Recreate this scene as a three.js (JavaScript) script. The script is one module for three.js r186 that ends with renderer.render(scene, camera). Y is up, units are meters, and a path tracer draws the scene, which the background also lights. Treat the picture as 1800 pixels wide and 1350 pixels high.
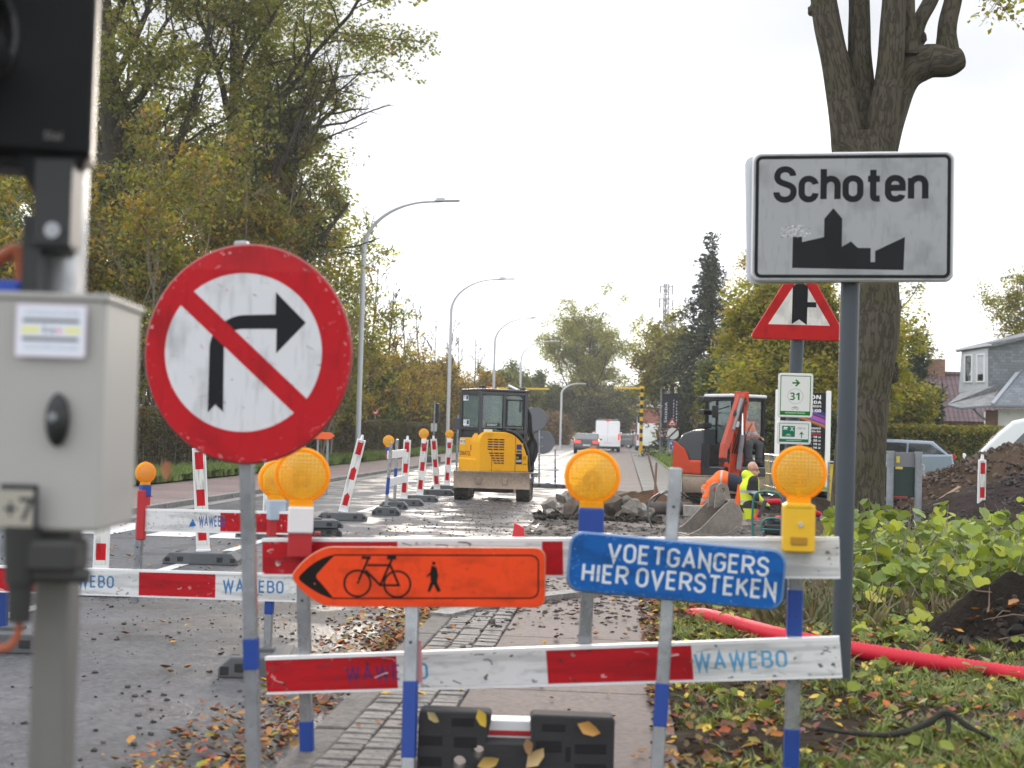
import * as THREE from 'three';
import { mergeGeometries } from 'three/addons/utils/BufferGeometryUtils.js';
import { RoundedBoxGeometry } from 'three/addons/geometries/RoundedBoxGeometry.js';
import { ConvexGeometry } from 'three/addons/geometries/ConvexGeometry.js';
import { MarchingCubes } from 'three/addons/objects/MarchingCubes.js';

// ---------------------------------------------------------------- camera, sky, sun, exposure
const scene = new THREE.Scene();
const EYE = new THREE.Vector3(0, 1.45, 0), FOCAL = 2500;
const camera = new THREE.PerspectiveCamera(2 * Math.atan(675 / FOCAL) * 180 / Math.PI, 4 / 3, 0.05, 2500);
camera.position.copy(EYE);
camera.rotation.order = 'YXZ';
camera.rotation.set(1.89 * Math.PI / 180, 4.6 * Math.PI / 180, 1.6 * Math.PI / 180);
camera.updateMatrixWorld(true);
camera.focus = 15;
camera.userData.fStop = 3.3;

const renderer = new THREE.WebGLRenderer({ antialias: true });
renderer.setSize(1024, 768);
renderer.toneMapping = THREE.LinearToneMapping;
renderer.toneMappingExposure = 1.92;
renderer.shadowMap.enabled = true;

const SUN = new THREE.Vector3(-0.06, 0.15, -1).normalize();
{ // overcast sky, thin and bright towards the veiled sun
  const W = 1024, H = 512, d = new Float32Array(W * H * 4), v = new THREE.Vector3();
  const hash = (x, y) => { let h = Math.imul(x, 374761393) + Math.imul(y, 668265263) | 0; h = Math.imul(h ^ (h >>> 13), 1274126177); return ((h ^ (h >>> 16)) >>> 0) / 4294967296; };
  const vn = (x, y) => { const ix = Math.floor(x), iy = Math.floor(y), fx = x - ix, fy = y - iy, s = fx * fx * (3 - 2 * fx), t = fy * fy * (3 - 2 * fy); const a = hash(ix, iy), b = hash(ix + 1, iy), c = hash(ix, iy + 1), e = hash(ix + 1, iy + 1); return a + (b - a) * s + (c - a) * t + (a - b - c + e) * s * t; };
  const fb = (x, y) => { let s = 0, a = 0.5; for (let i = 0; i < 5; i++) { s += a * vn(x, y); x = x * 2.03 + 7.1; y = y * 2.03 + 3.7; a *= 0.5; } return s; };
  for (let r = 0; r < H; r++) for (let c = 0; c < W; c++) {
    const el = ((r + 0.5) / H - 0.5) * Math.PI, az = ((c + 0.5) / W - 0.5) * 2 * Math.PI;
    v.set(Math.cos(az) * Math.cos(el), Math.sin(el), Math.sin(az) * Math.cos(el));
    const ang = Math.acos(THREE.MathUtils.clamp(v.dot(SUN), -1, 1));
    const y = Math.max(v.y, 0.03), k = 1 / (y + 0.22), cl = fb(v.x * k * 1.3 + 7.52, v.z * k * 1.3 + 19.863);
    let L = 1.4 - 0.25 * Math.exp(-((ang / 1.1) ** 2)) + 0.35 * Math.exp(-((ang / 0.2) ** 2));
    L *= (0.52 + 0.94 * cl) * (1 - 0.52 * THREE.MathUtils.smoothstep(v.y, 0.12, 0.27) * THREE.MathUtils.smoothstep(fb(v.x * k * 0.9 + 37.601, v.z * k * 0.9 + 3.44), 0.3, 0.56) * (1 - 0.7 * THREE.MathUtils.smoothstep(v.y, 0.36, 0.75)));
    if (v.y < 0) L *= 0.35;
    const o = (r * W + c) * 4;
    d[o] = L * 0.97; d[o + 1] = L * 0.995; d[o + 2] = L * 1.05; d[o + 3] = 1;
  }
  const t = new THREE.DataTexture(d, W, H, THREE.RGBAFormat, THREE.FloatType);
  t.mapping = THREE.EquirectangularReflectionMapping; t.magFilter = THREE.LinearFilter; t.needsUpdate = true;
  scene.background = t; scene.environment = t;
}
const sun = new THREE.DirectionalLight(0xfff2e2, 1.2);
sun.name = 'sun';
sun.position.copy(SUN).multiplyScalar(90); sun.castShadow = true; sun.shadow.radius = 30;
Object.assign(sun.shadow.camera, { left: -60, right: 60, top: 60, bottom: -60, near: 1, far: 250 });
scene.add(sun, sun.target);
scene.fog = new THREE.FogExp2(0xf2f1ee, 0.0006);

// ---------------------------------------------------------------- helpers
const V = (x, y, z) => new THREE.Vector3(x, y, z), R = (d) => d * Math.PI / 180, PI = Math.PI;
let seedNow = 1;
const seed = (s) => { seedNow = s | 0; };
const rnd = () => { seedNow = (seedNow + 0x6d2b79f5) | 0; let t = Math.imul(seedNow ^ (seedNow >>> 15), 1 | seedNow); t = (t + Math.imul(t ^ (t >>> 7), 61 | t)) ^ t; return ((t ^ (t >>> 14)) >>> 0) / 4294967296; };
const rr = (a, b) => a + (b - a) * rnd(), pick = (a) => a[Math.floor(rnd() * a.length) % a.length], lerp = THREE.MathUtils.lerp, clamp = THREE.MathUtils.clamp, smooth = THREE.MathUtils.smoothstep;
// sight line through a point of the survey picture -> place in the world
const ray = (px, py) => V((px - 900) / FOCAL, -(py - 675) / FOCAL, -1).applyQuaternion(camera.quaternion);
const P = (px, py, depth) => ray(px, py).multiplyScalar(depth).add(EYE);
const G = (px, py, y = 0) => { const r = ray(px, py); return r.multiplyScalar((y - EYE.y) / r.y).add(EYE); };

const hash2 = (x, y) => { let h = Math.imul(x, 374761393) + Math.imul(y, 668265263) | 0; h = Math.imul(h ^ (h >>> 13), 1274126177); return ((h ^ (h >>> 16)) >>> 0) / 4294967296; };
function vnoise(x, y, p = 1 << 20) { // tileable value noise with period p
  const ix = Math.floor(x), iy = Math.floor(y), fx = x - ix, fy = y - iy, s = fx * fx * (3 - 2 * fx), t = fy * fy * (3 - 2 * fy), m = (n) => ((n % p) + p) % p;
  const a = hash2(m(ix), m(iy)), b = hash2(m(ix + 1), m(iy)), c = hash2(m(ix), m(iy + 1)), e = hash2(m(ix + 1), m(iy + 1));
  return a + (b - a) * s + (c - a) * t + (a - b - c + e) * s * t;
}
function fbm(x, y, oct = 4, p = 1 << 20) { let s = 0, a = 0.5, n = 0; for (let i = 0; i < oct; i++) { s += a * vnoise(x, y, p); n += a; x *= 2; y *= 2; p *= 2; a *= 0.5; } return s / n; }

const used = {};
const numbered = (n) => { const k = used[n] = (used[n] ?? -1) + 1; return k ? n + '_' + String(k).padStart(3, '0') : n; };
const tag = (o, label, category, group, kind) => { if (label) o.userData.label = label; if (category) o.userData.category = category; if (group) o.userData.group = group; if (kind) o.userData.kind = kind; return o; };
function thing(name, label, category, pos = [0, 0, 0], turn = 0, group) {
  const o = new THREE.Group(); o.name = numbered(name); scene.add(o);
  if (pos.isVector3) o.position.copy(pos); else o.position.set(...pos);
  o.rotation.y = turn;
  return tag(o, label, category, group);
}
function copy(src, label, pos, turn) { const c = src.clone(); c.name = numbered(src.name.replace(/_\d{3}$/, '')); c.userData = { ...src.userData }; if (label) c.userData.label = label; if (pos) c.position.copy(pos.isVector3 ? pos : V(...pos)); if (turn !== undefined) c.rotation.y = turn; scene.add(c); return c; }
// uv in metres by the dominant direction of each face
function boxUV(g) {
  if (g.index) g = g.toNonIndexed();
  const p = g.attributes.position, uv = new Float32Array(p.count * 2), a = V(), b = V(), c = V(), n = V();
  for (let i = 0; i < p.count; i += 3) {
    a.fromBufferAttribute(p, i); b.fromBufferAttribute(p, i + 1); c.fromBufferAttribute(p, i + 2);
    n.copy(b).sub(a).cross(c.clone().sub(a));
    const x = Math.abs(n.x), y = Math.abs(n.y), z = Math.abs(n.z);
    [a, b, c].forEach((q, k) => { const o = (i + k) * 2; if (y >= x && y >= z) { uv[o] = q.x; uv[o + 1] = q.z; } else if (x >= z) { uv[o] = q.z; uv[o + 1] = q.y; } else { uv[o] = q.x; uv[o + 1] = q.y; } });
  }
  g.setAttribute('uv', new THREE.BufferAttribute(uv, 2));
  return g;
}
function clean(g, keepColor) { g = g.index ? g.toNonIndexed() : g; for (const k of Object.keys(g.attributes)) if (!['position', 'normal', 'uv'].includes(k) && !(keepColor && k === 'color')) g.deleteAttribute(k); if (!g.attributes.normal) g.computeVertexNormals(); if (!g.attributes.uv) g.setAttribute('uv', new THREE.BufferAttribute(new Float32Array(g.attributes.position.count * 2), 2)); g.morphAttributes = {}; return g; }
const merge = (list, keepColor) => list.length === 1 ? clean(list[0], keepColor) : mergeGeometries(list.map((g) => clean(g, keepColor)), false);
function part(name, geos, mat, parent, label, planar) {
  let g = merge([].concat(geos)); if (!planar) g = boxUV(g);
  const m = new THREE.Mesh(g, mat); m.name = parent === scene ? numbered(name) : name; m.castShadow = m.receiveShadow = true; parent.add(m);
  if (label) m.userData.label = label;
  return m;
}
const partEach = (name, geos, mat, parent) => geos.map((g) => part(name, g, mat, parent));
const xf = (g, x = 0, y = 0, z = 0, rx = 0, ry = 0, rz = 0) => { const m = new THREE.Matrix4().makeRotationFromEuler(new THREE.Euler(rx, ry, rz, 'YXZ')); m.setPosition(x, y, z); return g.applyMatrix4(m); };
const box = (w, h, d, x, y, z, rx, ry, rz) => xf(new THREE.BoxGeometry(w, h, d), x, y, z, rx, ry, rz);
const rbox = (w, h, d, r, x, y, z, rx, ry, rz, seg = 2) => xf(new RoundedBoxGeometry(w, h, d, seg, Math.min(r, w / 2.01, h / 2.01, d / 2.01)), x, y, z, rx, ry, rz);
const cyl = (r0, r1, h, x, y, z, rx, ry, rz, n = 20) => xf(new THREE.CylinderGeometry(r0, r1, h, n), x, y, z, rx, ry, rz);
const sph = (r, x, y, z, n = 14) => xf(new THREE.SphereGeometry(r, n, Math.ceil(n * 0.7)), x, y, z);
const bar = (a, b, r, n = 10, r2 = r) => { const d = b.clone().sub(a), g = new THREE.CylinderGeometry(r2, r, d.length(), n); g.applyQuaternion(new THREE.Quaternion().setFromUnitVectors(V(0, 1, 0), d.clone().normalize())); return g.translate((a.x + b.x) / 2, (a.y + b.y) / 2, (a.z + b.z) / 2); };
const beam = (a, b, w, t, roll = 0) => { const d = b.clone().sub(a), L = d.length(), g = new RoundedBoxGeometry(w, L, t, 1, Math.min(w, t) * 0.15), y = d.normalize(), x = V(1, 0, 0); if (Math.abs(y.x) > 0.95) x.set(0, 0, 1); x.sub(y.clone().multiplyScalar(x.dot(y))).normalize(); const z = x.clone().cross(y); const m = new THREE.Matrix4().makeBasis(x, y, z); g.rotateY(roll); g.applyMatrix4(m); return g.translate((a.x + b.x) / 2, (a.y + b.y) / 2, (a.z + b.z) / 2); };
const tube = (pts, r, seg = 40, n = 10) => new THREE.TubeGeometry(new THREE.CatmullRomCurve3(pts), seg, r, n, false);
const shape = (pts) => { const s = new THREE.Shape(); pts.forEach((p, i) => (i ? s.lineTo(...p) : s.moveTo(...p))); s.closePath(); return s; };
function rrect(w, h, r, x0 = -w / 2, y0 = -h / 2) { const s = new THREE.Shape(); s.moveTo(x0 + r, y0); s.lineTo(x0 + w - r, y0); s.absarc(x0 + w - r, y0 + r, r, -PI / 2, 0); s.lineTo(x0 + w, y0 + h - r); s.absarc(x0 + w - r, y0 + h - r, r, 0, PI / 2); s.lineTo(x0 + r, y0 + h); s.absarc(x0 + r, y0 + h - r, r, PI / 2, PI); s.lineTo(x0, y0 + r); s.absarc(x0 + r, y0 + r, r, PI, PI * 1.5); return s; }
const ext = (s, depth, bevel = 0, seg = 8) => { const g = new THREE.ExtrudeGeometry(s, { depth: Math.max(depth - 2 * bevel, 0.0005), bevelEnabled: bevel > 0, bevelSize: bevel, bevelThickness: bevel, bevelOffset: -bevel, bevelSegments: bevel > 0.01 ? 3 : 1, curveSegments: seg }); return g.translate(0, 0, bevel - depth / 2); };
// a flat printed face, uv 0..1 over its box, looking towards +z
function face(s, seg = 24) { const g = new THREE.ShapeGeometry(s, seg), p = g.attributes.position; g.computeBoundingBox(); const b = g.boundingBox, uv = new Float32Array(p.count * 2); for (let i = 0; i < p.count; i++) { uv[2 * i] = (p.getX(i) - b.min.x) / (b.max.x - b.min.x); uv[2 * i + 1] = (p.getY(i) - b.min.y) / (b.max.y - b.min.y); } g.setAttribute('uv', new THREE.BufferAttribute(uv, 2)); return g; }

// collects tapered tubes along polylines into one geometry (trunks, limbs, twigs, hoses)
class Tubes {
  constructor() { this.p = []; this.n = []; this.u = []; this.i = []; }
  add(pts, radii, sides = 6, cap = false) {
    const base = this.p.length / 3, t = V(), x = V(1, 0, 0), z = V(); let len = 0;
    for (let k = 0; k < pts.length; k++) {
      t.copy(pts[Math.min(k + 1, pts.length - 1)]).sub(pts[Math.max(k - 1, 0)]).normalize();
      if (k === 0 && Math.abs(t.x) > 0.9) x.set(0, 0, 1);
      x.sub(t.clone().multiplyScalar(x.dot(t))).normalize(); z.copy(x).cross(t);
      if (k) len += pts[k].distanceTo(pts[k - 1]);
      const r = typeof radii === 'function' ? radii(k / (pts.length - 1)) : radii[k];
      for (let s = 0; s <= sides; s++) { const a = s / sides * 2 * PI, c = Math.cos(a), d = Math.sin(a), nx = x.x * c + z.x * d, ny = x.y * c + z.y * d, nz = x.z * c + z.z * d; this.p.push(pts[k].x + nx * r, pts[k].y + ny * r, pts[k].z + nz * r); this.n.push(nx, ny, nz); this.u.push(s / sides * Math.max(1, Math.round(r * 6.28 / 0.5)) * 0.5, len); }
      if (k) for (let s = 0; s < sides; s++) { const a = base + (k - 1) * (sides + 1) + s, b = a + sides + 1; this.i.push(a, b, a + 1, b, b + 1, a + 1); }
    }
    if (cap) for (const [k, f] of [[0, 1], [pts.length - 1, 0]]) { const c = this.p.length / 3, q = pts[k], o = base + k * (sides + 1), d = pts[k].clone().sub(pts[k ? k - 1 : 1]).normalize(); this.p.push(q.x, q.y, q.z); this.n.push(d.x, d.y, d.z); this.u.push(0, 0); for (let s = 0; s < sides; s++) f ? this.i.push(c, o + s, o + s + 1) : this.i.push(c, o + s + 1, o + s); }
    return this;
  }
  geo() { const g = new THREE.BufferGeometry(); g.setAttribute('position', new THREE.Float32BufferAttribute(this.p, 3)); g.setAttribute('normal', new THREE.Float32BufferAttribute(this.n, 3)); g.setAttribute('uv', new THREE.Float32BufferAttribute(this.u, 2)); g.setIndex(this.i); return g; }
  mesh(name, mat, parent) { const m = new THREE.Mesh(this.geo(), mat); m.name = parent === scene ? numbered(name) : name; m.castShadow = m.receiveShadow = true; parent.add(m); return m; }
}

// ---------------------------------------------------------------- textures and materials
function dataTex(w, h, fn, srgb, rep) {
  const d = new Uint8Array(w * h * 4);
  for (let y = 0; y < h; y++) for (let x = 0; x < w; x++) { const c = fn(x / w, y / h, x, y), o = (y * w + x) * 4; if (typeof c === 'number') d[o] = d[o + 1] = d[o + 2] = clamp(c, 0, 1) * 255; else { d[o] = clamp(c[0], 0, 1) * 255; d[o + 1] = clamp(c[1], 0, 1) * 255; d[o + 2] = clamp(c[2], 0, 1) * 255; } d[o + 3] = 255; }
  const t = new THREE.DataTexture(d, w, h); t.wrapS = t.wrapT = THREE.RepeatWrapping; t.magFilter = THREE.LinearFilter; t.colorSpace = srgb ? THREE.SRGBColorSpace : THREE.NoColorSpace; t.needsUpdate = true; if (rep) t.repeat.set(1 / rep, 1 / rep);
  return t;
}
function canvasTex(w, h, draw) { const c = document.createElement('canvas'); c.width = w; c.height = h; draw(c.getContext('2d'), w, h); const t = new THREE.CanvasTexture(c); t.colorSpace = THREE.SRGBColorSpace; t.anisotropy = 8; return t; }
const retile = (t, rep) => { const c = t.clone(); c.repeat.set(1 / rep, 1 / rep); c.needsUpdate = true; return c; };
const T = {};
T.grime = dataTex(512, 512, (u, v) => { const a = fbm(u * 6, v * 6, 5, 6), b = fbm(u * 40, v * 40, 2, 40), s = fbm(u * 60, v * 4, 3, 4); return 0.98 - 0.2 * smooth(a, 0.52, 0.85) - 0.08 * b * a - 0.07 * smooth(s, 0.6, 0.85); }, false, 1.3);
T.fine = dataTex(256, 256, (u, v) => fbm(u * 32, v * 32, 3, 32), false, 0.35);
T.rough = dataTex(512, 512, (u, v) => { const a = fbm(u * 8, v * 8, 4, 8); return [0, 0.55 + 0.7 * (a - 0.5) + 0.15 * fbm(u * 64, v * 64, 2, 64), 0]; }, false, 1.1);
T.galv = dataTex(512, 512, (u, v) => { const a = fbm(u * 24, v * 24, 3, 24), b = fbm(u * 5, v * 3, 4, 3); return 0.72 + 0.2 * (a - 0.5) + 0.32 * (b - 0.5); }, false, 0.6);
T.bark = dataTex(512, 512, (u, v) => { const w = fbm(u * 6, v * 6, 3, 6), a = fbm(u * 22 + w * 4, v * 9 + w * 3, 5, 1 << 20), r = Math.abs(a - 0.5) * 2; return 0.35 + 0.65 * smooth(r, 0, 0.5); }, false, 1);
T.barkCol = dataTex(512, 512, (u, v) => { const a = fbm(u * 5, v * 5, 5, 5), r = Math.abs(fbm(u * 26 + a * 1.2, v * 7 + a, 4, 1 << 20) - 0.5) * 2, k = 0.74 + 0.26 * smooth(r, 0, 0.35), g = smooth(a, 0.5, 0.7), s = hash2(u * 512 | 0, v * 512 | 0) > 0.9985 ? 0.35 : 0; return [(0.42 - 0.03 * g) * k + s, (0.405 - 0.02 * g) * k + s, (0.36 - 0.05 * g) * k + s]; }, true, 1);
T.soil = dataTex(1024, 1024, (u, v) => { const a = fbm(u * 10, v * 10, 6, 10), b = fbm(u * 90, v * 90, 2, 90), k = 0.55 + 0.6 * a + 0.35 * (b - 0.5); return [k, k * 0.98, k * 0.95]; }, false, 2.5);
T.clod = dataTex(1024, 1024, (u, v) => { const a = fbm(u * 26, v * 26, 5, 26), b = fbm(u * 120, v * 120, 2, 120); return 0.7 * a + 0.3 * b; }, false, 1.6);
const std = (c, rough = 0.7, metal = 0, o = {}) => { const m = new THREE.MeshPhysicalMaterial({ roughness: rough, metalness: metal, ...o }); if (Array.isArray(c)) m.color.setRGB(...c); else m.color.set(c); return m; };
const worn = (c, rough = 0.6, metal = 0, o = {}) => std(c, rough, metal, { map: T.grime, ...o });
const M = {
  galv: std([0.42, 0.44, 0.46], 0.5, 0.55, { map: T.galv, roughnessMap: T.rough }),
  galvDull: std([0.33, 0.36, 0.38], 0.62, 0.25, { map: T.galv }),
  alu: std([0.62, 0.63, 0.64], 0.42, 0.5, { map: T.galv, roughnessMap: T.rough }),
  postGrey: std([0.042, 0.055, 0.068], 0.45, 0, { map: T.grime }),
  blackPlastic: std([0.008, 0.009, 0.011], 0.42, 0),
  rubber: std([0.022, 0.022, 0.023], 0.8, 0, { map: T.grime, bumpMap: T.fine, bumpScale: 0.0008 }),
  footGrey: std([0.09, 0.095, 0.1], 0.8, 0, { map: T.grime, bumpMap: T.fine, bumpScale: 0.001 }),
  black: std([0.012, 0.012, 0.014], 0.55, 0),
  blackPaint: std([0.018, 0.02, 0.024], 0.35, 0, { clearcoat: 0.3 }),
  red: worn([0.42, 0.012, 0.018], 0.45), redSat: std([0.55, 0.02, 0.02], 0.5),
  white: worn([0.72, 0.72, 0.72], 0.5), whiteClean: std([0.75, 0.75, 0.74], 0.45),
  blue: worn([0.006, 0.045, 0.26], 0.55), yellow: worn([0.74, 0.35, 0.004], 0.5, 0, { specularIntensity: 0.5 }),
  yellowBox: worn([0.72, 0.42, 0.008], 0.45), orangeMachine: worn([0.5, 0.052, 0.016], 0.5, 0, { specularIntensity: 0.6 }),
  chrome: std([0.7, 0.71, 0.72], 0.2, 1), steelWorn: std([0.28, 0.25, 0.22], 0.55, 0.35, { map: T.soil, bumpMap: T.clod, bumpScale: 0.002 }),
  mudSteel: std([0.3, 0.235, 0.18], 0.75, 0.05, { map: T.soil, bumpMap: T.clod, bumpScale: 0.003 }),
  glass: std([0.9, 0.95, 0.94], 0.03, 0, { transmission: 1, thickness: 0, ior: 1.45 }),
  tintGlass: std([0.5, 0.62, 0.6], 0.04, 0, { transmission: 0.85, thickness: 0, ior: 1.45 }),
  carGlass: std([0.02, 0.025, 0.03], 0.05, 0, { clearcoat: 1 }),
  bark: std([0.58, 0.55, 0.52], 0.95, 0, { map: T.barkCol, bumpMap: T.bark, bumpScale: 0.0035, specularIntensity: 0.3 }),
  barkDark: std([0.38, 0.34, 0.29], 0.95, 0, { map: T.barkCol, bumpMap: T.bark, bumpScale: 0.02 }),
  twig: std([0.22, 0.19, 0.15], 0.95),
  tyre: std([0.018, 0.018, 0.019], 0.85),
  concrete: std([0.36, 0.345, 0.32], 0.9, 0, { map: T.soil, bumpMap: T.clod, bumpScale: 0.004 }),
};

// ---------------------------------------------------------------- the setting: ground, road, pavements, verges
const flat = (w, d, x, y, z, sx = 1, sz = 1) => new THREE.PlaneGeometry(w, d, sx, sz).rotateX(-PI / 2).translate(x, y, z);
function field(x0, x1, d0, d1, step, h, color, keep) { // heightfield over x and distance d (z = -d); color(x, d, y) optional
  const nx = Math.round((x1 - x0) / step), nz = Math.round((d1 - d0) / step), p = [], uv = [], c = [], idx = [];
  for (let j = 0; j <= nz; j++) for (let i = 0; i <= nx; i++) { const x = lerp(x0, x1, i / nx), d = lerp(d0, d1, j / nz), y = h(x, d); p.push(x, y, -d); uv.push(x, d); if (color) c.push(...color(x, d, y)); }
  for (let j = 0; j < nz; j++) for (let i = 0; i < nx; i++) { const a = j * (nx + 1) + i, b = a + nx + 1; if (keep && !keep(lerp(x0, x1, (i + 0.5) / nx), lerp(d0, d1, (j + 0.5) / nz))) continue; idx.push(a, a + 1, b, b, a + 1, b + 1); }
  const g = new THREE.BufferGeometry(); g.setAttribute('position', new THREE.Float32BufferAttribute(p, 3)); g.setAttribute('uv', new THREE.Float32BufferAttribute(uv, 2)); if (color) g.setAttribute('color', new THREE.Float32BufferAttribute(c, 3)); g.setIndex(idx); g.computeVertexNormals();
  return g;
}
const structure = (name, g, m) => { const o = new THREE.Mesh(g, m); o.name = numbered(name); o.receiveShadow = o.castShadow = true; o.userData.kind = 'structure'; scene.add(o); return o; };

const grassMat = std([0.085, 0.1, 0.03], 0.95, 0, { map: T.soil, bumpMap: T.clod, bumpScale: 0.03 });
const soilMat = std([0.05, 0.036, 0.025], 1, 0, { specularIntensity: 0.2, vertexColors: true, map: T.soil, bumpMap: T.clod, bumpScale: 0.02 });
const mudMat = std([1, 1, 1], 0.8, 0, { vertexColors: true, map: T.soil, bumpMap: T.clod, bumpScale: 0.018, specularIntensity: 0.6 });
const heapMat = std([1, 1, 1], 1, 0, { vertexColors: true, map: T.soil, bumpMap: T.clod, bumpScale: 0.03, specularIntensity: 0.15 });
T.asphalt = dataTex(1024, 1024, (u, v) => { const s = hash2(u * 1024 | 0, v * 1024 | 0), a = fbm(u * 128, v * 128, 3, 128), b = fbm(u * 4, v * 4, 4, 4); return 0.5 + 0.5 * (a - 0.5) + 0.3 * (b - 0.5) + (s > 0.985 ? 0.28 : 0) - (s < 0.03 ? 0.2 : 0); }, false, 3.1);
T.wet = dataTex(1024, 1024, (u, v) => { const a = fbm(u * 18, v * 18, 5, 18), b = fbm(u * 60, v * 60, 3, 60); const w = smooth(a, 0.4, 0.6); return [0, 0.42 + 0.36 * (1 - w) + 0.12 * (b - 0.5), 0]; }, false, 7);
T.aBump = dataTex(512, 512, (u, v) => 0.5 * fbm(u * 100, v * 100, 2, 100) + 0.5 * fbm(u * 40, v * 40, 3, 40), false, 0.9);
const asphalt = std([0.17, 0.174, 0.188], 1, 0, { vertexColors: true, map: T.asphalt, roughnessMap: T.wet, bumpMap: T.aBump, bumpScale: 0.005, specularIntensity: 0.6 });

// one sheet to the horizon, open where the works have been dug out
{ const s = shape([[-900, -900], [900, -900], [900, 900], [-900, 900]]); s.holes.push(new THREE.Path([V(-1.4, 13.3), V(6.8, 13.3), V(6.8, 35.3), V(-1.4, 35.3)].map((q) => new THREE.Vector2(q.x, q.y))));
  const g = new THREE.ShapeGeometry(s); g.rotateX(-PI / 2).translate(0, -0.05, 0); structure('ground', boxUV(g), grassMat); }

const mudAt = (x, d) => { // mud that has been spread over the carriageway beside the works
  const e = smooth(x, -4.3, -2.2) * smooth(d, 9, 14) * (1 - smooth(d, 30, 42)) + 0.35 * smooth(x, -3.6, -1.7) * (1 - smooth(d, 9, 16)) + 0.5 * smooth(d, 8, 10) * (1 - smooth(d, 11.5, 14)) * smooth(x, -5.5, -3);
  return clamp(e * (0.15 + 1.7 * fbm(x * 1.6, d * 0.8, 4) * fbm(x * 5 + 9, d * 5, 3) * 1.6), 0, 1);
};
{ // carriageway
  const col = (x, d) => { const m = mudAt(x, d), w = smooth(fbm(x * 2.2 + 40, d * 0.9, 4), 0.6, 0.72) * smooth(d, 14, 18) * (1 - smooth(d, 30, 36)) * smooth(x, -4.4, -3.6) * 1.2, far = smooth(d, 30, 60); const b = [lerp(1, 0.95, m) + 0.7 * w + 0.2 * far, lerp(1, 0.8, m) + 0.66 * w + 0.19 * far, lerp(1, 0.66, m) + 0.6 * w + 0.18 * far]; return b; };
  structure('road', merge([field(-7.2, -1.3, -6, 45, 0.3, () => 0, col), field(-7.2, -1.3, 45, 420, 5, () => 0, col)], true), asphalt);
  const side = std([0.23, 0.225, 0.22], 0.8, 0, { map: T.asphalt, bumpMap: T.aBump, bumpScale: 0.004 });
  void side;
}
const paint = std([0.6, 0.6, 0.58], 0.55, 0, { map: T.grime, bumpMap: T.aBump, bumpScale: 0.002 });
{ // painted lines
  const g = []; for (const [a, b] of [[5, 11.2], [11.9, 18.4], [19.4, 34], [35, 60], [61, 95], [96, 130]]) g.push(flat(0.13, b - a, -4.45 + 0.35 * smooth(a, 35, 60), 0.005, -(a + b) / 2));
  const m = structure('lane_line', boxUV(merge(g)), paint); m.name = 'lane_line';
  const z = []; for (const x of [-6.75, -5.72, -4.95]) z.push(flat(0.62, 2.1, x, 0.005, -18.6)); structure('crossing_bars', boxUV(merge(z)), paint);
  structure('centre_line', boxUV(merge([flat(0.12, 60, -3.95, 0.006, -72)])), paint);
}
{ // far side: gutter, kerb, red pavement, grass
  const pale = std([0.36, 0.35, 0.33], 0.85, 0, { map: T.asphalt });
  structure('gutter', boxUV(flat(0.32, 430, -7.36, 0.006, -205)), pale);
  const k = structure('kerb', boxUV(box(0.1, 0.12, 3.9, -9999, 0, 0)), pale); k.geometry = boxUV(rbox(0.12, 0.14, 3.96, 0.015, -7.58, 0.03, -9)); k.name = 'kerb';
  for (let i = 0; i < 26; i++) { const s = new THREE.Mesh(k.geometry, pale); s.name = 'kerb_stone'; s.position.z = -4 * (i + 1); s.castShadow = s.receiveShadow = true; k.add(s); }
  structure('far_pavement', boxUV(flat(2.42, 430, -8.85, 0.085, -205)), std([0.33, 0.235, 0.22], 0.85, 0, { map: T.asphalt, bumpMap: T.aBump, bumpScale: 0.003 }));
  structure('grass_verge', field(-14, -10.05, -5, 130, 0.7, (x, d) => 0.09 + 0.1 * fbm(x, d, 3) + 0.12 * smooth(x, -10.3, -12)), grassMat);
}
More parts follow.
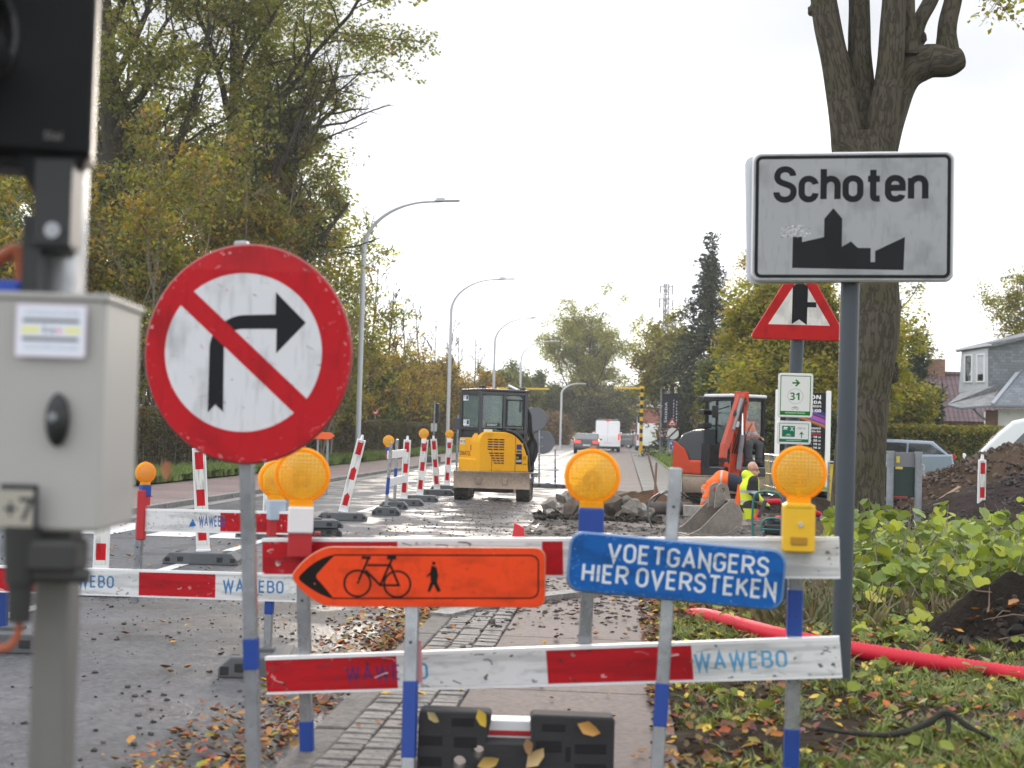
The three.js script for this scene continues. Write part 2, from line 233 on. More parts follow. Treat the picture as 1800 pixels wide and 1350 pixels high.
// near side: kerb stones, three rows of setts, slabs of the pink cycle path
const pathCol = std([0.15, 0.104, 0.099], 0.72, 0, { map: T.asphalt, specularIntensity: 0.6, bumpMap: T.aBump, bumpScale: 0.002 });
{
  const conc = std([0.22, 0.195, 0.175], 0.85, 0, { map: T.asphalt, bumpMap: T.aBump, bumpScale: 0.004 });
  seed(5);
  const kerb = structure('near_kerb', boxUV(rbox(0.16, 0.22, 0.985, 0.02, -1.31, -0.035, -3)), conc);
  for (let i = 1; i < 10; i++) { const s = new THREE.Mesh(kerb.geometry, conc); s.name = 'kerb_stone'; s.position.set(rr(-0.004, 0.004), rr(-0.004, 0.002), -i); s.rotation.z = rr(-0.01, 0.01); s.castShadow = s.receiveShadow = true; kerb.add(s); }
  const bed = structure('cobble_strip', boxUV(box(0.44, 0.1, 11, -1.0, 0.018, -7.5)), std([0.075, 0.06, 0.045], 1, 0, { map: T.soil, bumpMap: T.clod, bumpScale: 0.01 }));
  const tones = [[0.25, 0.23, 0.21], [0.2, 0.19, 0.18], [0.29, 0.27, 0.25], [0.22, 0.19, 0.175]].map((c) => std(c, 0.7, 0, { map: T.asphalt, bumpMap: T.aBump, bumpScale: 0.004 }));
  const shapes = [0, 1, 2].map(() => boxUV(rbox(0.137 + rr(-0.004, 0.003), 0.08, 0.099 + rr(-0.005, 0.005), 0.012, 0, 0, 0, 0, rr(-0.03, 0.03), 0, 1)));
  for (let r = 0; r < 3; r++) for (let i = 0; i < 82; i++) { const s = new THREE.Mesh(pick(shapes), pick(tones)); s.name = 'sett'; s.position.set(-1.155 + r * 0.145 + rr(-0.004, 0.004), 0.042 + rr(-0.006, 0.004), -4.4 - i * 0.105 - r * 0.03); s.rotation.set(rr(-0.03, 0.03), rr(-0.03, 0.03), rr(-0.03, 0.03)); s.castShadow = s.receiveShadow = true; bed.add(s); }
  const path = structure('cycle_path', boxUV(flat(1.06, 11, -0.26, 0.035, -7.5)), std([0.05, 0.045, 0.04], 1));
  const slab = boxUV(rbox(1.05, 0.1, 1.945, 0.008, 0, 0, 0, 0, 0, 0, 1));
  for (let i = 0; i < 6; i++) { const s = new THREE.Mesh(slab, pathCol); s.name = 'slab'; s.position.set(-0.26, 0.032, -2.7 - i * 1.95); s.castShadow = s.receiveShadow = true; path.add(s); }
}
// path and grey slabs that go on beyond the works
structure('far_cycle_path', boxUV(flat(1.75, 330, -0.42, 0.03, -200)), std([0.24, 0.185, 0.175], 0.8, 0, { map: T.asphalt, specularIntensity: 0.5 }));
{
  const grey = std([0.26, 0.255, 0.245], 0.8, 0, { map: T.asphalt, specularIntensity: 0.5 });
  const f = structure('slab_pavement', boxUV(flat(1.35, 330, 1.15, -0.005, -200)), std([0.12, 0.11, 0.1], 1));
  const s0 = boxUV(box(1.3, 0.06, 2.94, 0, 0, 0));
  for (let i = 0; i < 24; i++) { const s = new THREE.Mesh(s0, grey); s.name = 'slab'; s.position.set(1.14, 0.005, -37 - i * 3); s.receiveShadow = true; f.add(s); }
  structure('far_pavement_edge', boxUV(flat(1.3, 250, 1.15, 0.032, -235)), grey);
}
// right verge: litter-strewn grass and soil
const vergeH = (x, d) => 0.06 + 0.09 * smooth(x, 0.2, 1.2) + 0.07 * (fbm(x * 1.7, d * 1.7, 4) - 0.4) + 0.05 * (fbm(x * 7, d * 7, 3) - 0.5) + 0.25 * smooth(x, 3, 7) - 0.05 * smooth(d, 11.5, 13);
{
  const col = (x, d) => { const g = smooth(fbm(x * 1.3 + 5, d * 1.3, 4), 0.4, 0.62) * (1 - smooth(d, 10, 13)); return [lerp(0.85, 0.75, g), lerp(0.85, 1.15, g), lerp(0.85, 0.55, g)]; };
  structure('verge', merge([field(0.2, 15, 2, 13.2, 0.1, vergeH, col), field(2.3, 15, 13.2, 24, 0.2, vergeH, (x, d) => [1.5, 1.4, 1.35])], true), soilMat);
  structure('far_verge', field(1.8, 60, 35, 140, 2, (x, d) => 0.05 + 0.15 * smooth(x, 1.8, 4), () => [1, 1, 1]), std([0.15, 0.2, 0.035], 0.95, 0, { map: T.soil, bumpMap: T.clod, bumpScale: 0.03 }));
}
// the works: churned ground with a trench
const trench = (x, d) => smooth(x, 0.9, 1.2) * (1 - smooth(x, 3.3, 3.6)) * smooth(d, 25.1, 25.35) * (1 - smooth(d, 27.5, 27.8));
const dugH = (x, d) => {
  let y = -0.02 + 0.1 * (fbm(x * 0.9, d * 0.9, 4) - 0.45) + 0.09 * (fbm(x * 4.5, d * 4.5, 4) - 0.5);
  y += 0.2 * Math.exp(-(((x + 0.1) / 0.8) ** 2) - (((d - 13.9) / 0.45) ** 2)); // bank behind the loose kerb
  y -= 0.16 * Math.exp(-(((x + 0.7) / 0.7) ** 2) - (((d - 15.2) / 0.9) ** 2));
  y -= 0.82 * trench(x, d);
  y += 0.1 * smooth(d, 29, 31) * 0.3;
  return y * smooth(x, -1.45, -1.1) + 0.006;
};
{
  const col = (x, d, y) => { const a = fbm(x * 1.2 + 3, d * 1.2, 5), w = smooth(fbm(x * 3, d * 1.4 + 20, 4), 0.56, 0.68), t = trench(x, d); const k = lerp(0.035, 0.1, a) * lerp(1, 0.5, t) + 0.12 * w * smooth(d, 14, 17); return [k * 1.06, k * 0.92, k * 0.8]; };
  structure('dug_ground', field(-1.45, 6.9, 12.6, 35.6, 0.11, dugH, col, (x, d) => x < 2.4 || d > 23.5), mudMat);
}

// ---- loose small stuff on the ground (nobody could count it)
const GV = (px, py, up = 0) => { let y = 0.15, q; for (let i = 0; i < 6; i++) { q = G(px, py, y); y = vergeH(q.x, -q.z) + up; } return q; };
const leafGeo = (() => { // a curled dead leaf about 1 unit long
  const g = new THREE.BufferGeometry(), p = [0, 0.16, -0.5, 0.3, 0.2, -0.1, 0, 0.02, 0.05, -0.26, 0.24, -0.12, 0.2, 0.26, 0.28, 0.05, 0.22, 0.52, -0.2, 0.15, 0.3];
  g.setAttribute('position', new THREE.Float32BufferAttribute(p, 3)); g.setIndex([0, 2, 1, 0, 3, 2, 1, 2, 4, 2, 5, 4, 2, 6, 5, 3, 6, 2]); g.computeVertexNormals(); return g;
})();
const leafMat = std([1, 1, 1], 0.75, 0, { side: THREE.DoubleSide });
const bladeGeo = (() => { const p = [], idx = []; seed(3); for (let i = 0; i < 9; i++) { const a = rr(0, 6.28), r = rr(0, 0.05), x = Math.cos(a) * r, z = Math.sin(a) * r, h = rr(0.06, 0.17), l = rr(-0.07, 0.07), m = rr(-0.07, 0.07), w = 0.006, b = p.length / 3; p.push(x - w, 0, z, x + w, 0, z, x + l * 0.4 - w * 0.8, h * 0.6, z + m * 0.4, x + l * 0.4 + w * 0.8, h * 0.6, z + m * 0.4, x + l, h, z + m); idx.push(b, b + 1, b + 2, b + 2, b + 1, b + 3, b + 2, b + 3, b + 4); } const g = new THREE.BufferGeometry(); g.setAttribute('position', new THREE.Float32BufferAttribute(p, 3)); g.setIndex(idx); g.computeVertexNormals(); return g; })();
const bladeMat = std([1, 1, 1], 0.7, 0, { side: THREE.DoubleSide, transmission: 0.35, thickness: 0 });
function scatter(name, geo, mat, list, label, category, parent = scene) { // list of [x, y, z, rotY, scale, color, tilt]
  const im = new THREE.InstancedMesh(geo, mat, list.length), m = new THREE.Matrix4(), q = new THREE.Quaternion(), e = new THREE.Euler(), c = new THREE.Color();
  list.forEach(([x, y, z, ry, s, col, tx = 0, tz = 0], i) => { q.setFromEuler(e.set(tx, ry, tz, 'YXZ')); const sc = Array.isArray(s) ? V(...s) : V(s, s, s); im.setMatrixAt(i, m.compose(V(x, y, z), q, sc)); im.setColorAt(i, c.setRGB(...col)); });
  im.name = parent === scene ? numbered(name) : name; im.castShadow = im.receiveShadow = true; parent.add(im);
  if (parent === scene) tag(im, label, category, null, 'stuff'); else im.userData.kind = 'stuff';
  return im;
}
const AUTUMN = [[0.3, 0.12, 0.03], [0.22, 0.1, 0.04], [0.42, 0.2, 0.03], [0.5, 0.3, 0.04], [0.16, 0.085, 0.05], [0.26, 0.16, 0.09], [0.36, 0.17, 0.06]];
{
  seed(21); const L = [];
  for (let i = 0; i < 3300; i++) { const d = 4 + 10.5 * Math.pow(rnd(), 1.4), x = -1.42 - 0.5 * Math.pow(rnd(), 2.2) - 0.12 * rnd() - 0.25 * Math.max(0, (9 - d) / 9) * rnd(); L.push([x, 0.01 + rnd() * 0.035, -d, rr(0, 6.3), rr(0.025, 0.065), pick(AUTUMN).map((v) => v * rr(0.5, 1.1)), rr(-0.5, 0.5), rr(-0.5, 0.5)]); }
  scatter('fallen_leaves', leafGeo, leafMat, L, 'brown and yellow dead leaves drifted along the gutter beside the kerb', 'leaves');
  const Q = [];
  for (let i = 0; i < 11000; i++) { const d = rr(3.5, 13), x = 0.15 + 6.5 * Math.pow(rnd(), 1.3); Q.push([x, vergeH(x, d) + 0.005 + rnd() * 0.03, -d, rr(0, 6.3), rr(0.03, 0.072), rnd() < 0.1 ? [0.55, 0.4, 0.06] : pick(AUTUMN).map((v) => v * rr(0.35, 1)), rr(-0.6, 0.6), rr(-0.6, 0.6)]); }
  scatter('leaf_litter', leafGeo, leafMat, Q, 'mixed dead leaves lying in the grass of the right verge', 'leaves');
  const S = [];
  for (let i = 0; i < 420; i++) { const d = rr(5, 22), x = rr(-7, -1.7); S.push([x, 0.012, -d, rr(0, 6.3), rr(0.03, 0.08), pick(AUTUMN), rr(-0.3, 0.3), rr(-0.3, 0.3)]); }
  for (let i = 0; i < 90; i++) { const d = rr(5, 13), x = rr(-1.2, 0.25); S.push([x, 0.09, -d, rr(0, 6.3), rr(0.04, 0.08), pick(AUTUMN), rr(-0.3, 0.3), rr(-0.3, 0.3)]); }
  scatter('scattered_leaves', leafGeo, leafMat, S, 'single dead leaves strewn over the wet road and path', 'leaves');
  const B = [];
  for (let i = 0; i < 26000; i++) { const d = rr(3.5, 13.4), x = 0.3 + 7 * rnd(), g = fbm(x * 1.3 + 5, d * 1.3, 4); if (g < 0.36 + 0.2 * rnd()) continue; if (d > 10.5 && rnd() < 0.6) continue; const k = rr(0.6, 1.25); B.push([x, vergeH(x, d) - 0.01, -d, rr(0, 6.3), [rr(0.8, 1.3), rr(0.25, 0.62), rr(0.8, 1.3)], [0.2 * k, 0.25 * k * rr(0.85, 1.1), 0.04 * k]]); }
  scatter('verge_grass', bladeGeo, bladeMat, B, 'rough green grass growing through the leaves of the right verge', 'grass');
  const F = [];
  for (let i = 0; i < 9000; i++) { const d = 20 + 90 * Math.pow(rnd(), 1.5), x = rr(-11.9, -10), k = rr(0.7, 1.3); F.push([x, 0.12, -d, rr(0, 6.3), [1.6, rr(1, 2.2), 1.6], [0.17 * k, 0.24 * k, 0.04 * k]]); }
  scatter('far_grass', bladeGeo, bladeMat, F, 'bright green grass strip below the long clipped hedge', 'grass');
  const N = [];
  for (let i = 0; i < 3500; i++) { const d = 36 + 70 * Math.pow(rnd(), 1.3), x = 1.85 + 4 * rnd(), k = rr(0.7, 1.3); N.push([x, 0.1, -d, rr(0, 6.3), [1.6, rr(0.8, 1.7), 1.6], [0.2 * k, 0.27 * k, 0.04 * k]]); }
  scatter('bank_grass', bladeGeo, bladeMat, N, 'yellow green grass behind the orange excavator beside grey slabs', 'grass');
}
// crumbs of mud and stone
const lumpGeo = (i) => { seed(70 + i); const pts = []; for (let k = 0; k < 14; k++) { const v = V(rr(-1, 1), rr(-1, 1), rr(-1, 1)).normalize().multiplyScalar(rr(0.42, 0.55)); v.y *= 0.75; pts.push(v); } return boxUV(new ConvexGeometry(pts)); };
const LUMPS = [0, 1, 2, 3, 4, 5].map(lumpGeo);
{
  const dirt = std([1, 1, 1], 0.95, 0, { bumpMap: T.clod, bumpScale: 0.004 }), A = [];
  seed(33);
  const ok = [[0.05, 0.04, 0.03], [0.07, 0.056, 0.045], [0.035, 0.03, 0.025], [0.1, 0.09, 0.08]];
  for (let i = 0; i < 5200; i++) { const d = 5 + 26 * Math.pow(rnd(), 1.2), x = rr(-5.2, -1.45); if (rnd() > 0.05 + mudAt(x, d) * 1.1) continue; A.push([x, 0.004, -d, rr(0, 6.3), 0.01 + 0.035 * Math.pow(rnd(), 3), pick(ok)]); }
  for (let i = 0; i < 3000; i++) { const d = rr(8, 13.5), x = rr(-1.2, 0.4), k = smooth(d, 9, 12.5); if (rnd() > k + 0.06) continue; A.push([x, 0.08, -d, rr(0, 6.3), 0.01 + 0.05 * Math.pow(rnd(), 2.5), pick(ok)]); }
  scatter('mud_crumbs', LUMPS[0], dirt, A, 'crumbs of dark mud spread over road and path', 'mud');
  const S = [];
  for (let i = 0; i < 9000; i++) { const d = rr(13, 30), x = rr(-1.4, 3.6); if (x > 2.2 && d < 23.5) continue; S.push([x, dugH(x, d), -d, rr(0, 6.3), 0.015 + 0.1 * Math.pow(rnd(), 4), pick([...ok, ...ok, [0.16, 0.15, 0.14], [0.13, 0.09, 0.07]])]); }
  scatter('loose_stones', LUMPS[1], dirt, S, 'loose stones and clods scattered over the dug up ground', 'stones');
}

// ---------------------------------------------------------------- trees, hedges, bushes
function cluster(s, n, spread, size, fold = 0.35, aspect = 0.6) { // a spray of n folded leaves with its own light and dark leaves
  seed(s); const p = [], nn = [], c = [], idx = [], a = V(), b = V(), m = new THREE.Matrix4(), q = new THREE.Quaternion();
  for (let i = 0; i < n; i++) {
    const o = V(rr(-1, 1), rr(-1, 1), rr(-1, 1)); if (o.length() > 1) o.normalize(); o.multiplyScalar(spread); o.y *= 0.75;
    q.setFromEuler(new THREE.Euler(rr(-1.2, 1.2), rr(0, 6.3), rr(-1.2, 1.2))); const L = size * rr(0.7, 1.3); m.compose(o, q, V(L, L, L));
    const k = rr(0.65, 1.3), y = rr(0.85, 1.15), at = p.length / 3;
    for (const v of [[0, 0, -0.5], [aspect / 2, fold * aspect / 2, -0.05], [0, 0, 0.5], [-aspect / 2, fold * aspect / 2, -0.05]]) { a.set(...v).applyMatrix4(m); p.push(a.x, a.y, a.z); b.set(v[0] * -0.6, 1, 0).applyQuaternion(q); nn.push(b.x, b.y, b.z); c.push(k * y, k, k * 0.9); }
    idx.push(at, at + 2, at + 1, at, at + 3, at + 2);
  }
  const g = new THREE.BufferGeometry(); g.setAttribute('position', new THREE.Float32BufferAttribute(p, 3)); g.setAttribute('normal', new THREE.Float32BufferAttribute(nn, 3)); g.setAttribute('color', new THREE.Float32BufferAttribute(c, 3)); g.setIndex(idx); return g;
}
const leafy = std([1, 1, 1], 0.6, 0, { vertexColors: true, side: THREE.DoubleSide, transmission: 0.68, thickness: 0, specularIntensity: 0.4 });
const needles = std([1, 1, 1], 0.85, 0, { vertexColors: true, side: THREE.DoubleSide });
function crown(parent, geo, mat, pts, colors, scale = [0.7, 1.3], name = 'crown') {
  const im = new THREE.InstancedMesh(geo, mat, pts.length), m = new THREE.Matrix4(), q = new THREE.Quaternion(), c = new THREE.Color();
  pts.forEach((p, i) => { q.setFromEuler(new THREE.Euler(rr(-0.6, 0.6), rr(0, 6.3), rr(-0.6, 0.6))); const s = rr(...scale); im.setMatrixAt(i, m.compose(p, q, V(s, s, s))); const k = colors(p, i), v = rr(0.75, 1.25); im.setColorAt(i, c.setRGB(k[0] * v, k[1] * v, k[2] * v)); });
  im.name = name; im.userData.kind = 'stuff'; im.castShadow = im.receiveShadow = true; parent.add(im); return im;
}
const mixc = (list) => { const w = list.map((x) => x[1]); const t = w.reduce((a, b) => a + b); return () => { let u = rnd() * t; for (let i = 0; i < list.length; i++) { u -= w[i]; if (u <= 0) return list[i][0]; } return list[0][0]; }; };
// one branch and all that grows from it
function grow(tb, ends, p0, dir, len, r, lev, o) {
  const n = lev === 0 ? 12 : lev === 1 ? 8 : 5, pts = [p0.clone()], d = dir.clone().normalize(), p = p0.clone();
  for (let i = 0; i < n; i++) { d.add(V(rr(-1, 1), rr(-1, 1) + o.up[lev], rr(-1, 1)).multiplyScalar(o.wander[lev])).normalize(); p.addScaledVector(d, len / n); pts.push(p.clone()); }
  const tip = lev >= o.levels - 1 ? 0.15 : o.taper ?? 0.35;
  tb.add(pts, (t) => Math.max(r * (1 - (1 - tip) * t) * (lev === 0 && t < 0.08 ? 1.25 - 3 * t : 1), o.minR ?? 0.006), lev === 0 ? 10 : lev === 1 ? 6 : lev === 2 ? 4 : 3);
  if (lev >= o.levels - 1) { for (let k = o.leafFrom ?? 1; k <= n; k++) ends.push(pts[k]); return; }
  const kids = Math.round(o.kids[lev] * rr(0.85, 1.2));
  for (let k = 0; k < kids; k++) {
    const t = lerp(o.start[lev], 1, (k + rnd() * 0.8) / kids), f = t * n, i = Math.min(Math.floor(f), n - 1), q = pts[i].clone().lerp(pts[i + 1], f - i);
    const ax = pts[i + 1].clone().sub(pts[i]).normalize(), side = V(rr(-1, 1), rr(-0.6, 0.8), rr(-1, 1)); side.sub(ax.clone().multiplyScalar(side.dot(ax))).normalize();
    const sp = o.spread[lev] * rr(0.75, 1.25), nd = ax.multiplyScalar(Math.cos(sp)).add(side.multiplyScalar(Math.sin(sp)));
    grow(tb, ends, q, nd, len * o.ratio[lev] * rr(0.7, 1.25) * (1 - (o.cone ?? 0.25) * t), r * (o.rr ?? 0.5) * (1 - 0.45 * t), lev + 1, o);
  }
}
function tree(name, label, pos, H, r, o, leafSet, colors, bark, s, group, scale, cat = 'tree') {
  seed(s); const g = thing(name, label, cat, pos, 0, group), tb = new Tubes(), ends = [];
  for (let i = 0; i < (o.stems ?? 1); i++) { const lean = o.stems ? V(rr(-0.4, 0.4), 1, rr(-0.4, 0.4)) : V(rr(-0.04, 0.04), 1, rr(-0.04, 0.04)).add(o.lean ?? V()); grow(tb, ends, o.stems ? V(rr(-0.9, 0.9) * (o.base ?? 1), 0, rr(-0.9, 0.9) * (o.base ?? 1)) : V(), lean, H * (o.stems ? rr(0.6, 1) : 1), r, 0, o); }
  for (const [a, d, L, rad] of o.limbs ?? []) grow(tb, ends, V(...a), V(...d), L, rad, 1, { ...o, wander: [0, 0.1, 0.26, 0.3], kids: [0, 12, 8] });
  tb.mesh(o.stems ? 'stem' : 'trunk', bark, g);
  const keep = ends.filter((e) => rnd() < (o.density ?? 1) && (!o.clump || fbm(e.x * 0.55 + e.z * 0.4 + s, e.y * 0.6 - e.z * 0.3, 3) > o.clump)), rep = [];
  for (const e of keep) for (let k = 0; k < (o.per ?? 1); k++) rep.push(V(e.x + rr(-1, 1) * (o.jit ?? 0.25), e.y + rr(-1, 1) * (o.jit ?? 0.25), e.z + rr(-1, 1) * (o.jit ?? 0.25)));
  if (rep.length) crown(g, leafSet, leafy, rep, colors, scale);
  return g;
}
const C_OAK = cluster(101, 9, 0.3, 0.15), C_SMALL = cluster(102, 12, 0.3, 0.14), C_BIG = cluster(103, 12, 0.4, 0.2), C_FAR = cluster(104, 14, 0.6, 0.3), C_HEDGE = cluster(105, 14, 0.17, 0.085), C_NEEDLE = cluster(106, 18, 0.34, 0.3, 0.1, 0.24);
const OLIVE = [0.3, 0.3, 0.055], DOLIVE = [0.2, 0.215, 0.045], GOLD = [0.6, 0.4, 0.04], RUST = [0.33, 0.2, 0.07], YGREEN = [0.4, 0.39, 0.035], GREEN = [0.14, 0.2, 0.035], BROWN = [0.25, 0.17, 0.08];
const oak = { levels: 4, kids: [13, 9, 8], start: [0.2, 0.2, 0.15], spread: [0.95, 0.85, 0.8], ratio: [0.43, 0.5, 0.42], wander: [0.07, 0.2, 0.28, 0.3], up: [0.3, 0.25, 0.1, 0], per: 3, jit: 0.36, density: 0.7, clump: 0.515, cone: 0.3, rr: 0.42 };
tree('oak_tree', 'tall oak with thinning olive leaves and a crooked limb reaching over the road', [-14.7, 0, -51], 18.5, 0.46, { ...oak, lean: V(0.0, 0, 0), limbs: [[[0.1, 8.2, 0.3], [0.75, 0.85, 0.2], 6.3, 0.2], [[0, 10.5, 0], [0.9, 0.65, 0.1], 4.8, 0.13], [[0.1, 6.2, 0.2], [-0.9, 0.6, 0.3], 6, 0.15], [[0, 6.8, 0], [0.9, 0.35, -0.2], 3.4, 0.11]] }, C_OAK, mixc([[OLIVE, 5], [[0.26, 0.25, 0.04], 5], [YGREEN, 3], [RUST, 0.6]]), M.barkDark, 211);
tree('oak_tree', 'dark-trunked tall oak just right of the black traffic signal', [-17.8, 0, -49], 20, 0.55, { ...oak }, C_OAK, mixc([[OLIVE, 5], [[0.26, 0.25, 0.04], 5], [YGREEN, 3], [RUST, 1]]), M.barkDark, 223);
tree('oak_tree', 'oak hidden mostly behind the black traffic signal at the left edge', [-22.5, 0, -53], 18, 0.5, { ...oak }, C_OAK, mixc([[OLIVE, 5], [YGREEN, 2]]), M.barkDark, 227);
const shrub = { stems: 9, base: 1.6, levels: 3, kids: [12, 8], start: [0.08, 0.12], spread: [0.6, 0.8], ratio: [0.4, 0.4], wander: [0.1, 0.2, 0.25], up: [0.5, 0.2, 0.1], per: 2, jit: 0.28, density: 0.75, minR: 0.006, cone: 0.35 };
[[-17.2, -42, 8.8, [[GOLD, 3], [YGREEN, 4], [GREEN, 2]], 'yellow and green hazel bush directly above the grey control box'],
 [-14.6, -44, 10.8, [[GOLD, 2.4], [YGREEN, 4], [RUST, 2], [OLIVE, 3]], 'tall many-stemmed autumn shrub behind the left of the round red sign'],
 [-13.3, -48.5, 11, [[RUST, 2], [OLIVE, 5], [YGREEN, 3], [GOLD, 1.5]], 'tall brownish olive shrub behind the top of the round red sign'],
 [-13.0, -55.5, 11.5, [[OLIVE, 4], [YGREEN, 3], [RUST, 1], [GOLD, 0.7]], 'thin-leaved tall shrub just left of the first street lamp'],
 [-20.6, -44, 9.5, [[GOLD, 2], [YGREEN, 4], [OLIVE, 2]], 'yellow flecked bush behind the signal pole at the left edge'],
 [-13.8, -62, 8, [[OLIVE, 4], [YGREEN, 2], [GOLD, 1]], 'dense low shrub behind the hedge at the first lamp'],
].forEach(([x, z, h, mix, label], i) => tree('autumn_shrub', label, [x, 0, z], h, 0.05, { ...shrub, clump: 0.48, density: i === 3 ? 0.4 : 0.66, stems: i === 3 ? 7 : 10 }, C_SMALL, mixc(mix), M.twig, 300 + i, 'autumn shrubs behind the left hedge', [0.7, 1.3], 'shrub'));
const sap = { levels: 3, kids: [20, 6], start: [0.18, 0.2], spread: [0.75, 0.6], ratio: [0.24, 0.4], wander: [0.03, 0.14, 0.2], up: [0.2, 0.5, 0.2], per: 2, jit: 0.3, taper: 0.2, minR: 0.016, rr: 0.34, cone: 0.55 };
[[-13.1, -72, 9.6, 0.11], [-13.6, -80, 9.2, 0.12], [-13.1, -85, 9.0, 0.1], [-13.4, -93, 9.4, 0.11], [-13.2, -97, 8.6, 0.1], [-13.5, -105, 9.6, 0.12], [-13.4, -112, 8.8, 0.11], [-13.2, -121, 9.4, 0.12], [-13.2, -131, 9.2, 0.12]].forEach(([x, z, h, r], i) => {
  seed(400 + i); const ord = ['nearest', 'second', 'third', 'fourth', 'fifth', 'sixth', 'seventh', 'eighth', 'farthest'][i];
  const o = { ...sap, density: 0.45 };
  const g = tree('young_tree', `thin bare young tree with yellow lower leaves, ${ord} along the hedge`, [x, 0, z], h, r, o, C_SMALL, mixc([[GOLD, 4], [[0.2, 0.14, 0.04], 3], [YGREEN, 2]]), M.bark, 410 + i, 'young trees in a row behind the hedge');
  const cr = g.children[1], m = new THREE.Matrix4(), v = V(); let n = 0; // leaves only hang on below
  for (let k = 0; k < cr.count; k++) { cr.getMatrixAt(k, m); v.setFromMatrixPosition(m); if (v.y < h * (0.55 + 0.25 * rnd())) { const c = new THREE.Color(); cr.getColorAt(k, c); cr.setMatrixAt(n, m); cr.setColorAt(n, c); n++; } } cr.count = n;
});
const bush = { stems: 8, base: 2, levels: 3, kids: [9, 7], start: [0.1, 0.15], spread: [0.7, 0.8], ratio: [0.45, 0.45], wander: [0.1, 0.2, 0.25], up: [0.4, 0.2, 0.1], per: 2, jit: 0.5, cone: 0.3, minR: 0.01 };
[[-15.5, -78, 4.2, [[GREEN, 3], [YGREEN, 2]], 'green bush behind the hedge between lamp and thin trees'], [-16, -92, 5, [[GOLD, 3], [BROWN, 3], [YGREEN, 2]], 'golden brown bush among the thin trees'], [-15.5, -108, 5.2, [[GOLD, 3], [BROWN, 3]], 'yellow bush behind the second street lamp'], [-14.5, -124, 5.4, [[BROWN, 3], [GOLD, 2], [OLIVE, 2]], 'brown bush left of the yellow excavator cab'], [-13, -146, 7, [[DOLIVE, 3], [OLIVE, 2]], 'dark olive tree behind the yellow excavator roof'], [-13, -172, 8, [[DOLIVE, 3], [GREEN, 2]], 'dark green tree beyond the third street lamp'],
 [-9.6, -178, 6.4, [[DOLIVE, 4], [BROWN, 2]], 'grey olive bush left of the white van'], [-5.2, -205, 8, [[[0.1, 0.09, 0.05], 4], [OLIVE, 2]], 'grey-brown bare bush under the big far tree'], [-1.9, -172, 6.2, [[[0.1, 0.09, 0.05], 4], [OLIVE, 2]], 'olive bush hanging before the far brick house'], [-9.5, -165, 2.6, [[RUST, 3], [BROWN, 2]], 'low rusty red bush beside the queue of cars'],
].forEach(([x, z, h, mix, label], i) => tree('roadside_bush', label, [x, 0, z], h, 0.07, bush, C_FAR, mixc(mix), M.twig, 450 + i, null, [0.7, 1.2], 'bush'));
tree('broad_tree', 'broad pale green tree standing far down the road in the middle', [-5.2, 0, -178], 13.5, 0.34, { ...oak, kids: [20, 9, 7], start: [0.12, 0.2, 0.2], spread: [0.9, 0.8, 0.8], ratio: [0.62, 0.5, 0.42], up: [0.3, 0.4, 0.1, 0], density: 0.6, per: 1, jit: 0.6 }, C_FAR, mixc([[[0.3, 0.32, 0.07], 4], [OLIVE, 2], [YGREEN, 3]]), M.barkDark, 501, null, [0.7, 1.1]);
const leafyTree = { ...oak, kids: [11, 8, 6], start: [0.12, 0.2, 0.2], per: 2, density: 0.9, clump: 0, jit: 0.4, spread: [0.85, 0.8, 0.8] };
tree('broad_tree', 'olive and yellow tree left of the tall dark spruce', [4.0, 0, -112], 9.0, 0.25, { ...leafyTree, clump: 0.46, density: 0.6, per: 1 }, C_FAR, mixc([[OLIVE, 4], [YGREEN, 3], [[0.26, 0.2, 0.05], 2]]), M.barkDark, 511, null, [0.6, 1.1]);
tree('broad_tree', 'low olive tree behind the black banner', [5.4, 0, -99], 5.0, 0.18, { ...leafyTree, density: 0.8 }, C_BIG, mixc([[OLIVE, 4], [DOLIVE, 2], [[0.16, 0.12, 0.04], 2]]), M.barkDark, 513, null, [0.8, 1.3]);
tree('broad_tree', 'bright yellow-green tree behind the orange excavator and the green signs', [6.2, 0, -54], 6.0, 0.16, { ...leafyTree, kids: [15, 9, 7], start: [0.06, 0.15, 0.2], density: 1, spread: [1.1, 0.85, 0.8], ratio: [0.7, 0.5, 0.45] }, C_BIG, mixc([[YGREEN, 4], [[0.5, 0.45, 0.03], 5], [GREEN, 1], [[0.6, 0.42, 0.04], 1]]), M.barkDark, 517, null, [0.6, 1.0]);
tree('broad_tree', 'dark green leafy tree between spruce and yellow-green tree', [5.4, 0, -64], 5.0, 0.16, { ...leafyTree, start: [0.06, 0.15, 0.2], spread: [1.0, 0.85, 0.8] }, C_BIG, mixc([[DOLIVE, 4], [GREEN, 3], [YGREEN, 1]]), M.barkDark, 519, null, [0.6, 1.0]);
tree('broad_tree', 'yellow leafed tree peeping out above the red triangle', [9.2, 0, -84], 10.4, 0.22, { ...leafyTree, density: 0.6 }, C_BIG, mixc([[GOLD, 3], [YGREEN, 3], [OLIVE, 2]]), M.barkDark, 521, null, [0.6, 1.1]);
tree('broad_tree', 'yellow-green bush-like tree right of the pollarded trunk', [11.3, 0, -58.5], 3.3, 0.14, { ...leafyTree, start: [0.05, 0.15, 0.2], density: 1 }, C_BIG, mixc([[YGREEN, 4], [[0.52, 0.46, 0.03], 4], [GREEN, 1]]), M.barkDark, 523, null, [0.6, 1.0]);
tree('broad_tree', 'half-bare tree rising right of the pollarded trunk', [13.8, 0, -76], 9, 0.16, { ...leafyTree, kids: [9, 6, 5], density: 0.35, per: 1 }, C_BIG, mixc([[YGREEN, 3], [OLIVE, 3], [BROWN, 2]]), M.bark, 527, null, [0.6, 1.0]);
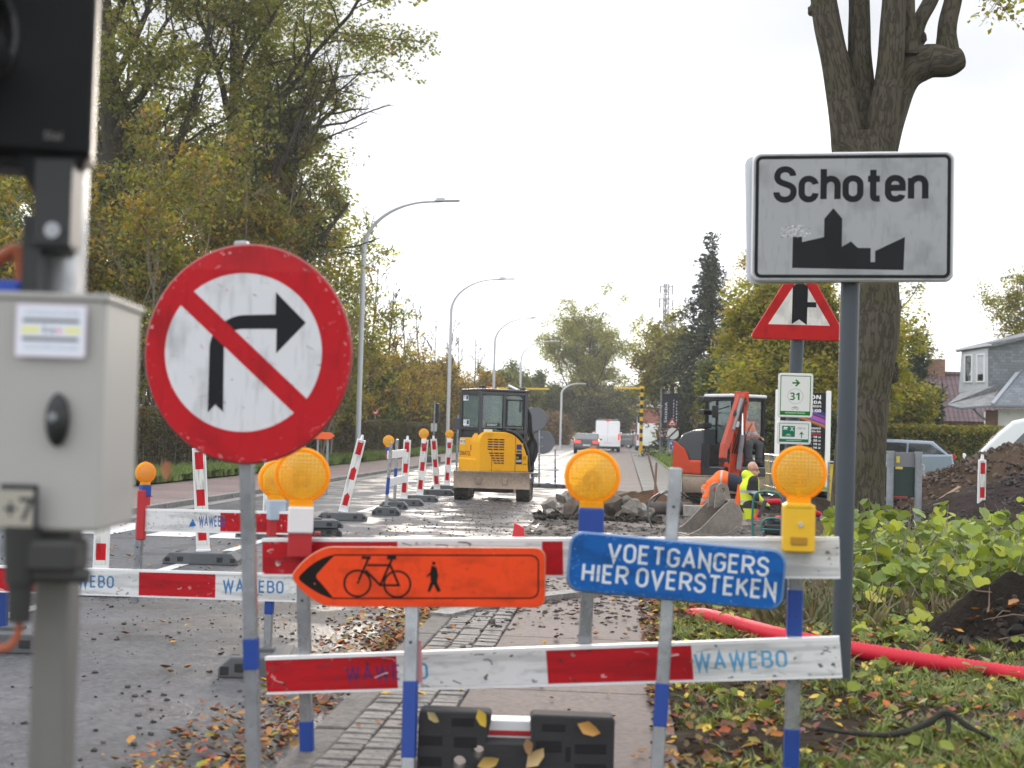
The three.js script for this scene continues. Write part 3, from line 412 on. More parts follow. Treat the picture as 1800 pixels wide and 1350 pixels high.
tree('broad_tree', 'yellowish tree top showing above the slate roof', [23.5, 0, -86], 9.2, 0.2, { ...leafyTree, density: 0.4, per: 1 }, C_BIG, mixc([[[0.25, 0.2, 0.05], 3], [YGREEN, 3]]), M.bark, 529, null, [0.6, 1.0]);
tree('broad_tree', 'bare grey shrub in front of the tall dark spruce', [5.6, 0, -78], 4.8, 0.12, { ...shrub, stems: 9, density: 0.05 }, C_SMALL, mixc([[BROWN, 1]]), M.bark, 531);
function conifer(label, pos, H, R0, s, c, drop = 0.25) {
  seed(s); const g = thing('conifer', label, 'conifer', pos), tb = new Tubes(), pts = [];
  tb.add([V(0, 0, 0), V(rr(-0.2, 0.2), H * 0.5, 0), V(rr(-0.15, 0.15), H, 0)], (t) => 0.24 * (1 - t) + 0.02, 7);
  for (let y = H * 0.1; y < H; y += rr(0.18, 0.36)) { const f = 1 - y / H, n = f < 0.1 ? 3 : 6; for (let k = 0; k < n; k++) { const a = rr(0, 6.3), L = R0 * (f < 0.5 ? f * 1.15 : 0.575 + (f - 0.5) * 0.85) * rr(0.35, 1.2) * 1.25 + 0.08, q = []; for (let i = 0; i <= 4; i++) { const t = i / 4; q.push(V(Math.cos(a) * L * t, y + L * (0.1 * t - drop * 2 * t * t), Math.sin(a) * L * t)); } tb.add(q, (t) => 0.03 * (1 - t) + 0.006, 3); for (let t = 0.25; t <= 1.02; t += 0.5 / Math.max(L, 0.5)) { const j = Math.min(t, 1) * 4, i0 = Math.min(Math.floor(j), 3); pts.push(q[i0].clone().lerp(q[i0 + 1], j - i0).add(V(rr(-0.1, 0.1), rr(-0.15, 0.05), rr(-0.1, 0.1)))); } } }
  tb.mesh('trunk', M.barkDark, g); crown(g, C_NEEDLE, needles, pts, () => c, [0.6, 1.6]); return g;
}
conifer('tall ragged dark spruce standing above the orange excavator', [5.2, 0, -92], 14.6, 4.2, 601, [0.045, 0.06, 0.028], 0.35);
conifer('dark conifer behind the red triangle sign', [8.6, 0, -80], 11.4, 2.6, 607, [0.028, 0.045, 0.022]);
conifer('broad dark conifer under the spruce beside the excavator cab', [6.4, 0, -86], 7.6, 3.2, 611, [0.035, 0.05, 0.025]);
conifer('dark conifer right of the pollarded trunk', [13.2, 0, -66], 6.6, 1.6, 613, [0.03, 0.05, 0.024]);
conifer('small dark yew before the purple tiled roof', [12.7, 0, -60], 3.7, 1.2, 617, [0.02, 0.032, 0.016]);
// clipped hedges: twiggy core and a skin of small leaves
function hedge(label, ax, az, bx, bz, h, w, mix, s, per, set = C_HEDGE, sc = [0.7, 1.25], bare = 0) {
  seed(s); const L = Math.hypot(bx - ax, bz - az), g = thing('clipped_hedge', label, 'hedge', [(ax + bx) / 2, 0, (az + bz) / 2], -Math.atan2(bz - az, bx - ax));
  const core = rbox(L - 0.1, h - 0.16, w - 0.16, 0.1, 0, (h - 0.16) / 2, 0); part('hedge_core', core, std([0.035, 0.032, 0.016], 1, 0, { map: T.soil, bumpMap: T.clod, bumpScale: 0.05 }), g);
  const pts = []; for (let i = 0; i < L * per; i++) { const u = rr(-L / 2, L / 2), k = rnd(); const bump = 0.09 * (fbm(u * 0.8 + s, 2.2, 3) - 0.5); if (k < 0.42) pts.push(V(u, h - 0.1 + bump + rr(-0.06, 0.05), rr(-w / 2, w / 2))); else { const y = Math.pow(rnd(), 0.8) * h; if (bare && y < h * 0.55 && rnd() < bare) continue; pts.push(V(u, Math.max(0.05, y - 0.06), w / 2 - 0.06 + bump + rr(-0.06, 0.06))); } }
  crown(g, set, leafy, pts, mixc(mix), sc, 'foliage');
  const tb = new Tubes(); for (let i = 0; i < L * 8; i++) { const u = rr(-L / 2, L / 2), z = w / 2 - rr(0.02, 0.12); tb.add([V(u, 0, z), V(u + rr(-0.15, 0.15), h * rr(0.4, 0.7), z + rr(-0.05, 0.06)), V(u + rr(-0.2, 0.2), h * rr(0.8, 1.06), z + rr(-0.08, 0.06))], (t) => 0.012 * (1 - t) + 0.003, 3); } tb.mesh('stem', M.twig, g);
  return g;
}
hedge('long brown-green clipped hedge along the left pavement', -12.75, -28, -12.75, -100, 1.72, 1, [[[0.14, 0.135, 0.035], 4], [[0.17, 0.125, 0.045], 3], [[0.11, 0.08, 0.04], 2]], 701, 130, C_HEDGE, [0.8, 1.4], 0.35);
hedge('second dark hedge behind the thin trees on the left', -16.5, -60, -16.5, -112, 2.2, 0.9, [[DOLIVE, 3], [GREEN, 2]], 703, 60, C_SMALL);
hedge('far yellow-green hedge left of the parked traffic', -11.5, -185, -7.6, -186, 2.1, 1.1, [[YGREEN, 3], [OLIVE, 2]], 705, 50, C_SMALL);
hedge('green and yellow hedge behind the silver car and the tree', 5.2, -57, 18.5, -56.2, 2.02, 1.1, [[[0.34, 0.34, 0.04], 4], [[0.44, 0.34, 0.05], 3], [GREEN, 2]], 707, 340, C_HEDGE, [0.9, 1.6]);
hedge('dark green hedge beside the orange excavator cab', 3.6, -47, 7.2, -46.5, 2.3, 0.9, [[[0.12, 0.125, 0.025], 4], [GREEN, 3], [[0.25, 0.17, 0.04], 1]], 709, 330, C_HEDGE, [0.9, 1.6]);
hedge('low dark box hedge between the white vans', -1.9, -158, -0.4, -158, 1.2, 1, [[GREEN, 2], [DOLIVE, 2]], 711, 60, C_SMALL);
hedge('distant green hedge before the far brick house', -3, -196, 3, -196, 3.2, 1, [[OLIVE, 2], [YGREEN, 1], [DOLIVE, 2]], 713, 70, C_SMALL);

// ---- the pollarded lime tree behind the town sign
{
  seed(801); const B = V(2.9, 0.05, -16.6), g = thing('pollarded_tree', 'thick pollarded tree with five heavy upright limbs behind the town sign', 'tree', B), tb = new Tubes();
  const S = 16.6 / FOCAL, at = (px, py, dz = 0) => { const q = P(px, py, 1); const r = ray(px, py), t = (-B.z - dz) / -r.z; void q; return r.multiplyScalar(t).add(EYE).sub(B); };
  const limb = (pts, rs, n = 14) => { const c = new THREE.CatmullRomCurve3(pts), m = 26, q = c.getPoints(m); const ph = rr(0, 9); tb.add(q.map((v, i) => v.add(V(0.004 * Math.sin(i * 0.7 + ph), 0, 0.004 * Math.cos(i * 0.9 + ph)))), (t) => { const f = t * (rs.length - 1), i = Math.min(Math.floor(f), rs.length - 2); return lerp(rs[i], rs[i + 1], f - i) * S * (1 + 0.05 * (fbm(t * 9 + ph, ph, 3) - 0.5)); }, n); };
  limb([at(1498, 1010), at(1507, 880), at(1521, 700), at(1541, 560), at(1530, 400), at(1524, 290), at(1523, 235)], [60, 46, 42, 39, 40, 43, 46, 44], 26);
  limb([at(1500, 330, 0.05), at(1487, 225, 0.08), at(1466, 110, 0.12), at(1448, 20, 0.15), at(1430, -160, 0.2), at(1400, -420, 0.3)], [34, 27, 22, 20, 18, 14]);
  limb([at(1512, 320, -0.15), at(1501, 200, -0.16), at(1470, 90, -0.14), at(1449, -20, -0.1), at(1420, -300, -0.1)], [34, 24, 19, 18, 14]);
  limb([at(1517, 310, -0.1), at(1516, 190, -0.16), at(1511, 80, -0.16), at(1510, -40, -0.12), at(1516, -400, -0.1)], [40, 25, 20, 18, 14]);
  limb([at(1533, 310, 0.02), at(1554, 200, 0.1), at(1566, 100, 0.14), at(1572, -10, 0.16), at(1575, -400, 0.2)], [34, 27, 23, 21, 17]);
  limb([at(1534, 310, -0.1), at(1558, 205, -0.16), at(1588, 130, -0.16), at(1630, 108, -0.14), at(1668, 108, -0.1), at(1688, 102, -0.1)], [36, 33, 34, 31, 27, 19]);
  limb([at(1668, 112, -0.12), at(1664, 60, -0.14), at(1678, -20, -0.14), at(1700, -360, -0.1)], [24, 17, 15, 11]);
  limb([at(1603, 100, -0.16), at(1612, 50, -0.16), at(1640, -10, -0.16), at(1720, -240, -0.2)], [18, 13, 13, 10]);
  limb([at(1598, 95, 0.0), at(1596, 20, 0.04), at(1594, -60, 0.1), at(1600, -360, 0.1)], [17, 13, 12, 9]);
  tb.mesh('trunk', M.bark, g);
  const kn = []; for (const [x, y, r, dz] of [[1568, 250, 10, -0.15], [1502, 262, 14, -0.3], [1562, 655, 17, -0.05], [1686, 98, 8, -0.1], [1430, 18, 9, 0.1], [1620, 68, 9, -0.15], [1505, 700, 16, -0.28], [1530, 770, 15, -0.28], [1500, 860, 18, -0.28]]) { const q = at(x, y, dz), k = new THREE.IcosahedronGeometry(r * S, 3), p = k.attributes.position; for (let i = 0; i < p.count; i++) { const v = V().fromBufferAttribute(p, i), f = 0.75 + 0.6 * fbm(v.x * 60 + x, v.y * 60 + v.z * 40, 3); p.setXYZ(i, v.x * f, v.y * f * 1.2, v.z * f); } k.translate(q.x, q.y, q.z); kn.push(k); }
  kn.forEach((k) => { k.computeVertexNormals(); }); partEach('burl', kn, M.barkDark, g);
  const c0 = cluster(811, 7, 0.16, 0.075, 0.3, 0.8), pts = []; const tw = new Tubes();
  for (let i = 0; i < 16; i++) { const s = at(rr(1700, 1800), rr(-60, -20), rr(-0.3, 0.3)), e = at(rr(1720, 1810), rr(0, 46), rr(-0.3, 0.3)); tw.add([s, s.clone().lerp(e, 0.5).add(V(0.04, 0.02, 0)), e], (t) => 0.006 * (1 - t) + 0.002, 4); pts.push(e, s.clone().lerp(e, 0.6)); }
  const root = at(1705, -250, -0.1); tw.add([root, at(1740, -120), at(1800, -40)], (t) => 0.03 * (1 - t) + 0.006, 5);
  tw.mesh('twig', M.twig, g); crown(g, c0, leafy, pts, mixc([[OLIVE, 3], [YGREEN, 2], [BROWN, 1]]), [0.6, 1.1]);
}
// ---- big-leaved undergrowth at the foot of the tree
const limeLeaf = (() => { const g = new THREE.BufferGeometry(), p = [0, 0, 0], idx = []; const N = 12; for (let i = 0; i <= N; i++) { const a = -PI / 2 + 0.25 + (i / N) * (2 * PI - 0.5), r = 0.5 * (1 + 0.14 * Math.cos(a - PI / 2) + (i % 2 ? 0.03 : -0.02)); const x = Math.cos(a) * r, z = Math.sin(a) * r + 0.28; p.push(x, 0.22 * x * x - 0.3 * Math.max(0, z - 0.2) ** 2 + (i % 3 ? 0.02 : -0.02), z); } for (let i = 1; i <= N; i++) idx.push(0, i + 1, i); g.setAttribute('position', new THREE.Float32BufferAttribute(p, 3)); g.setIndex(idx); g.computeVertexNormals(); return g; })();
{
  seed(821); const g = thing('undergrowth', 'bright green broad-leaved suckers growing round the foot of the pollarded tree', 'bush', [0, 0, 0]);
  const mats = [[0.31, 0.38, 0.035], [0.22, 0.29, 0.035], [0.4, 0.43, 0.045], [0.16, 0.22, 0.045], [0.46, 0.43, 0.06], [0.24, 0.31, 0.09]].map((c) => std(c, 0.8, 0, { specularIntensity: 0.5, side: THREE.DoubleSide, transmission: 0.4, thickness: 0 }));
  const big = [], st = new Tubes();
  const topY = (x, d) => 0.05 + (0.48 + 0.3 * fbm(x * 1.3, d * 1.1, 3)) * smooth(d, 9.6, 12) * smooth(x, 1.0, 2.4);
  for (let i = 0; i < 760; i++) { // stems with leaves along them
    const d = rr(9.6, 16.4), x = rr(1.7, 5.4) + (d - 12) * 0.14; if (Math.hypot(x - 2.95, d - 16.6) < 0.5) continue; if (d < 10.9 && x > 2.2) continue;
    const y0 = vergeH(x, d), h = topY(x, d) * rr(0.45, 1.08), a = rr(0, 6.3), l = rr(0.05, 0.35), base = V(x, y0 - 0.02, -d), tip = V(x + Math.cos(a) * l, y0 + h, -d + Math.sin(a) * l), mid = base.clone().lerp(tip, 0.5).add(V(rr(-0.06, 0.06), 0.05, rr(-0.06, 0.06)));
    st.add([base, mid, tip], (t) => 0.006 * (1 - t) + 0.002, 4);
    for (let k = 0; k < 6; k++) { const t = rr(0.2, 1), q = t < 0.5 ? base.clone().lerp(mid, t * 2) : mid.clone().lerp(tip, t * 2 - 1); big.push([q.x + rr(-0.05, 0.05), q.y, q.z + rr(-0.05, 0.05), rr(0, 6.3), (0.05 + 0.11 * Math.pow(rnd(), 1.4)) * (0.75 + 0.4 * t), rr(0.0, 1.05), rr(-0.5, 0.5)]); }
  }
  // a shoot climbing the trunk
  for (let k = 0; k < 0; k++) big.push([2.95 + rr(-0.2, 0.5), rr(0.5, 1.35), -16.1 + rr(-0.1, 0.2), rr(0, 6.3), rr(0.08, 0.17), rr(0, 1), rr(-0.6, 0.6)]);
  st.mesh('stem', M.twig, g);
  const depth = (b) => -b[2]; big.sort((a, b) => (depth(a) - a[1] * 3) - (depth(b) - b[1] * 3));
  const near = big.slice(0, 290), rest = big.slice(290);
  for (const b of near) { const m = new THREE.Mesh(limeLeaf, pick(mats)); m.name = 'leaf'; m.position.set(b[0], b[1], b[2]); m.rotation.set(b[5], b[3], b[6], 'YXZ'); m.scale.setScalar(b[4]); m.castShadow = m.receiveShadow = true; g.add(m); }
  scatter('foliage', limeLeaf, leafMatGreen(), rest.map((b) => [b[0], b[1], b[2], b[3], b[4], pick([[0.31, 0.38, 0.035], [0.22, 0.29, 0.035], [0.4, 0.43, 0.045], [0.16, 0.22, 0.045], [0.24, 0.31, 0.09]]), b[5], b[6]]), null, null, g);
}
function leafMatGreen() { return std([1, 1, 1], 0.8, 0, { specularIntensity: 0.5, side: THREE.DoubleSide, transmission: 0.4, thickness: 0 }); }
{ // low weeds among the litter
  seed(841); const L = []; for (let i = 0; i < 900; i++) { const d = rr(4.2, 11.5), x = rr(0.5, 5.5), g = fbm(x * 1.1 + 15, d * 1.1, 3); if (g < 0.5) continue; const k = rr(0.7, 1.25); L.push([x, vergeH(x, d) + rr(0.02, 0.12), -d, rr(0, 6.3), rr(0.035, 0.085), [0.2 * k, 0.24 * k, 0.03 * k], rr(-0.4, 0.8), rr(-0.5, 0.5)]); }
  scatter('ground_weeds', limeLeaf, leafMatGreen(), L, 'low bright green weeds among the dead leaves in the foreground', 'weeds');
  const D = []; for (let i = 0; i < 420; i++) { const d = rr(9.8, 14), x = rr(0.9, 2.6); D.push([x, vergeH(x, d), -d, rr(0, 6.3), [2.2, rr(0.5, 2.0), 2.2], pick([[0.14, 0.1, 0.05], [0.2, 0.16, 0.07], [0.1, 0.12, 0.035]])]); }
  scatter('dry_stalks', bladeGeo, bladeMat, D, 'dry brown stalks and tangle left of the leafy suckers', 'weeds');
}

// ---------------------------------------------------------------- lettering: a plain stroke alphabet on a canvas
const GLYPH = {
  A: [.62, (c) => { c.moveTo(0, 0); c.lineTo(.31, 1); c.lineTo(.62, 0); c.moveTo(.1, .32); c.lineTo(.52, .32); }], B: [.54, (c) => { c.moveTo(0, 0); c.lineTo(0, 1); c.lineTo(.28, 1); c.bezierCurveTo(.58, 1, .58, .53, .28, .53); c.lineTo(0, .53); c.moveTo(.28, .53); c.bezierCurveTo(.66, .53, .66, 0, .28, 0); c.lineTo(0, 0); }],
  E: [.46, (c) => { c.moveTo(.46, 1); c.lineTo(0, 1); c.lineTo(0, 0); c.lineTo(.46, 0); c.moveTo(0, .52); c.lineTo(.4, .52); }], G: [.54, (c) => { c.moveTo(.54, .78); c.bezierCurveTo(.5, 1.08, 0, 1.08, 0, .72); c.lineTo(0, .28); c.bezierCurveTo(0, -.08, .54, -.08, .54, .28); c.lineTo(.54, .48); c.lineTo(.3, .48); }],
  H: [.52, (c) => { c.moveTo(0, 0); c.lineTo(0, 1); c.moveTo(.52, 0); c.lineTo(.52, 1); c.moveTo(0, .52); c.lineTo(.52, .52); }], I: [.04, (c) => { c.moveTo(.02, 0); c.lineTo(.02, 1); }],
  K: [.52, (c) => { c.moveTo(0, 0); c.lineTo(0, 1); c.moveTo(.5, 1); c.lineTo(0, .4); c.moveTo(.18, .6); c.lineTo(.54, 0); }], N: [.54, (c) => { c.moveTo(0, 0); c.lineTo(0, 1); c.lineTo(.54, 0); c.lineTo(.54, 1); }],
  O: [.54, (c) => { c.moveTo(0, .7); c.bezierCurveTo(0, 1.1, .54, 1.1, .54, .7); c.lineTo(.54, .3); c.bezierCurveTo(.54, -.1, 0, -.1, 0, .3); c.closePath(); }], R: [.54, (c) => { c.moveTo(0, 0); c.lineTo(0, 1); c.lineTo(.28, 1); c.bezierCurveTo(.64, 1, .64, .48, .28, .48); c.lineTo(0, .48); c.moveTo(.28, .48); c.lineTo(.56, 0); }],
  S: [.52, (c) => { c.moveTo(.5, .78); c.bezierCurveTo(.48, 1.08, .02, 1.08, .02, .76); c.bezierCurveTo(.02, .44, .52, .58, .52, .26); c.bezierCurveTo(.52, -.1, 0, -.1, 0, .24); }], T: [.56, (c) => { c.moveTo(0, 1); c.lineTo(.56, 1); c.moveTo(.28, 1); c.lineTo(.28, 0); }],
  V: [.6, (c) => { c.moveTo(0, 1); c.lineTo(.3, 0); c.lineTo(.6, 1); }], W: [.9, (c) => { c.moveTo(0, 1); c.lineTo(.22, 0); c.lineTo(.45, .9); c.lineTo(.68, 0); c.lineTo(.9, 1); }],
  c: [.42, (c) => { c.moveTo(.42, .5); c.bezierCurveTo(.36, .76, 0, .74, 0, .45); c.lineTo(0, .24); c.bezierCurveTo(0, -.08, .4, -.08, .42, .2); }], h: [.42, (c) => { c.moveTo(0, 0); c.lineTo(0, 1); c.moveTo(0, .45); c.bezierCurveTo(.02, .74, .42, .76, .42, .44); c.lineTo(.42, 0); }],
  o: [.44, (c) => { c.moveTo(0, .46); c.bezierCurveTo(0, .76, .44, .76, .44, .46); c.lineTo(.44, .22); c.bezierCurveTo(.44, -.08, 0, -.08, 0, .22); c.closePath(); }], t: [.34, (c) => { c.moveTo(.14, .96); c.lineTo(.14, .16); c.bezierCurveTo(.14, 0, .2, 0, .34, .01); c.moveTo(-.02, .66); c.lineTo(.34, .66); }],
  e: [.44, (c) => { c.moveTo(.01, .36); c.lineTo(.43, .36); c.lineTo(.43, .46); c.bezierCurveTo(.43, .76, 0, .76, 0, .46); c.lineTo(0, .22); c.bezierCurveTo(0, -.08, .38, -.06, .42, .13); }], n: [.42, (c) => { c.moveTo(0, 0); c.lineTo(0, .68); c.moveTo(0, .45); c.bezierCurveTo(.02, .74, .42, .76, .42, .44); c.lineTo(.42, 0); }], ' ': [.3, () => {}],
};
function strokeText(c, text, x, y, h, weight, gap = 0.24, sx = 1) { // baseline at y, letters h high
  c.lineWidth = weight * h; c.lineJoin = 'miter'; c.lineCap = 'butt'; let at = x;
  for (const ch of text) { const [w, f] = GLYPH[ch]; c.save(); c.translate(at, y); c.scale(h * sx, -h); c.beginPath(); f(c); c.restore(); c.stroke(); at += (w + gap) * h * sx; }
  return at;
}
function scuffs(c, w, h, n, cols, s, edge = 0) { seed(s); for (let i = 0; i < n; i++) { let x = rnd() * w, y = rnd() * h; if (edge && rnd() < edge) { if (rnd() < 0.5) x = rnd() < 0.5 ? rnd() * w * 0.04 : w * (1 - rnd() * 0.04); else y = rnd() < 0.5 ? rnd() * h * 0.07 : h * (1 - rnd() * 0.07); } c.fillStyle = c.strokeStyle = pick(cols); c.globalAlpha = rr(0.25, 0.9); if (rnd() < 0.6) { const r = rr(1, 5) * w / 1024; c.beginPath(); c.moveTo(x, y); for (let k = 0; k < 7; k++) { const a = k / 7 * 6.28; c.lineTo(x + Math.cos(a) * r * rr(0.4, 1.7), y + Math.sin(a) * r * rr(0.4, 1.3)); } c.fill(); } else { c.lineWidth = rr(0.7, 3) * w / 1024; c.beginPath(); c.moveTo(x, y); c.quadraticCurveTo(x + rr(-30, 30), y + rr(-14, 14), x + rr(-50, 50), y + rr(-20, 20)); c.stroke(); } } c.globalAlpha = 1; }
function soilOn(c, w, h, s, k = 0.2) { const im = c.getImageData(0, 0, w, h), d = im.data; for (let y = 0; y < h; y++) for (let x = 0; x < w; x++) { const a = fbm(x / w * 7 + s, y / h * 5 + s, 4), b = fbm(x / w * 60 + s, y / h * 8, 3), f = 1 - k * smooth(a, 0.45, 0.75) - k * 0.5 * smooth(b, 0.55, 0.8), o = (y * w + x) * 4; d[o] *= f; d[o + 1] *= f * 0.995; d[o + 2] *= f * 0.98; } c.putImageData(im, 0, 0); }
const printed = (tex, rough = 0.45, o = {}) => std([0.92, 0.92, 0.92], rough + 0.15, 0, { map: tex, specularIntensity: 0.4, ...o });

// ---------------------------------------------------------------- warning lamps
T.lens = dataTex(256, 256, (u, v) => { const gx = Math.abs((u * 15) % 1 - 0.5) * 2, gy = Math.abs((v * 15) % 1 - 0.5) * 2; return Math.max(smooth(gx, 0.7, 1), smooth(gy, 0.7, 1)); });
const amber = std([1, 0.7, 0.006], 0.6, 0, { transmission: 0.72, thickness: 0, bumpMap: T.lens, bumpScale: 0.01, specularIntensity: 0.5 });
const amberRim = std([1, 0.52, 0.004], 0.9, 0, { transmission: 0.5, thickness: 0, specularIntensity: 0.5 });
const reflector = std([0.9, 0.42, 0.02], 0.5);
function lamp(name, label, pos, turn, r, foot, group = 'amber warning lamps on the barriers and beacons') {
  const t = thing(name, label, 'warning lamp', pos, turn, group);
  const dome = new THREE.SphereGeometry(1, 36, 14, 0, 2 * PI, 0, PI / 2); dome.rotateX(PI / 2).scale(r * 0.86, r * 0.86, r * 0.3).translate(0, 0, r * 0.17);
  const back = new THREE.SphereGeometry(1, 36, 14, 0, 2 * PI, 0, PI / 2); back.rotateX(-PI / 2).scale(r * 0.86, r * 0.86, r * 0.3).translate(0, 0, -r * 0.17);
  for (const g of [dome, back]) { const p = g.attributes.position, uv = g.attributes.uv; for (let i = 0; i < p.count; i++) uv.setXY(i, p.getX(i) / (2 * r) + 0.5, p.getY(i) / (2 * r) + 0.5); }
  part('lens', dome, amber, t, null, true); part('lens', back, amber, t, null, true);
  part('rim', [new THREE.TorusGeometry(r * 0.92, r * 0.09, 10, 44), cyl(r * 0.93, r * 0.93, r * 0.34, 0, 0, 0, PI / 2, 0, 0, 40)].slice(0, 1).concat([ring(r * 0.84, r, r * 0.36)]), amberRim, t);
  part('bulb', [sph(r * 0.13, 0, -r * 0.12, 0, 10), cyl(r * 0.05, r * 0.08, r * 0.7, 0, -r * 0.5, 0)], std([0.95, 0.85, 0.5], 0.2), t); part('reflector', xf(new THREE.SphereGeometry(r * 0.34, 20, 8, 0, 2 * PI, 0, PI / 2).rotateX(-PI / 2).scale(1, 1, 0.5), 0, -r * 0.12, -r * 0.02), std([0.95, 0.9, 0.75], 0.15, 0.9, { side: THREE.DoubleSide }), t);
  part('screw', [cyl(r * 0.09, r * 0.11, r * 0.1, 0, r * 1.03, 0)], std([0.5, 0.12, 0.02], 0.5), t);
  const neck = rbox(r * 0.85, r * 0.3, r * 0.5, r * 0.06, 0, -r * 1.02, 0); part('neck', neck, amberRim, t);
  foot(t, r); return t;
}
function ring(r0, r1, d) { const s = new THREE.Shape(); s.absarc(0, 0, r1, 0, 2 * PI); const h = new THREE.Path(); h.absarc(0, 0, r0, 0, 2 * PI, true); s.holes.push(h); return ext(s, d, 0.006, 28); }
const holderBox = (top, h, mTop, mLow) => (t, r) => { part('battery_box', rbox(r * 0.9, r * h, r * 0.85, r * 0.08, 0, -r * 1.1 - r * h / 2, 0), mTop, t); if (mLow) part('clamp', [rbox(r * 0.86, r * 0.95, r * 0.66, r * 0.05, 0, -r * (1.1 + h) - r * 0.38, 0), box(r * 0.2, r * 0.1, r * 0.2, r * 0.62, -r * (1.1 + h), 0)], mLow, t); };
const camTurn = R(4.6);

// ---------------------------------------------------------------- barriers of striped rails
function railTex(h0, spans, draws, s) { return canvasTex(2048, 128, (c, w, h) => { c.fillStyle = '#d4d6d8'; c.fillRect(0, 0, w, h); for (const [a, b] of spans) { c.fillStyle = '#b0101c'; c.fillRect(a * w, 0, (b - a) * w, h); } draws(c, w, h); scuffs(c, w, h, 110, ['#55504a', '#8a8580', '#e4e2de', '#3a3632'], s, 0.3); soilOn(c, w, h, s, 0.13); }); }
const stencil = (c, text, x, y, h, col, alpha = 0.85) => { c.save(); c.strokeStyle = col; c.globalAlpha = alpha; strokeText(c, text, x, y, h, 0.17, 0.34, 0.95); c.globalAlpha = 1; c.restore(); };
function railMesh(parent, a, b, h, tex, label) { // a striped board between two points of the group's space
  const L = a.distanceTo(b), mid = a.clone().lerp(b, 0.5), d = b.clone().sub(a), ry = -Math.atan2(d.z, d.x), rz = Math.asin(d.y / L), g = new THREE.Group(); void g;
  const body = part('rail', [rbox(L, h, 0.028, 0.006, 0, 0, 0), box(L, 0.014, 0.036, 0, h / 2 + 0.001, 0), box(L, 0.008, 0.036, 0, -h / 2 - 0.0005, 0)], M.white, parent, label);
  body.position.copy(mid); body.rotation.set(0, ry, rz, 'YXZ');
  const f = face(rrect(L - 0.004, h - 0.012, 0.003)); f.translate(0, 0, 0.0165); part('striped_face', f, printed(tex, 0.4), body, null, true);
  return body;
}
function post(parent, top, bottom, w, bands, name = 'post') { // square tube with painted blue bands, [from, to] measured as a share from the top
  const p = part(name, beam(top, bottom, w, w, 0), M.galv, parent); const d = bottom.clone().sub(top);
  for (const [a, b] of bands) part('blue_band', beam(top.clone().addScaledVector(d, a), top.clone().addScaledVector(d, b), w + 0.004, w + 0.004), M.blue, p);
  const hole = []; for (const t of [0.12, 0.32]) { const q = top.clone().addScaledVector(d, t); hole.push(cyl(0.006, 0.006, 0.002, q.x, q.y, q.z + w / 2 + 0.001, PI / 2, 0, 0, 10)); } partEach('bolt_hole', hole, M.black, p);
  return p;
}
// nearest barrier
{
  const at = (x, y, d) => P(x, y, d), O = V(0.15, 0, -5.7), L = (x, y, d) => at(x, y, d).sub(O);
  const g = thing('striped_barrier', 'nearest red and white barrier of two rails carrying the orange and blue signs', 'barrier', O);
  const t1 = railTex(128, [[0, 0.25], [0.505, 0.755]].map(([a, b]) => [a, b]), () => {}, 11); void t1;
  railMesh(g, L(463, 980, 6.07), L(1476, 981, 5.52), 0.148, railTex(128, [[0, 0.252], [0.509, 0.545]], () => {}, 12));
  railMesh(g, L(470, 1187.5, 6.07), L(1478, 1155, 5.52), 0.146, railTex(128, [[0, 0.245], [0.513, 0.76]], (c, w, h) => { stencil(c, 'WAWE', w * 0.152, h * 0.72, h * 0.42, '#3a2f86', 0.6); stencil(c, 'BO', w * 0.262, h * 0.72, h * 0.44, '#2e7fb4', 0.8); stencil(c, 'WAWEBO', w * 0.765, h * 0.7, h * 0.44, '#3f8ec4', 0.75); c.fillStyle = '#2c4aa0'; c.globalAlpha = 0.4; c.fillRect(w * 0.13, h * 0.6, 8, 12); c.globalAlpha = 1; }, 13));
  post(g, L(530, 905, 6.08), L(541, 1372, 6.08), 0.052, [[0.77, 1]]);
  post(g, L(1041, 905, 5.85), L(1026, 1160, 5.85), 0.054, [[0.0, 0.05]]);
  post(g, L(1400, 930, 5.6), L(1389, 1400, 5.6), 0.055, [[0.22, 0.4], [0.74, 0.95]]);
}
lamp('warning_lamp', 'amber warning lamp on a white box with red clamp, overlapped by the round sign', P(531, 836, 5.98), camTurn + 0.15, 0.117, holderBox(0, 0.95, M.white, M.red));
lamp('warning_lamp', 'amber warning lamp on a blue and white box above the blue sign', P(1041, 838, 5.75), camTurn - 0.05, 0.113, holderBox(0, 0.95, M.blue, M.red));
lamp('warning_lamp', 'amber warning lamp on a yellow box at the right barrier end', P(1405, 832, 5.5), camTurn - 0.12, 0.105, (t, r) => { part('battery_box', [rbox(r * 1.16, r * 1.75, r * 0.95, r * 0.09, 0, -r * 2.0, 0), rbox(r * 0.95, r * 0.18, r * 1.0, r * 0.05, 0, -r * 1.18, 0)], M.yellowBox, t); part('notch', rbox(r * 0.6, r * 0.3, 0.012, 0.004, 0, -r * 2.45, r * 0.475), std([0.35, 0.18, 0.005], 0.6), t); part('bolt', cyl(r * 0.09, r * 0.09, r * 0.1, r * 0.05, -r * 1.85, r * 0.5, PI / 2, 0, 0, 8), M.chrome, t); });
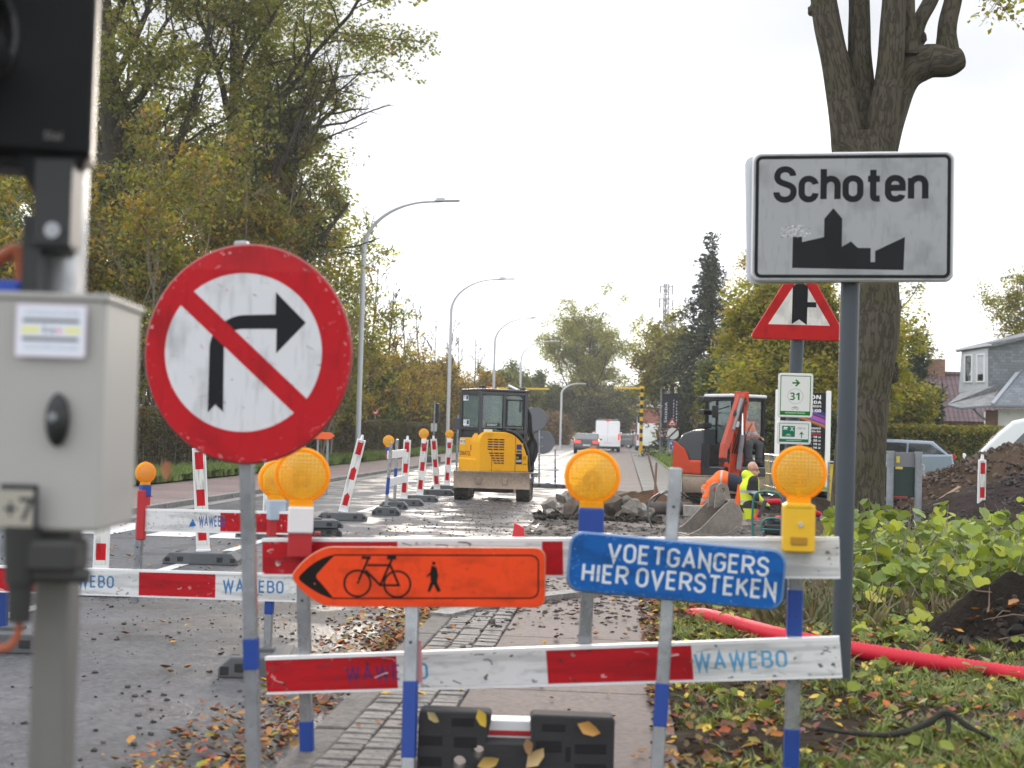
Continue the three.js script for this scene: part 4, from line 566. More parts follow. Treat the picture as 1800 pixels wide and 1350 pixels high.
// orange diversion sign on its post
{
  const c0 = P(737, 1014, 5.62), g = thing('detour_sign', 'orange arrow-shaped sign with bicycle and walker pointing left', 'road sign', [c0.x, 0, c0.z], 0);
  const W = 0.998, H = 0.236, s = new THREE.Shape(); s.moveTo(-W / 2 + 0.155, -H / 2); s.lineTo(W / 2 - 0.04, -H / 2); s.absarc(W / 2 - 0.04, -H / 2 + 0.04, 0.04, -PI / 2, 0); s.absarc(W / 2 - 0.04, H / 2 - 0.04, 0.04, 0, PI / 2); s.lineTo(-W / 2 + 0.155, H / 2); s.bezierCurveTo(-W / 2 + 0.1, H / 2, -W / 2 + 0.03, 0.06, -W / 2 + 0.004, 0.018); s.bezierCurveTo(-W / 2 - 0.004, 0.006, -W / 2 - 0.004, -0.006, -W / 2 + 0.004, -0.018); s.bezierCurveTo(-W / 2 + 0.03, -0.06, -W / 2 + 0.1, -H / 2, -W / 2 + 0.155, -H / 2);
  const tex = canvasTex(1536, 364, (c, w, h) => {
    c.fillStyle = '#ec4a1c'; c.fillRect(0, 0, w, h); c.strokeStyle = c.fillStyle = '#15110f'; const X = (x) => (x - 516) / 442 * w, Y = (y) => (y - 962) / 106 * h;
    c.lineWidth = 9; c.beginPath(); c.moveTo(X(588), Y(976)); c.lineTo(X(930), Y(975)); c.quadraticCurveTo(X(947), Y(975), X(947), Y(990)); c.lineTo(X(947), Y(1037)); c.quadraticCurveTo(X(946), Y(1052), X(930), Y(1052)); c.lineTo(X(586), Y(1054)); c.stroke();
    c.beginPath(); c.moveTo(X(590), Y(975)); c.bezierCurveTo(X(560), Y(980), X(540), Y(1000), X(528), Y(1013)); c.quadraticCurveTo(X(524), Y(1018), X(529), Y(1023)); c.bezierCurveTo(X(545), Y(1037), X(570), Y(1052), X(588), Y(1055)); c.quadraticCurveTo(X(572), Y(1034), X(559), Y(1020)); c.quadraticCurveTo(X(554), Y(1015), X(559), Y(1009)); c.quadraticCurveTo(X(575), Y(990), X(590), Y(975)); c.fill();
    const bike = (x0, dir) => { c.lineWidth = 13; for (const [x, y] of [[629, 1027], [699, 1028]]) { c.beginPath(); c.arc(X(x), Y(y), 80, 0, 7); c.stroke(); } c.lineWidth = 14; c.beginPath(); for (const q of [[[629, 1027], [648, 982]], [[646, 994], [685, 994]], [[643, 1003], [669, 1030], [702, 1030], [685, 990]], [[669, 1030], [690, 982]]]) q.forEach(([x, y], i) => (i ? c.lineTo(X(x), Y(y)) : c.moveTo(X(x), Y(y)))); c.stroke(); c.fillRect(X(681), Y(976), X(697) - X(681), 26); c.fillRect(X(636), Y(978), X(652) - X(636), 18); }; bike();
    c.beginPath(); c.arc(X(763), Y(990), 11, 0, 7); c.fill(); c.beginPath(); [[759, 994], [768, 997], [771, 1012], [769, 1024], [776, 1040], [770, 1042], [763, 1028], [757, 1041], [752, 1041], [758, 1022], [757, 1011], [751, 1015], [750, 1013], [757, 1006]].forEach(([x, y], i) => (i ? c.lineTo(X(x), Y(y)) : c.moveTo(X(x), Y(y)))); c.fill();
    scuffs(c, w, h, 26, ['#f07a50', '#b83a18', '#8a3a20'], 61, 0.8); soilOn(c, w, h, 3, 0.1);
  });
  const pl = part('plate', ext(s, 0.014, 0.003), std([0.55, 0.25, 0.16], 0.5, 0.2), g); pl.position.y = c0.y; pl.rotation.set(0, R(4.6), R(1.3), 'YXZ');
  const f = part('sign_face', face(s).scale(0.992, 0.98, 1).translate(0, 0, 0.0085), printed(tex, 0.5), pl, null, true); void f;
  const b = g.position, a = (x, y, d) => P(x, y, d).sub(b); post(g, a(727, 985, 5.68), a(716, 1440, 5.5), 0.052, [[0.47, 0.77]]);
  const tape = new THREE.Shape(); tape.moveTo(-0.012, 0); tape.lineTo(0.03, 0.004); tape.lineTo(0.022, -0.16); tape.lineTo(-0.002, -0.17); const tp = part('barrier_tape', ext(tape, 0.003, 0), worn([0.6, 0.25, 0.25], 0.5), g); tp.position.copy(a(728, 1128, 5.64)); tp.rotation.z = 0.1;
  const tp2 = part('barrier_tape', ext(tape, 0.003, 0), worn([0.7, 0.55, 0.55], 0.5), g); tp2.position.copy(a(705, 1336, 5.64)); tp2.rotation.z = 1.2;
}
// blue sign
{
  const c0 = P(1188, 1003, 5.45), g = thing('text_sign', 'worn blue sign reading voetgangers hier oversteken on its own post', 'road sign', [c0.x, 0, c0.z], 0);
  const W = 0.832, H = 0.232, tex = canvasTex(1536, 430, (c, w, h) => {
    c.fillStyle = '#0c58a4'; c.fillRect(0, 0, w, h); c.strokeStyle = '#cfd6da'; strokeText(c, 'VOETGANGERS', w * 0.178, h * 0.42, h * 0.29, 0.17, 0.285, 1.05); strokeText(c, 'HIER', w * 0.066, h * 0.82, h * 0.29, 0.17, 0.3, 1.03); strokeText(c, 'OVERSTEKEN', w * 0.322, h * 0.82, h * 0.29, 0.17, 0.29, 1.02);
    scuffs(c, w, h, 120, ['#8fb4d6', '#b9c4cc', '#5f8cbc', '#39506a'], 77, 0.6); scuffs(c, w, h, 40, ['#0c58a4'], 78); seed(79); c.strokeStyle = '#93a9bd'; for (let i = 0; i < 90; i++) { c.lineWidth = rr(1, 5); c.globalAlpha = 0.6; const e = rnd() < 0.5; c.beginPath(); const x = rnd() * w, y = e ? rr(0, 12) : h - rr(0, 14); c.moveTo(x, y); c.lineTo(x + rr(4, 26), y + rr(-3, 3)); c.stroke(); } c.globalAlpha = 1; soilOn(c, w, h, 5, 0.14);
  });
  const s = rrect(W, H, 0.055), pl = part('plate', ext(s, 0.022, 0.007), worn([0.11, 0.2, 0.36], 0.45, 0.3), g); pl.position.y = c0.y; pl.rotation.set(0, R(2.6), R(-3.7), 'YXZ');
  part('sign_face', face(s).scale(0.975, 0.93, 1).translate(0, 0, 0.0125), printed(tex, 0.42), pl, null, true);
  const b = g.position, a = (x, y, d) => P(x, y, d).sub(b); post(g, a(1188, 822, 5.53), a(1152, 1400, 5.44), 0.05, [[0.655, 0.79]]);
}
// round no-right-turn sign
{
  const c0 = P(437, 622, 4.85), g = thing('prohibition_sign', 'large scuffed round red sign forbidding a right turn', 'road sign', [c0.x, 0, c0.z], 0), r = 0.3565;
  const tex = canvasTex(1024, 1024, (c, w, h) => {
    const X = (x) => (x - 254) / 367 * w, Y = (y) => (y - 430) / 388 * h; c.fillStyle = '#b5131f'; c.fillRect(0, 0, w, h); c.fillStyle = '#d2d4da'; c.beginPath(); c.ellipse(X(429), Y(622), 141 / 367 * w, 142 / 388 * h, 0, 0, 7); c.fill();
    c.fillStyle = '#15181d'; c.beginPath(); c.moveTo(X(370), Y(732)); c.lineTo(X(383), Y(717)); c.lineTo(X(398), Y(730)); c.lineTo(X(394), Y(615)); c.bezierCurveTo(X(393), Y(590), X(410), Y(580), X(430), Y(580)); c.lineTo(X(487), Y(578)); c.lineTo(X(488), Y(622)); c.lineTo(X(539), Y(565)); c.lineTo(X(483), Y(512)); c.lineTo(X(484), Y(552)); c.lineTo(X(430), Y(555)); c.bezierCurveTo(X(400), Y(556), X(369), Y(580), X(368), Y(615)); c.closePath(); c.fill();
    c.strokeStyle = '#b5131f'; c.lineWidth = 33 / 367 * w; c.beginPath(); c.moveTo(X(312), Y(518)); c.lineTo(X(545), Y(722)); c.stroke();
    c.globalAlpha = 0.25; c.fillStyle = '#d8706a'; for (let i = 0; i < 40; i++) c.fillRect(0, i * 3, w, 2); c.globalAlpha = 1;
    scuffs(c, w, h, 150, ['#d8a0a0', '#e8d8d6', '#5a1418', '#40181a', '#c84a4e'], 91, 0.0); scuffs(c, w, h, 14, ['#4a4030', '#2a2a2a'], 92);
    seed(93); for (let i = 0; i < 70; i++) { const a = rr(0, 6.28), q = rr(0.47, 0.5); c.fillStyle = pick(['#e6dcd8', '#9a8a86', '#c9b0ac']); c.globalAlpha = rr(0.4, 0.9); c.beginPath(); c.ellipse(w / 2 + Math.cos(a) * q * w, h / 2 + Math.sin(a) * q * h, rr(2, 12), rr(2, 5), a + 1.57, 0, 7); c.fill(); } c.globalAlpha = 1; soilOn(c, w, h, 8, 0.12);
  });
  const s = new THREE.Shape(); s.absarc(0, 0, r, 0, 2 * PI); const pl = part('plate', ext(s, 0.02, 0.007, 48), worn([0.3, 0.06, 0.06], 0.5, 0.2), g); pl.position.y = c0.y; pl.scale.set(1, 1.055, 1); pl.rotation.set(0, R(4.6 - 2), R(-0.6), 'YXZ');
  part('sign_face', face(s, 64).scale(0.982, 0.982, 1).translate(0, 0, 0.0115), printed(tex, 0.4), pl, null, true);
  const b = g.position, a = (x, y, d) => P(x, y, d).sub(b); post(g, a(425, 424, 4.9), a(449, 1470, 4.9), 0.046, [[0.665, 0.72]], 'post'); partEach('clamp', [box(0.1, 0.03, 0.02, 0, 0.15, -0.02), box(0.1, 0.03, 0.02, 0, -0.15, -0.02)], M.galv, pl);
}
// black rubber foot standing on edge under the barrier, with a striped stub behind it
{
  const c0 = P(906, 1345, 5.62), g = thing('rubber_foot', 'black rubber barrier foot with round and square holes at the bottom edge', 'barrier foot', [c0.x, 0.03, c0.z], R(4.6));
  const k = 5.62 / FOCAL, X = (x) => (x - 906) * k, y0 = c0.y - 0.03, Y = (y) => y0 + (1345 - y) * k;
  const s = new THREE.Shape(), rd = 0.02; s.moveTo(X(733), 0.01); s.lineTo(X(1077), 0.01); s.lineTo(X(1077), Y(1253) - rd); s.quadraticCurveTo(X(1077), Y(1253), X(1077) - rd, Y(1253)); s.lineTo(X(930) + rd, Y(1251)); s.quadraticCurveTo(X(930), Y(1251), X(930), Y(1251) - rd); s.lineTo(X(932), Y(1302)); s.lineTo(X(854), Y(1302)); s.lineTo(X(862), Y(1251) - rd); s.quadraticCurveTo(X(862), Y(1250), X(862) - rd, Y(1250)); s.lineTo(X(735) + rd, Y(1249)); s.quadraticCurveTo(X(735), Y(1249), X(735), Y(1249) - rd);
  const hole = (x, y, rx, ry) => { const p = new THREE.Path(); p.absellipse(X(x), Y(y), rx * k, ry * k, 0, 2 * PI, true); s.holes.push(p); }, sq = (x0, x1, ya, yb) => { const p = new THREE.Path(); p.moveTo(X(x0), Y(ya)); p.lineTo(X(x0), Y(yb)); p.lineTo(X(x1), Y(yb)); p.lineTo(X(x1), Y(ya)); p.closePath(); s.holes.push(p); };
  hole(841, 1318, 10, 11); hole(808, 1339, 12, 13);
  part('foot_body', ext(s, 0.11, 0.006), M.rubber, g);
  const rec = []; for (const [x0, x1, ya, yb] of [[792, 832, 1260, 1276], [738, 778, 1292, 1310], [797, 838, 1292, 1312], [738, 778, 1328, 1346], [950, 992, 1266, 1280], [940, 986, 1295, 1316], [1008, 1064, 1299, 1317], [1008, 1064, 1333, 1350], [992, 1002, 1305, 1332]]) rec.push(rbox((x1 - x0) * k, (yb - ya) * k, 0.02, 0.004, X((x0 + x1) / 2), Y((ya + yb) / 2), 0.0465));
  partEach('recess', rec, std([0.006, 0.006, 0.007], 0.9), g);
  const dots = []; for (const [x, y] of [[785, 1287], [785, 1320], [862, 1318], [834, 1339], [997, 1292], [917, 1316]]) dots.push(cyl(5 * k, 5 * k, 0.01, X(x), Y(y), 0.052, PI / 2, 0, 0, 14)); partEach('bolt_hole', dots, M.black, g);
  const st = P(892, 1284, 5.74), sb = thing('striped_stub', 'short white and red plastic block in the notch of the black foot', 'barrier part', [st.x, st.y - 0.04, st.z], R(4.6)); part('block', rbox(0.185, 0.1, 0.1, 0.006, 0, 0.04, 0), M.white, sb); part('red_stripe', rbox(0.186, 0.022, 0.102, 0.003, 0, 0.04, 0.001), M.red, sb);
  const lf = (x, y, sc, col, ry, label) => { const m = new THREE.Mesh(leafGeo, std(col, 0.7, 0, { side: THREE.DoubleSide })); m.name = numbered('fallen_leaf'); m.position.copy(P(x, y, 5.54)); m.rotation.set(1.35, ry, 0.2, 'XYZ'); m.scale.setScalar(sc); m.castShadow = true; scene.add(m); tag(m, label, 'leaf'); };
  lf(848, 1262, 0.075, [0.45, 0.3, 0.02], 0.4, 'yellow leaf on the left half of the black rubber foot'); lf(1035, 1280, 0.095, [0.42, 0.22, 0.05], 1.2, 'orange brown leaf on the right half of the black foot'); lf(940, 1332, 0.1, [0.42, 0.3, 0.14], 2.4, 'curled tan leaf lying low beside the centre of the black foot'); lf(930, 1312, 0.07, [0.2, 0.11, 0.04], 0.2, 'small dark brown leaf above the curled tan leaf'); lf(762, 1260, 0.06, [0.3, 0.24, 0.1], 0.9, 'pale leaf caught at the post on the black foot'); lf(858, 1340, 0.09, [0.38, 0.25, 0.06], 1.9, 'mustard leaf at the lower centre of the black foot');
}
// second barrier, farther left
{
  const O = P(250, 1120, 8.6); O.y = 0; const L = (x, y, d) => P(x, y, d).sub(O), g = thing('striped_barrier', 'second red and white barrier partly hidden by the control box and round sign', 'barrier', O);
  const hk = 45 * 8.3 / FOCAL;
  railMesh(g, L(-120, 1014, 8.8), L(522, 1034, 8.3), hk, railTex(128, [[0, 0.34], [0.585, 0.79]], (c, w, h) => { stencil(c, 'WAWEBO', w * 0.36, h * 0.7, h * 0.46, '#2e6aa8', 0.85); stencil(c, 'WAWEBO', w * 0.812, h * 0.7, h * 0.46, '#2e6aa8', 0.85); }, 14));
  railMesh(g, L(246, 914, 8.5), L(512, 920, 8.2), 0.12, railTex(128, [[0.55, 1]], (c, w, h) => { stencil(c, 'WAWEBO', w * 0.41, h * 0.72, h * 0.5, '#1f4f94', 0.9); c.fillStyle = '#1f63b0'; c.beginPath(); c.moveTo(w * 0.365, h * 0.35); c.lineTo(w * 0.34, h * 0.8); c.lineTo(w * 0.39, h * 0.75); c.fill(); }, 15));
  part('end_cap', rbox(0.05, 0.3, 0.05, 0.01, 0, 0, 0), M.red, g).position.copy(L(249, 905, 8.48));
  post(g, L(247, 915, 8.55), L(237, 1060, 8.55), 0.046, [], 'post'); post(g, L(480, 920, 8.35), L(470, 1142, 8.35), 0.046, [[0.4, 0.72]]); post(g, L(8, 920, 8.9), L(4, 1112, 8.9), 0.05, [[0.55, 0.95]]);
}
lamp('warning_lamp', 'amber warning lamp on a blue box behind the grey control box', P(256, 831, 8.5), camTurn + 0.7, 0.064 * 1.0, holderBox(0, 1.1, M.blue, M.red));
lamp('warning_lamp', 'amber warning lamp half hidden behind the larger left lamp', P(486, 842, 8.25), camTurn + 0.5, 0.108, holderBox(0, 1.1, worn([0.35, 0.42, 0.5]), M.red));
function foot(label, pos, turn, w = 0.8, d = 0.4, h = 0.11, m = M.footGrey, name = 'ballast_foot') {
  const g = thing(name, label, 'barrier foot', pos, turn), s = shape([[-w / 2, 0], [w / 2, 0], [w / 2, h * 0.45], [w / 2 - 0.07, h], [-w / 2 + 0.07, h], [-w / 2, h * 0.45]]);
  part('foot_body', ext(s, d, 0.012), m, g); partEach('grip_slot', [-1, 1].flatMap((k) => [rbox(0.05, 0.004, d * 0.7, 0.001, k * w * 0.3, h + 0.001, 0), rbox(0.07, 0.05, 0.01, 0.004, k * w * 0.22, h * 0.5, d / 2), rbox(0.05, 0.05, 0.01, 0.004, k * w * 0.42, h * 0.35, d / 2 - 0.002)]), M.black, g); part('socket', rbox(0.13, 0.05, 0.13, 0.01, 0, h, 0), m, g); return g;
}
foot('grey foot under the right post of the second barrier', G(462, 1180, 0), 0.15, 0.46, 0.5, 0.12);
foot('grey foot at the left photo edge under the second barrier', G(22, 1140, 0), 0.1, 0.62, 0.4, 0.12);
foot('flat dark foot lying under the middle of the second barrier', G(176, 1044, 0), 0.1, 0.6, 0.4, 0.08);

// ---------------------------------------------------------------- portable traffic signal with its control box
{
  const D = 2.25, O = P(92, 1200, D); O.y = 0; const k = D / FOCAL, at = (x, y, dz = 0) => P(x, y, D + dz).sub(O);
  const g = thing('traffic_signal', 'portable black traffic signal with grey control box, out of focus at left edge', 'traffic light', O);
  const up = camTurn;
  const place = (m, v) => { m.position.copy(v); m.rotation.y = up; return m; };
  place(part('pole', rbox(0.06, 1.5, 0.06, 0.006, 0, 0, 0), worn([0.16, 0.155, 0.145], 0.6, 0.2), g), at(96, 1180, 0.06)).position.y = at(98, 934).y - 0.75;
  const upper = at(112, 420, 0.1); place(part('pole', rbox(0.062, 0.62, 0.06, 0.006, 0, 0, 0), M.alu, g), upper);
  place(part('control_box', [rbox(0.34, 0.37, 0.245, 0.008, -0.17, 0, -0.1225), rbox(0.35, 0.012, 0.255, 0.004, -0.17, 0.187, -0.1225)], std([0.36, 0.35, 0.335], 0.55, 0.2), g), at(180, 731)).rotation.y = R(4.6 + 2);
  const tex = canvasTex(512, 400, (c, w, h) => { c.fillStyle = '#dfe3ee'; c.fillRect(0, 0, w, h); c.strokeStyle = '#e2cfdc'; c.lineWidth = 22; c.strokeRect(0, 0, w, h); c.fillStyle = '#222428'; c.fillRect(50, 112, 410, 24); c.fillRect(50, 252, 410, 24); c.fillStyle = '#e8e69a'; c.fillRect(40, 170, 430, 50); c.fillStyle = '#dfe3ee'; c.fillRect(170, 160, 190, 70); c.fillStyle = '#333840'; c.font = 'bold 70px sans-serif'; c.fillText('S', 195, 218); c.fillText('a', 245, 218); c.fillStyle = '#e06a80'; c.fillText('o', 292, 218); c.fillStyle = '#97a0b2'; seed(7); for (const y of [50, 70, 310, 330]) for (let x = 70; x < 450; x += rr(12, 26)) c.fillRect(x, y, rr(6, 14), 12); });
  const stk = part('sticker', face(rrect(122 * k, 92 * k, 0.004)), printed(tex, 0.5), g, null, true); stk.position.copy(at(92, 582, -0.004)); stk.rotation.y = up + R(2); stk.position.z += 0.006;
  const lock = part('lock', [xf(new THREE.SphereGeometry(1, 20, 14).scale(21 * k, 47 * k, 0.016), 0, 0, 0)], M.blackPlastic, g); lock.position.copy(at(101, 738, -0.012)); const bz = part('lock_barrel', cyl(0.007, 0.007, 0.012, 0, 0.004, 0.016, PI / 2, 0, 0), M.galv, lock); void bz;
  const np = canvasTex(256, 256, (c, w, h) => { c.fillStyle = '#a39f93'; c.fillRect(0, 0, w, h); c.strokeStyle = '#22252e'; c.lineWidth = 40; c.beginPath(); c.moveTo(0, 12); c.lineTo(w - 12, 12); c.lineTo(w - 12, h); c.stroke(); c.fillStyle = '#2a2d36'; c.font = 'bold 190px sans-serif'; c.fillText('+7', 20, 215); });
  const plt = part('number_plate', face(rrect(66 * k, 74 * k, 0.002)), printed(np, 0.6), g, null, true); plt.position.copy(at(33, 889, -0.035)); plt.rotation.y = up + R(2);
  // signal head
  const hd = part('housing', [rbox(0.36, 0.62, 0.15, 0.012, 0, 0, 0), rbox(0.3, 0.02, 0.1, 0.004, 0, -0.32, 0)], std([0.004, 0.0045, 0.005], 0.5, 0, { specularIntensity: 0.35 }), g); hd.position.copy(at(168, 278)).add(V(-0.205, 0.313, -0.02)); hd.rotation.y = R(4.6 + 15);
  const vis = new THREE.CylinderGeometry(0.105, 0.112, 0.17, 40, 1, true, PI * 0.6, PI * 1.8); vis.rotateX(PI / 2); const v1 = vis.clone().scale(0.97, 0.97, 1); void v1;
  for (const [y, c] of [[0.16, [0.03, 0.002, 0.002]], [-0.13, [0.02, 0.02, 0.024]]]) { const lens = part('lens', xf(new THREE.SphereGeometry(0.098, 30, 12, 0, 2 * PI, 0, 0.6).rotateX(PI / 2), -0.05, y, 0.0), std(c, 0.06, 0, { clearcoat: 1 }), hd); void lens; const vv = part('visor', vis.clone().translate(-0.05, y, 0.15), std([0.01, 0.0105, 0.012], 0.5, 0, { side: THREE.DoubleSide }), hd); void vv; part('lens_ring', xf(new THREE.TorusGeometry(0.108, 0.007, 10, 50), -0.05, y, 0.077), M.blackPlastic, hd); }
  const word = canvasTex(256, 128, (c, w, h) => { c.fillStyle = '#08090a'; c.fillRect(0, 0, w, h); c.fillStyle = '#6d6d6c'; c.font = 'bold 100px sans-serif'; c.fillText('Slai', 20, 100); }); const wd = part('maker_mark', face(rrect(48 * k, 26 * k, 0.001)), printed(word, 0.4), hd, null, true); wd.position.set(0.18 - 62 * k, -0.31 + 33 * k, 0.0765);
  const br = [box(66 * k, 150 * k, 0.06, 0, 0, 0)]; const bracket = part('bracket', br, M.blackPlastic, g); bracket.position.copy(at(103, 360, 0.02)); bracket.rotation.y = up;
  const cone = part('bracket', [new THREE.CylinderGeometry(85 * k, 35 * k, 75 * k, 4).rotateY(PI / 4).scale(1, 1, 0.5)], M.blackPlastic, g); cone.position.copy(at(92, 315, 0.03)); cone.rotation.y = up;
  const low = part('bracket', [box(88 * k, 60 * k, 0.05, 0, 0, 0), box(30 * k, 135 * k, 0.05, -28 * k, -40 * k, 0)], M.blackPlastic, g); low.position.copy(at(92, 412, 0.03)); low.rotation.y = up;
  const bolt = part('bolt', cyl(14 * k, 14 * k, 0.02, 0, 0, 0, PI / 2, 0, 0), M.galv, g); bolt.position.copy(at(95, 406, -0.01)); bolt.rotation.y = up;
  const clip = part('pole_clamp', [rbox(0.085, 0.05, 0.08, 0.01, 0, 0, 0), cyl(0.012, 0.012, 0.11, 0.005, -0.03, 0.02, 0, 0, PI / 2)], std([0.03, 0.03, 0.028], 0.7), g); clip.position.copy(at(98, 975, 0)); clip.rotation.y = up;
  const plug = part('plug', [cyl(0.028, 0.024, 0.09, 0, 0, 0), cyl(0.02, 0.018, 0.07, 0, -0.07, 0)], std([0.02, 0.02, 0.019], 0.7), g); plug.position.copy(at(38, 975, -0.02));
  const oc = std([0.34, 0.075, 0.02], 0.55);
  let tb = new Tubes(); const hose = (pts, r) => { const c = new THREE.CatmullRomCurve3(pts); tb.add(c.getPoints(24), () => r, 10, true); };
  hose([at(34, 1030, -0.02), at(36, 1085, -0.02), at(26, 1125, -0.02), at(6, 1140, -0.02), at(-40, 1110, 0)], 0.006); tb.mesh('cable', oc, g); tb = new Tubes(); hose([at(37, 530, 0.1), at(38, 470, 0.1), at(30, 440, 0.1), at(-10, 462, 0.1), at(-40, 490, 0.1)], 0.0115); tb.mesh('cable', oc, g);
  const bl = part('blue_strap', rbox(0.1, 0.03, 0.06, 0.01, 0, 0, 0), std([0.01, 0.06, 0.4], 0.5), g); bl.position.copy(at(-5, 510, 0.08)); bl.rotation.y = up;
  const lump = part('cable_loop', [rbox(0.07, 0.016, 0.05, 0.007, 0, 0, 0)], M.blackPlastic, g); lump.position.copy(at(72, 522, 0.08));
}
{ const m = new THREE.Mesh(leafGeo, std([0.34, 0.13, 0.06], 0.8, 0, { side: THREE.DoubleSide })); m.name = numbered('falling_leaf'); m.position.copy(P(297, 828, 2.6)); m.rotation.set(0.9, 0.6, 0.9, 'YXZ'); m.scale.set(0.04, 0.04, 0.045); m.castShadow = true; scene.add(m); tag(m, 'blurred brown leaf falling between the control box and round sign', 'leaf'); }

const tri = (w, r) => { const s = new THREE.Shape(), h = w * 0.866, p = [[-w / 2, -h / 3], [w / 2, -h / 3], [0, h * 2 / 3]]; p.forEach((q, i) => { const a = p[(i + 2) % 3], b = p[(i + 1) % 3], la = Math.hypot(a[0] - q[0], a[1] - q[1]), lb = Math.hypot(b[0] - q[0], b[1] - q[1]); const s0 = [q[0] + (a[0] - q[0]) / la * r * 1.7, q[1] + (a[1] - q[1]) / la * r * 1.7], s1 = [q[0] + (b[0] - q[0]) / lb * r * 1.7, q[1] + (b[1] - q[1]) / lb * r * 1.7]; i ? s.lineTo(...s0) : s.moveTo(...s0); s.quadraticCurveTo(q[0], q[1], ...s1); }); s.closePath(); return s; };
// ---------------------------------------------------------------- town sign, give-way triangle with route plates
{
  const c0 = P(1497, 381.5, 7.28), base = P(1476, 1262, 7.38).setY(0), g = thing('town_sign', 'white rectangular town sign with black skyline on a dark grey pole', 'road sign', [base.x, 0, base.z], 0), W = 1.012, H = 0.667;
  const tex = canvasTex(1536, 1012, (c, w, h) => {
    c.fillStyle = '#9c9fa2'; c.fillRect(0, 0, w, h); c.strokeStyle = '#111417'; c.lineWidth = 27; const rrx = (x, y, a, b, r) => { c.beginPath(); c.moveTo(x + r, y); c.arcTo(x + a, y, x + a, y + b, r); c.arcTo(x + a, y + b, x, y + b, r); c.arcTo(x, y + b, x, y, r); c.arcTo(x, y, x + a, y, r); c.closePath(); c.stroke(); }; rrx(28, 28, w - 56, h - 56, 40);
    strokeText(c, 'Schoten', 180, 366, 242, 0.205, 0.245, 1.06);
    const X = (x) => (x - 168) / 1278 * w, Y = (y) => (y - 122) / 850 * h; c.fillStyle = '#16191c'; c.beginPath(); [[428, 682], [488, 682], [488, 718], [630, 684], [630, 562], [688, 490], [745, 560], [745, 750], [803, 714], [848, 757], [930, 758], [930, 852], [958, 852], [958, 778], [1146, 685], [1140, 905], [426, 892]].forEach(([x, y], i) => (i ? c.lineTo(X(x), Y(y)) : c.moveTo(X(x), Y(y)))); c.fill();
    seed(5); for (let i = 0; i < 120; i++) { const x = X(rr(350, 535)), y = Y(rr(610, 690) - (x - X(350)) * 0.05); c.fillStyle = pick(['#efeeee', '#ddd', '#3a3436', '#ece8e8']); c.globalAlpha = rr(0.3, 0.9); c.fillRect(x, y, rr(3, 20), rr(2, 9)); } c.globalAlpha = 1; soilOn(c, w, h, 2, 0.1);
  });
  const s = rrect(W, H, 0.045), pl = part('plate', ext(s, 0.03, 0.008), std([0.56, 0.56, 0.56], 0.4, 0.4), g); pl.position.copy(c0).sub(g.position); pl.rotation.set(0, R(-4.5), R(0.45), 'YXZ');
  part('sign_face', face(s).scale(0.982, 0.975, 1).translate(0, 0, 0.0165), printed(tex, 0.42), pl, null, true);
  const rear = part('rear_plate', ext(s, 0.012, 0.003), std([0.6, 0.62, 0.66], 0.5), pl); rear.position.set(-0.035, 0.005, -0.1); rear.rotation.set(0, R(8), 0.03);
  const top = P(1499, 300, 7.38).sub(g.position), bot = V(0, -0.1, 0); part('pole', bar(bot, top, 0.049, 28), M.postGrey, g); part('pole_cap', sph(0.05, top.x, top.y, top.z), M.postGrey, g); partEach('clamp', [rbox(0.16, 0.04, 0.05, 0.01, 0, 0.18, -0.04), rbox(0.16, 0.04, 0.05, 0.01, 0, -0.18, -0.04)], M.galv, pl);
}
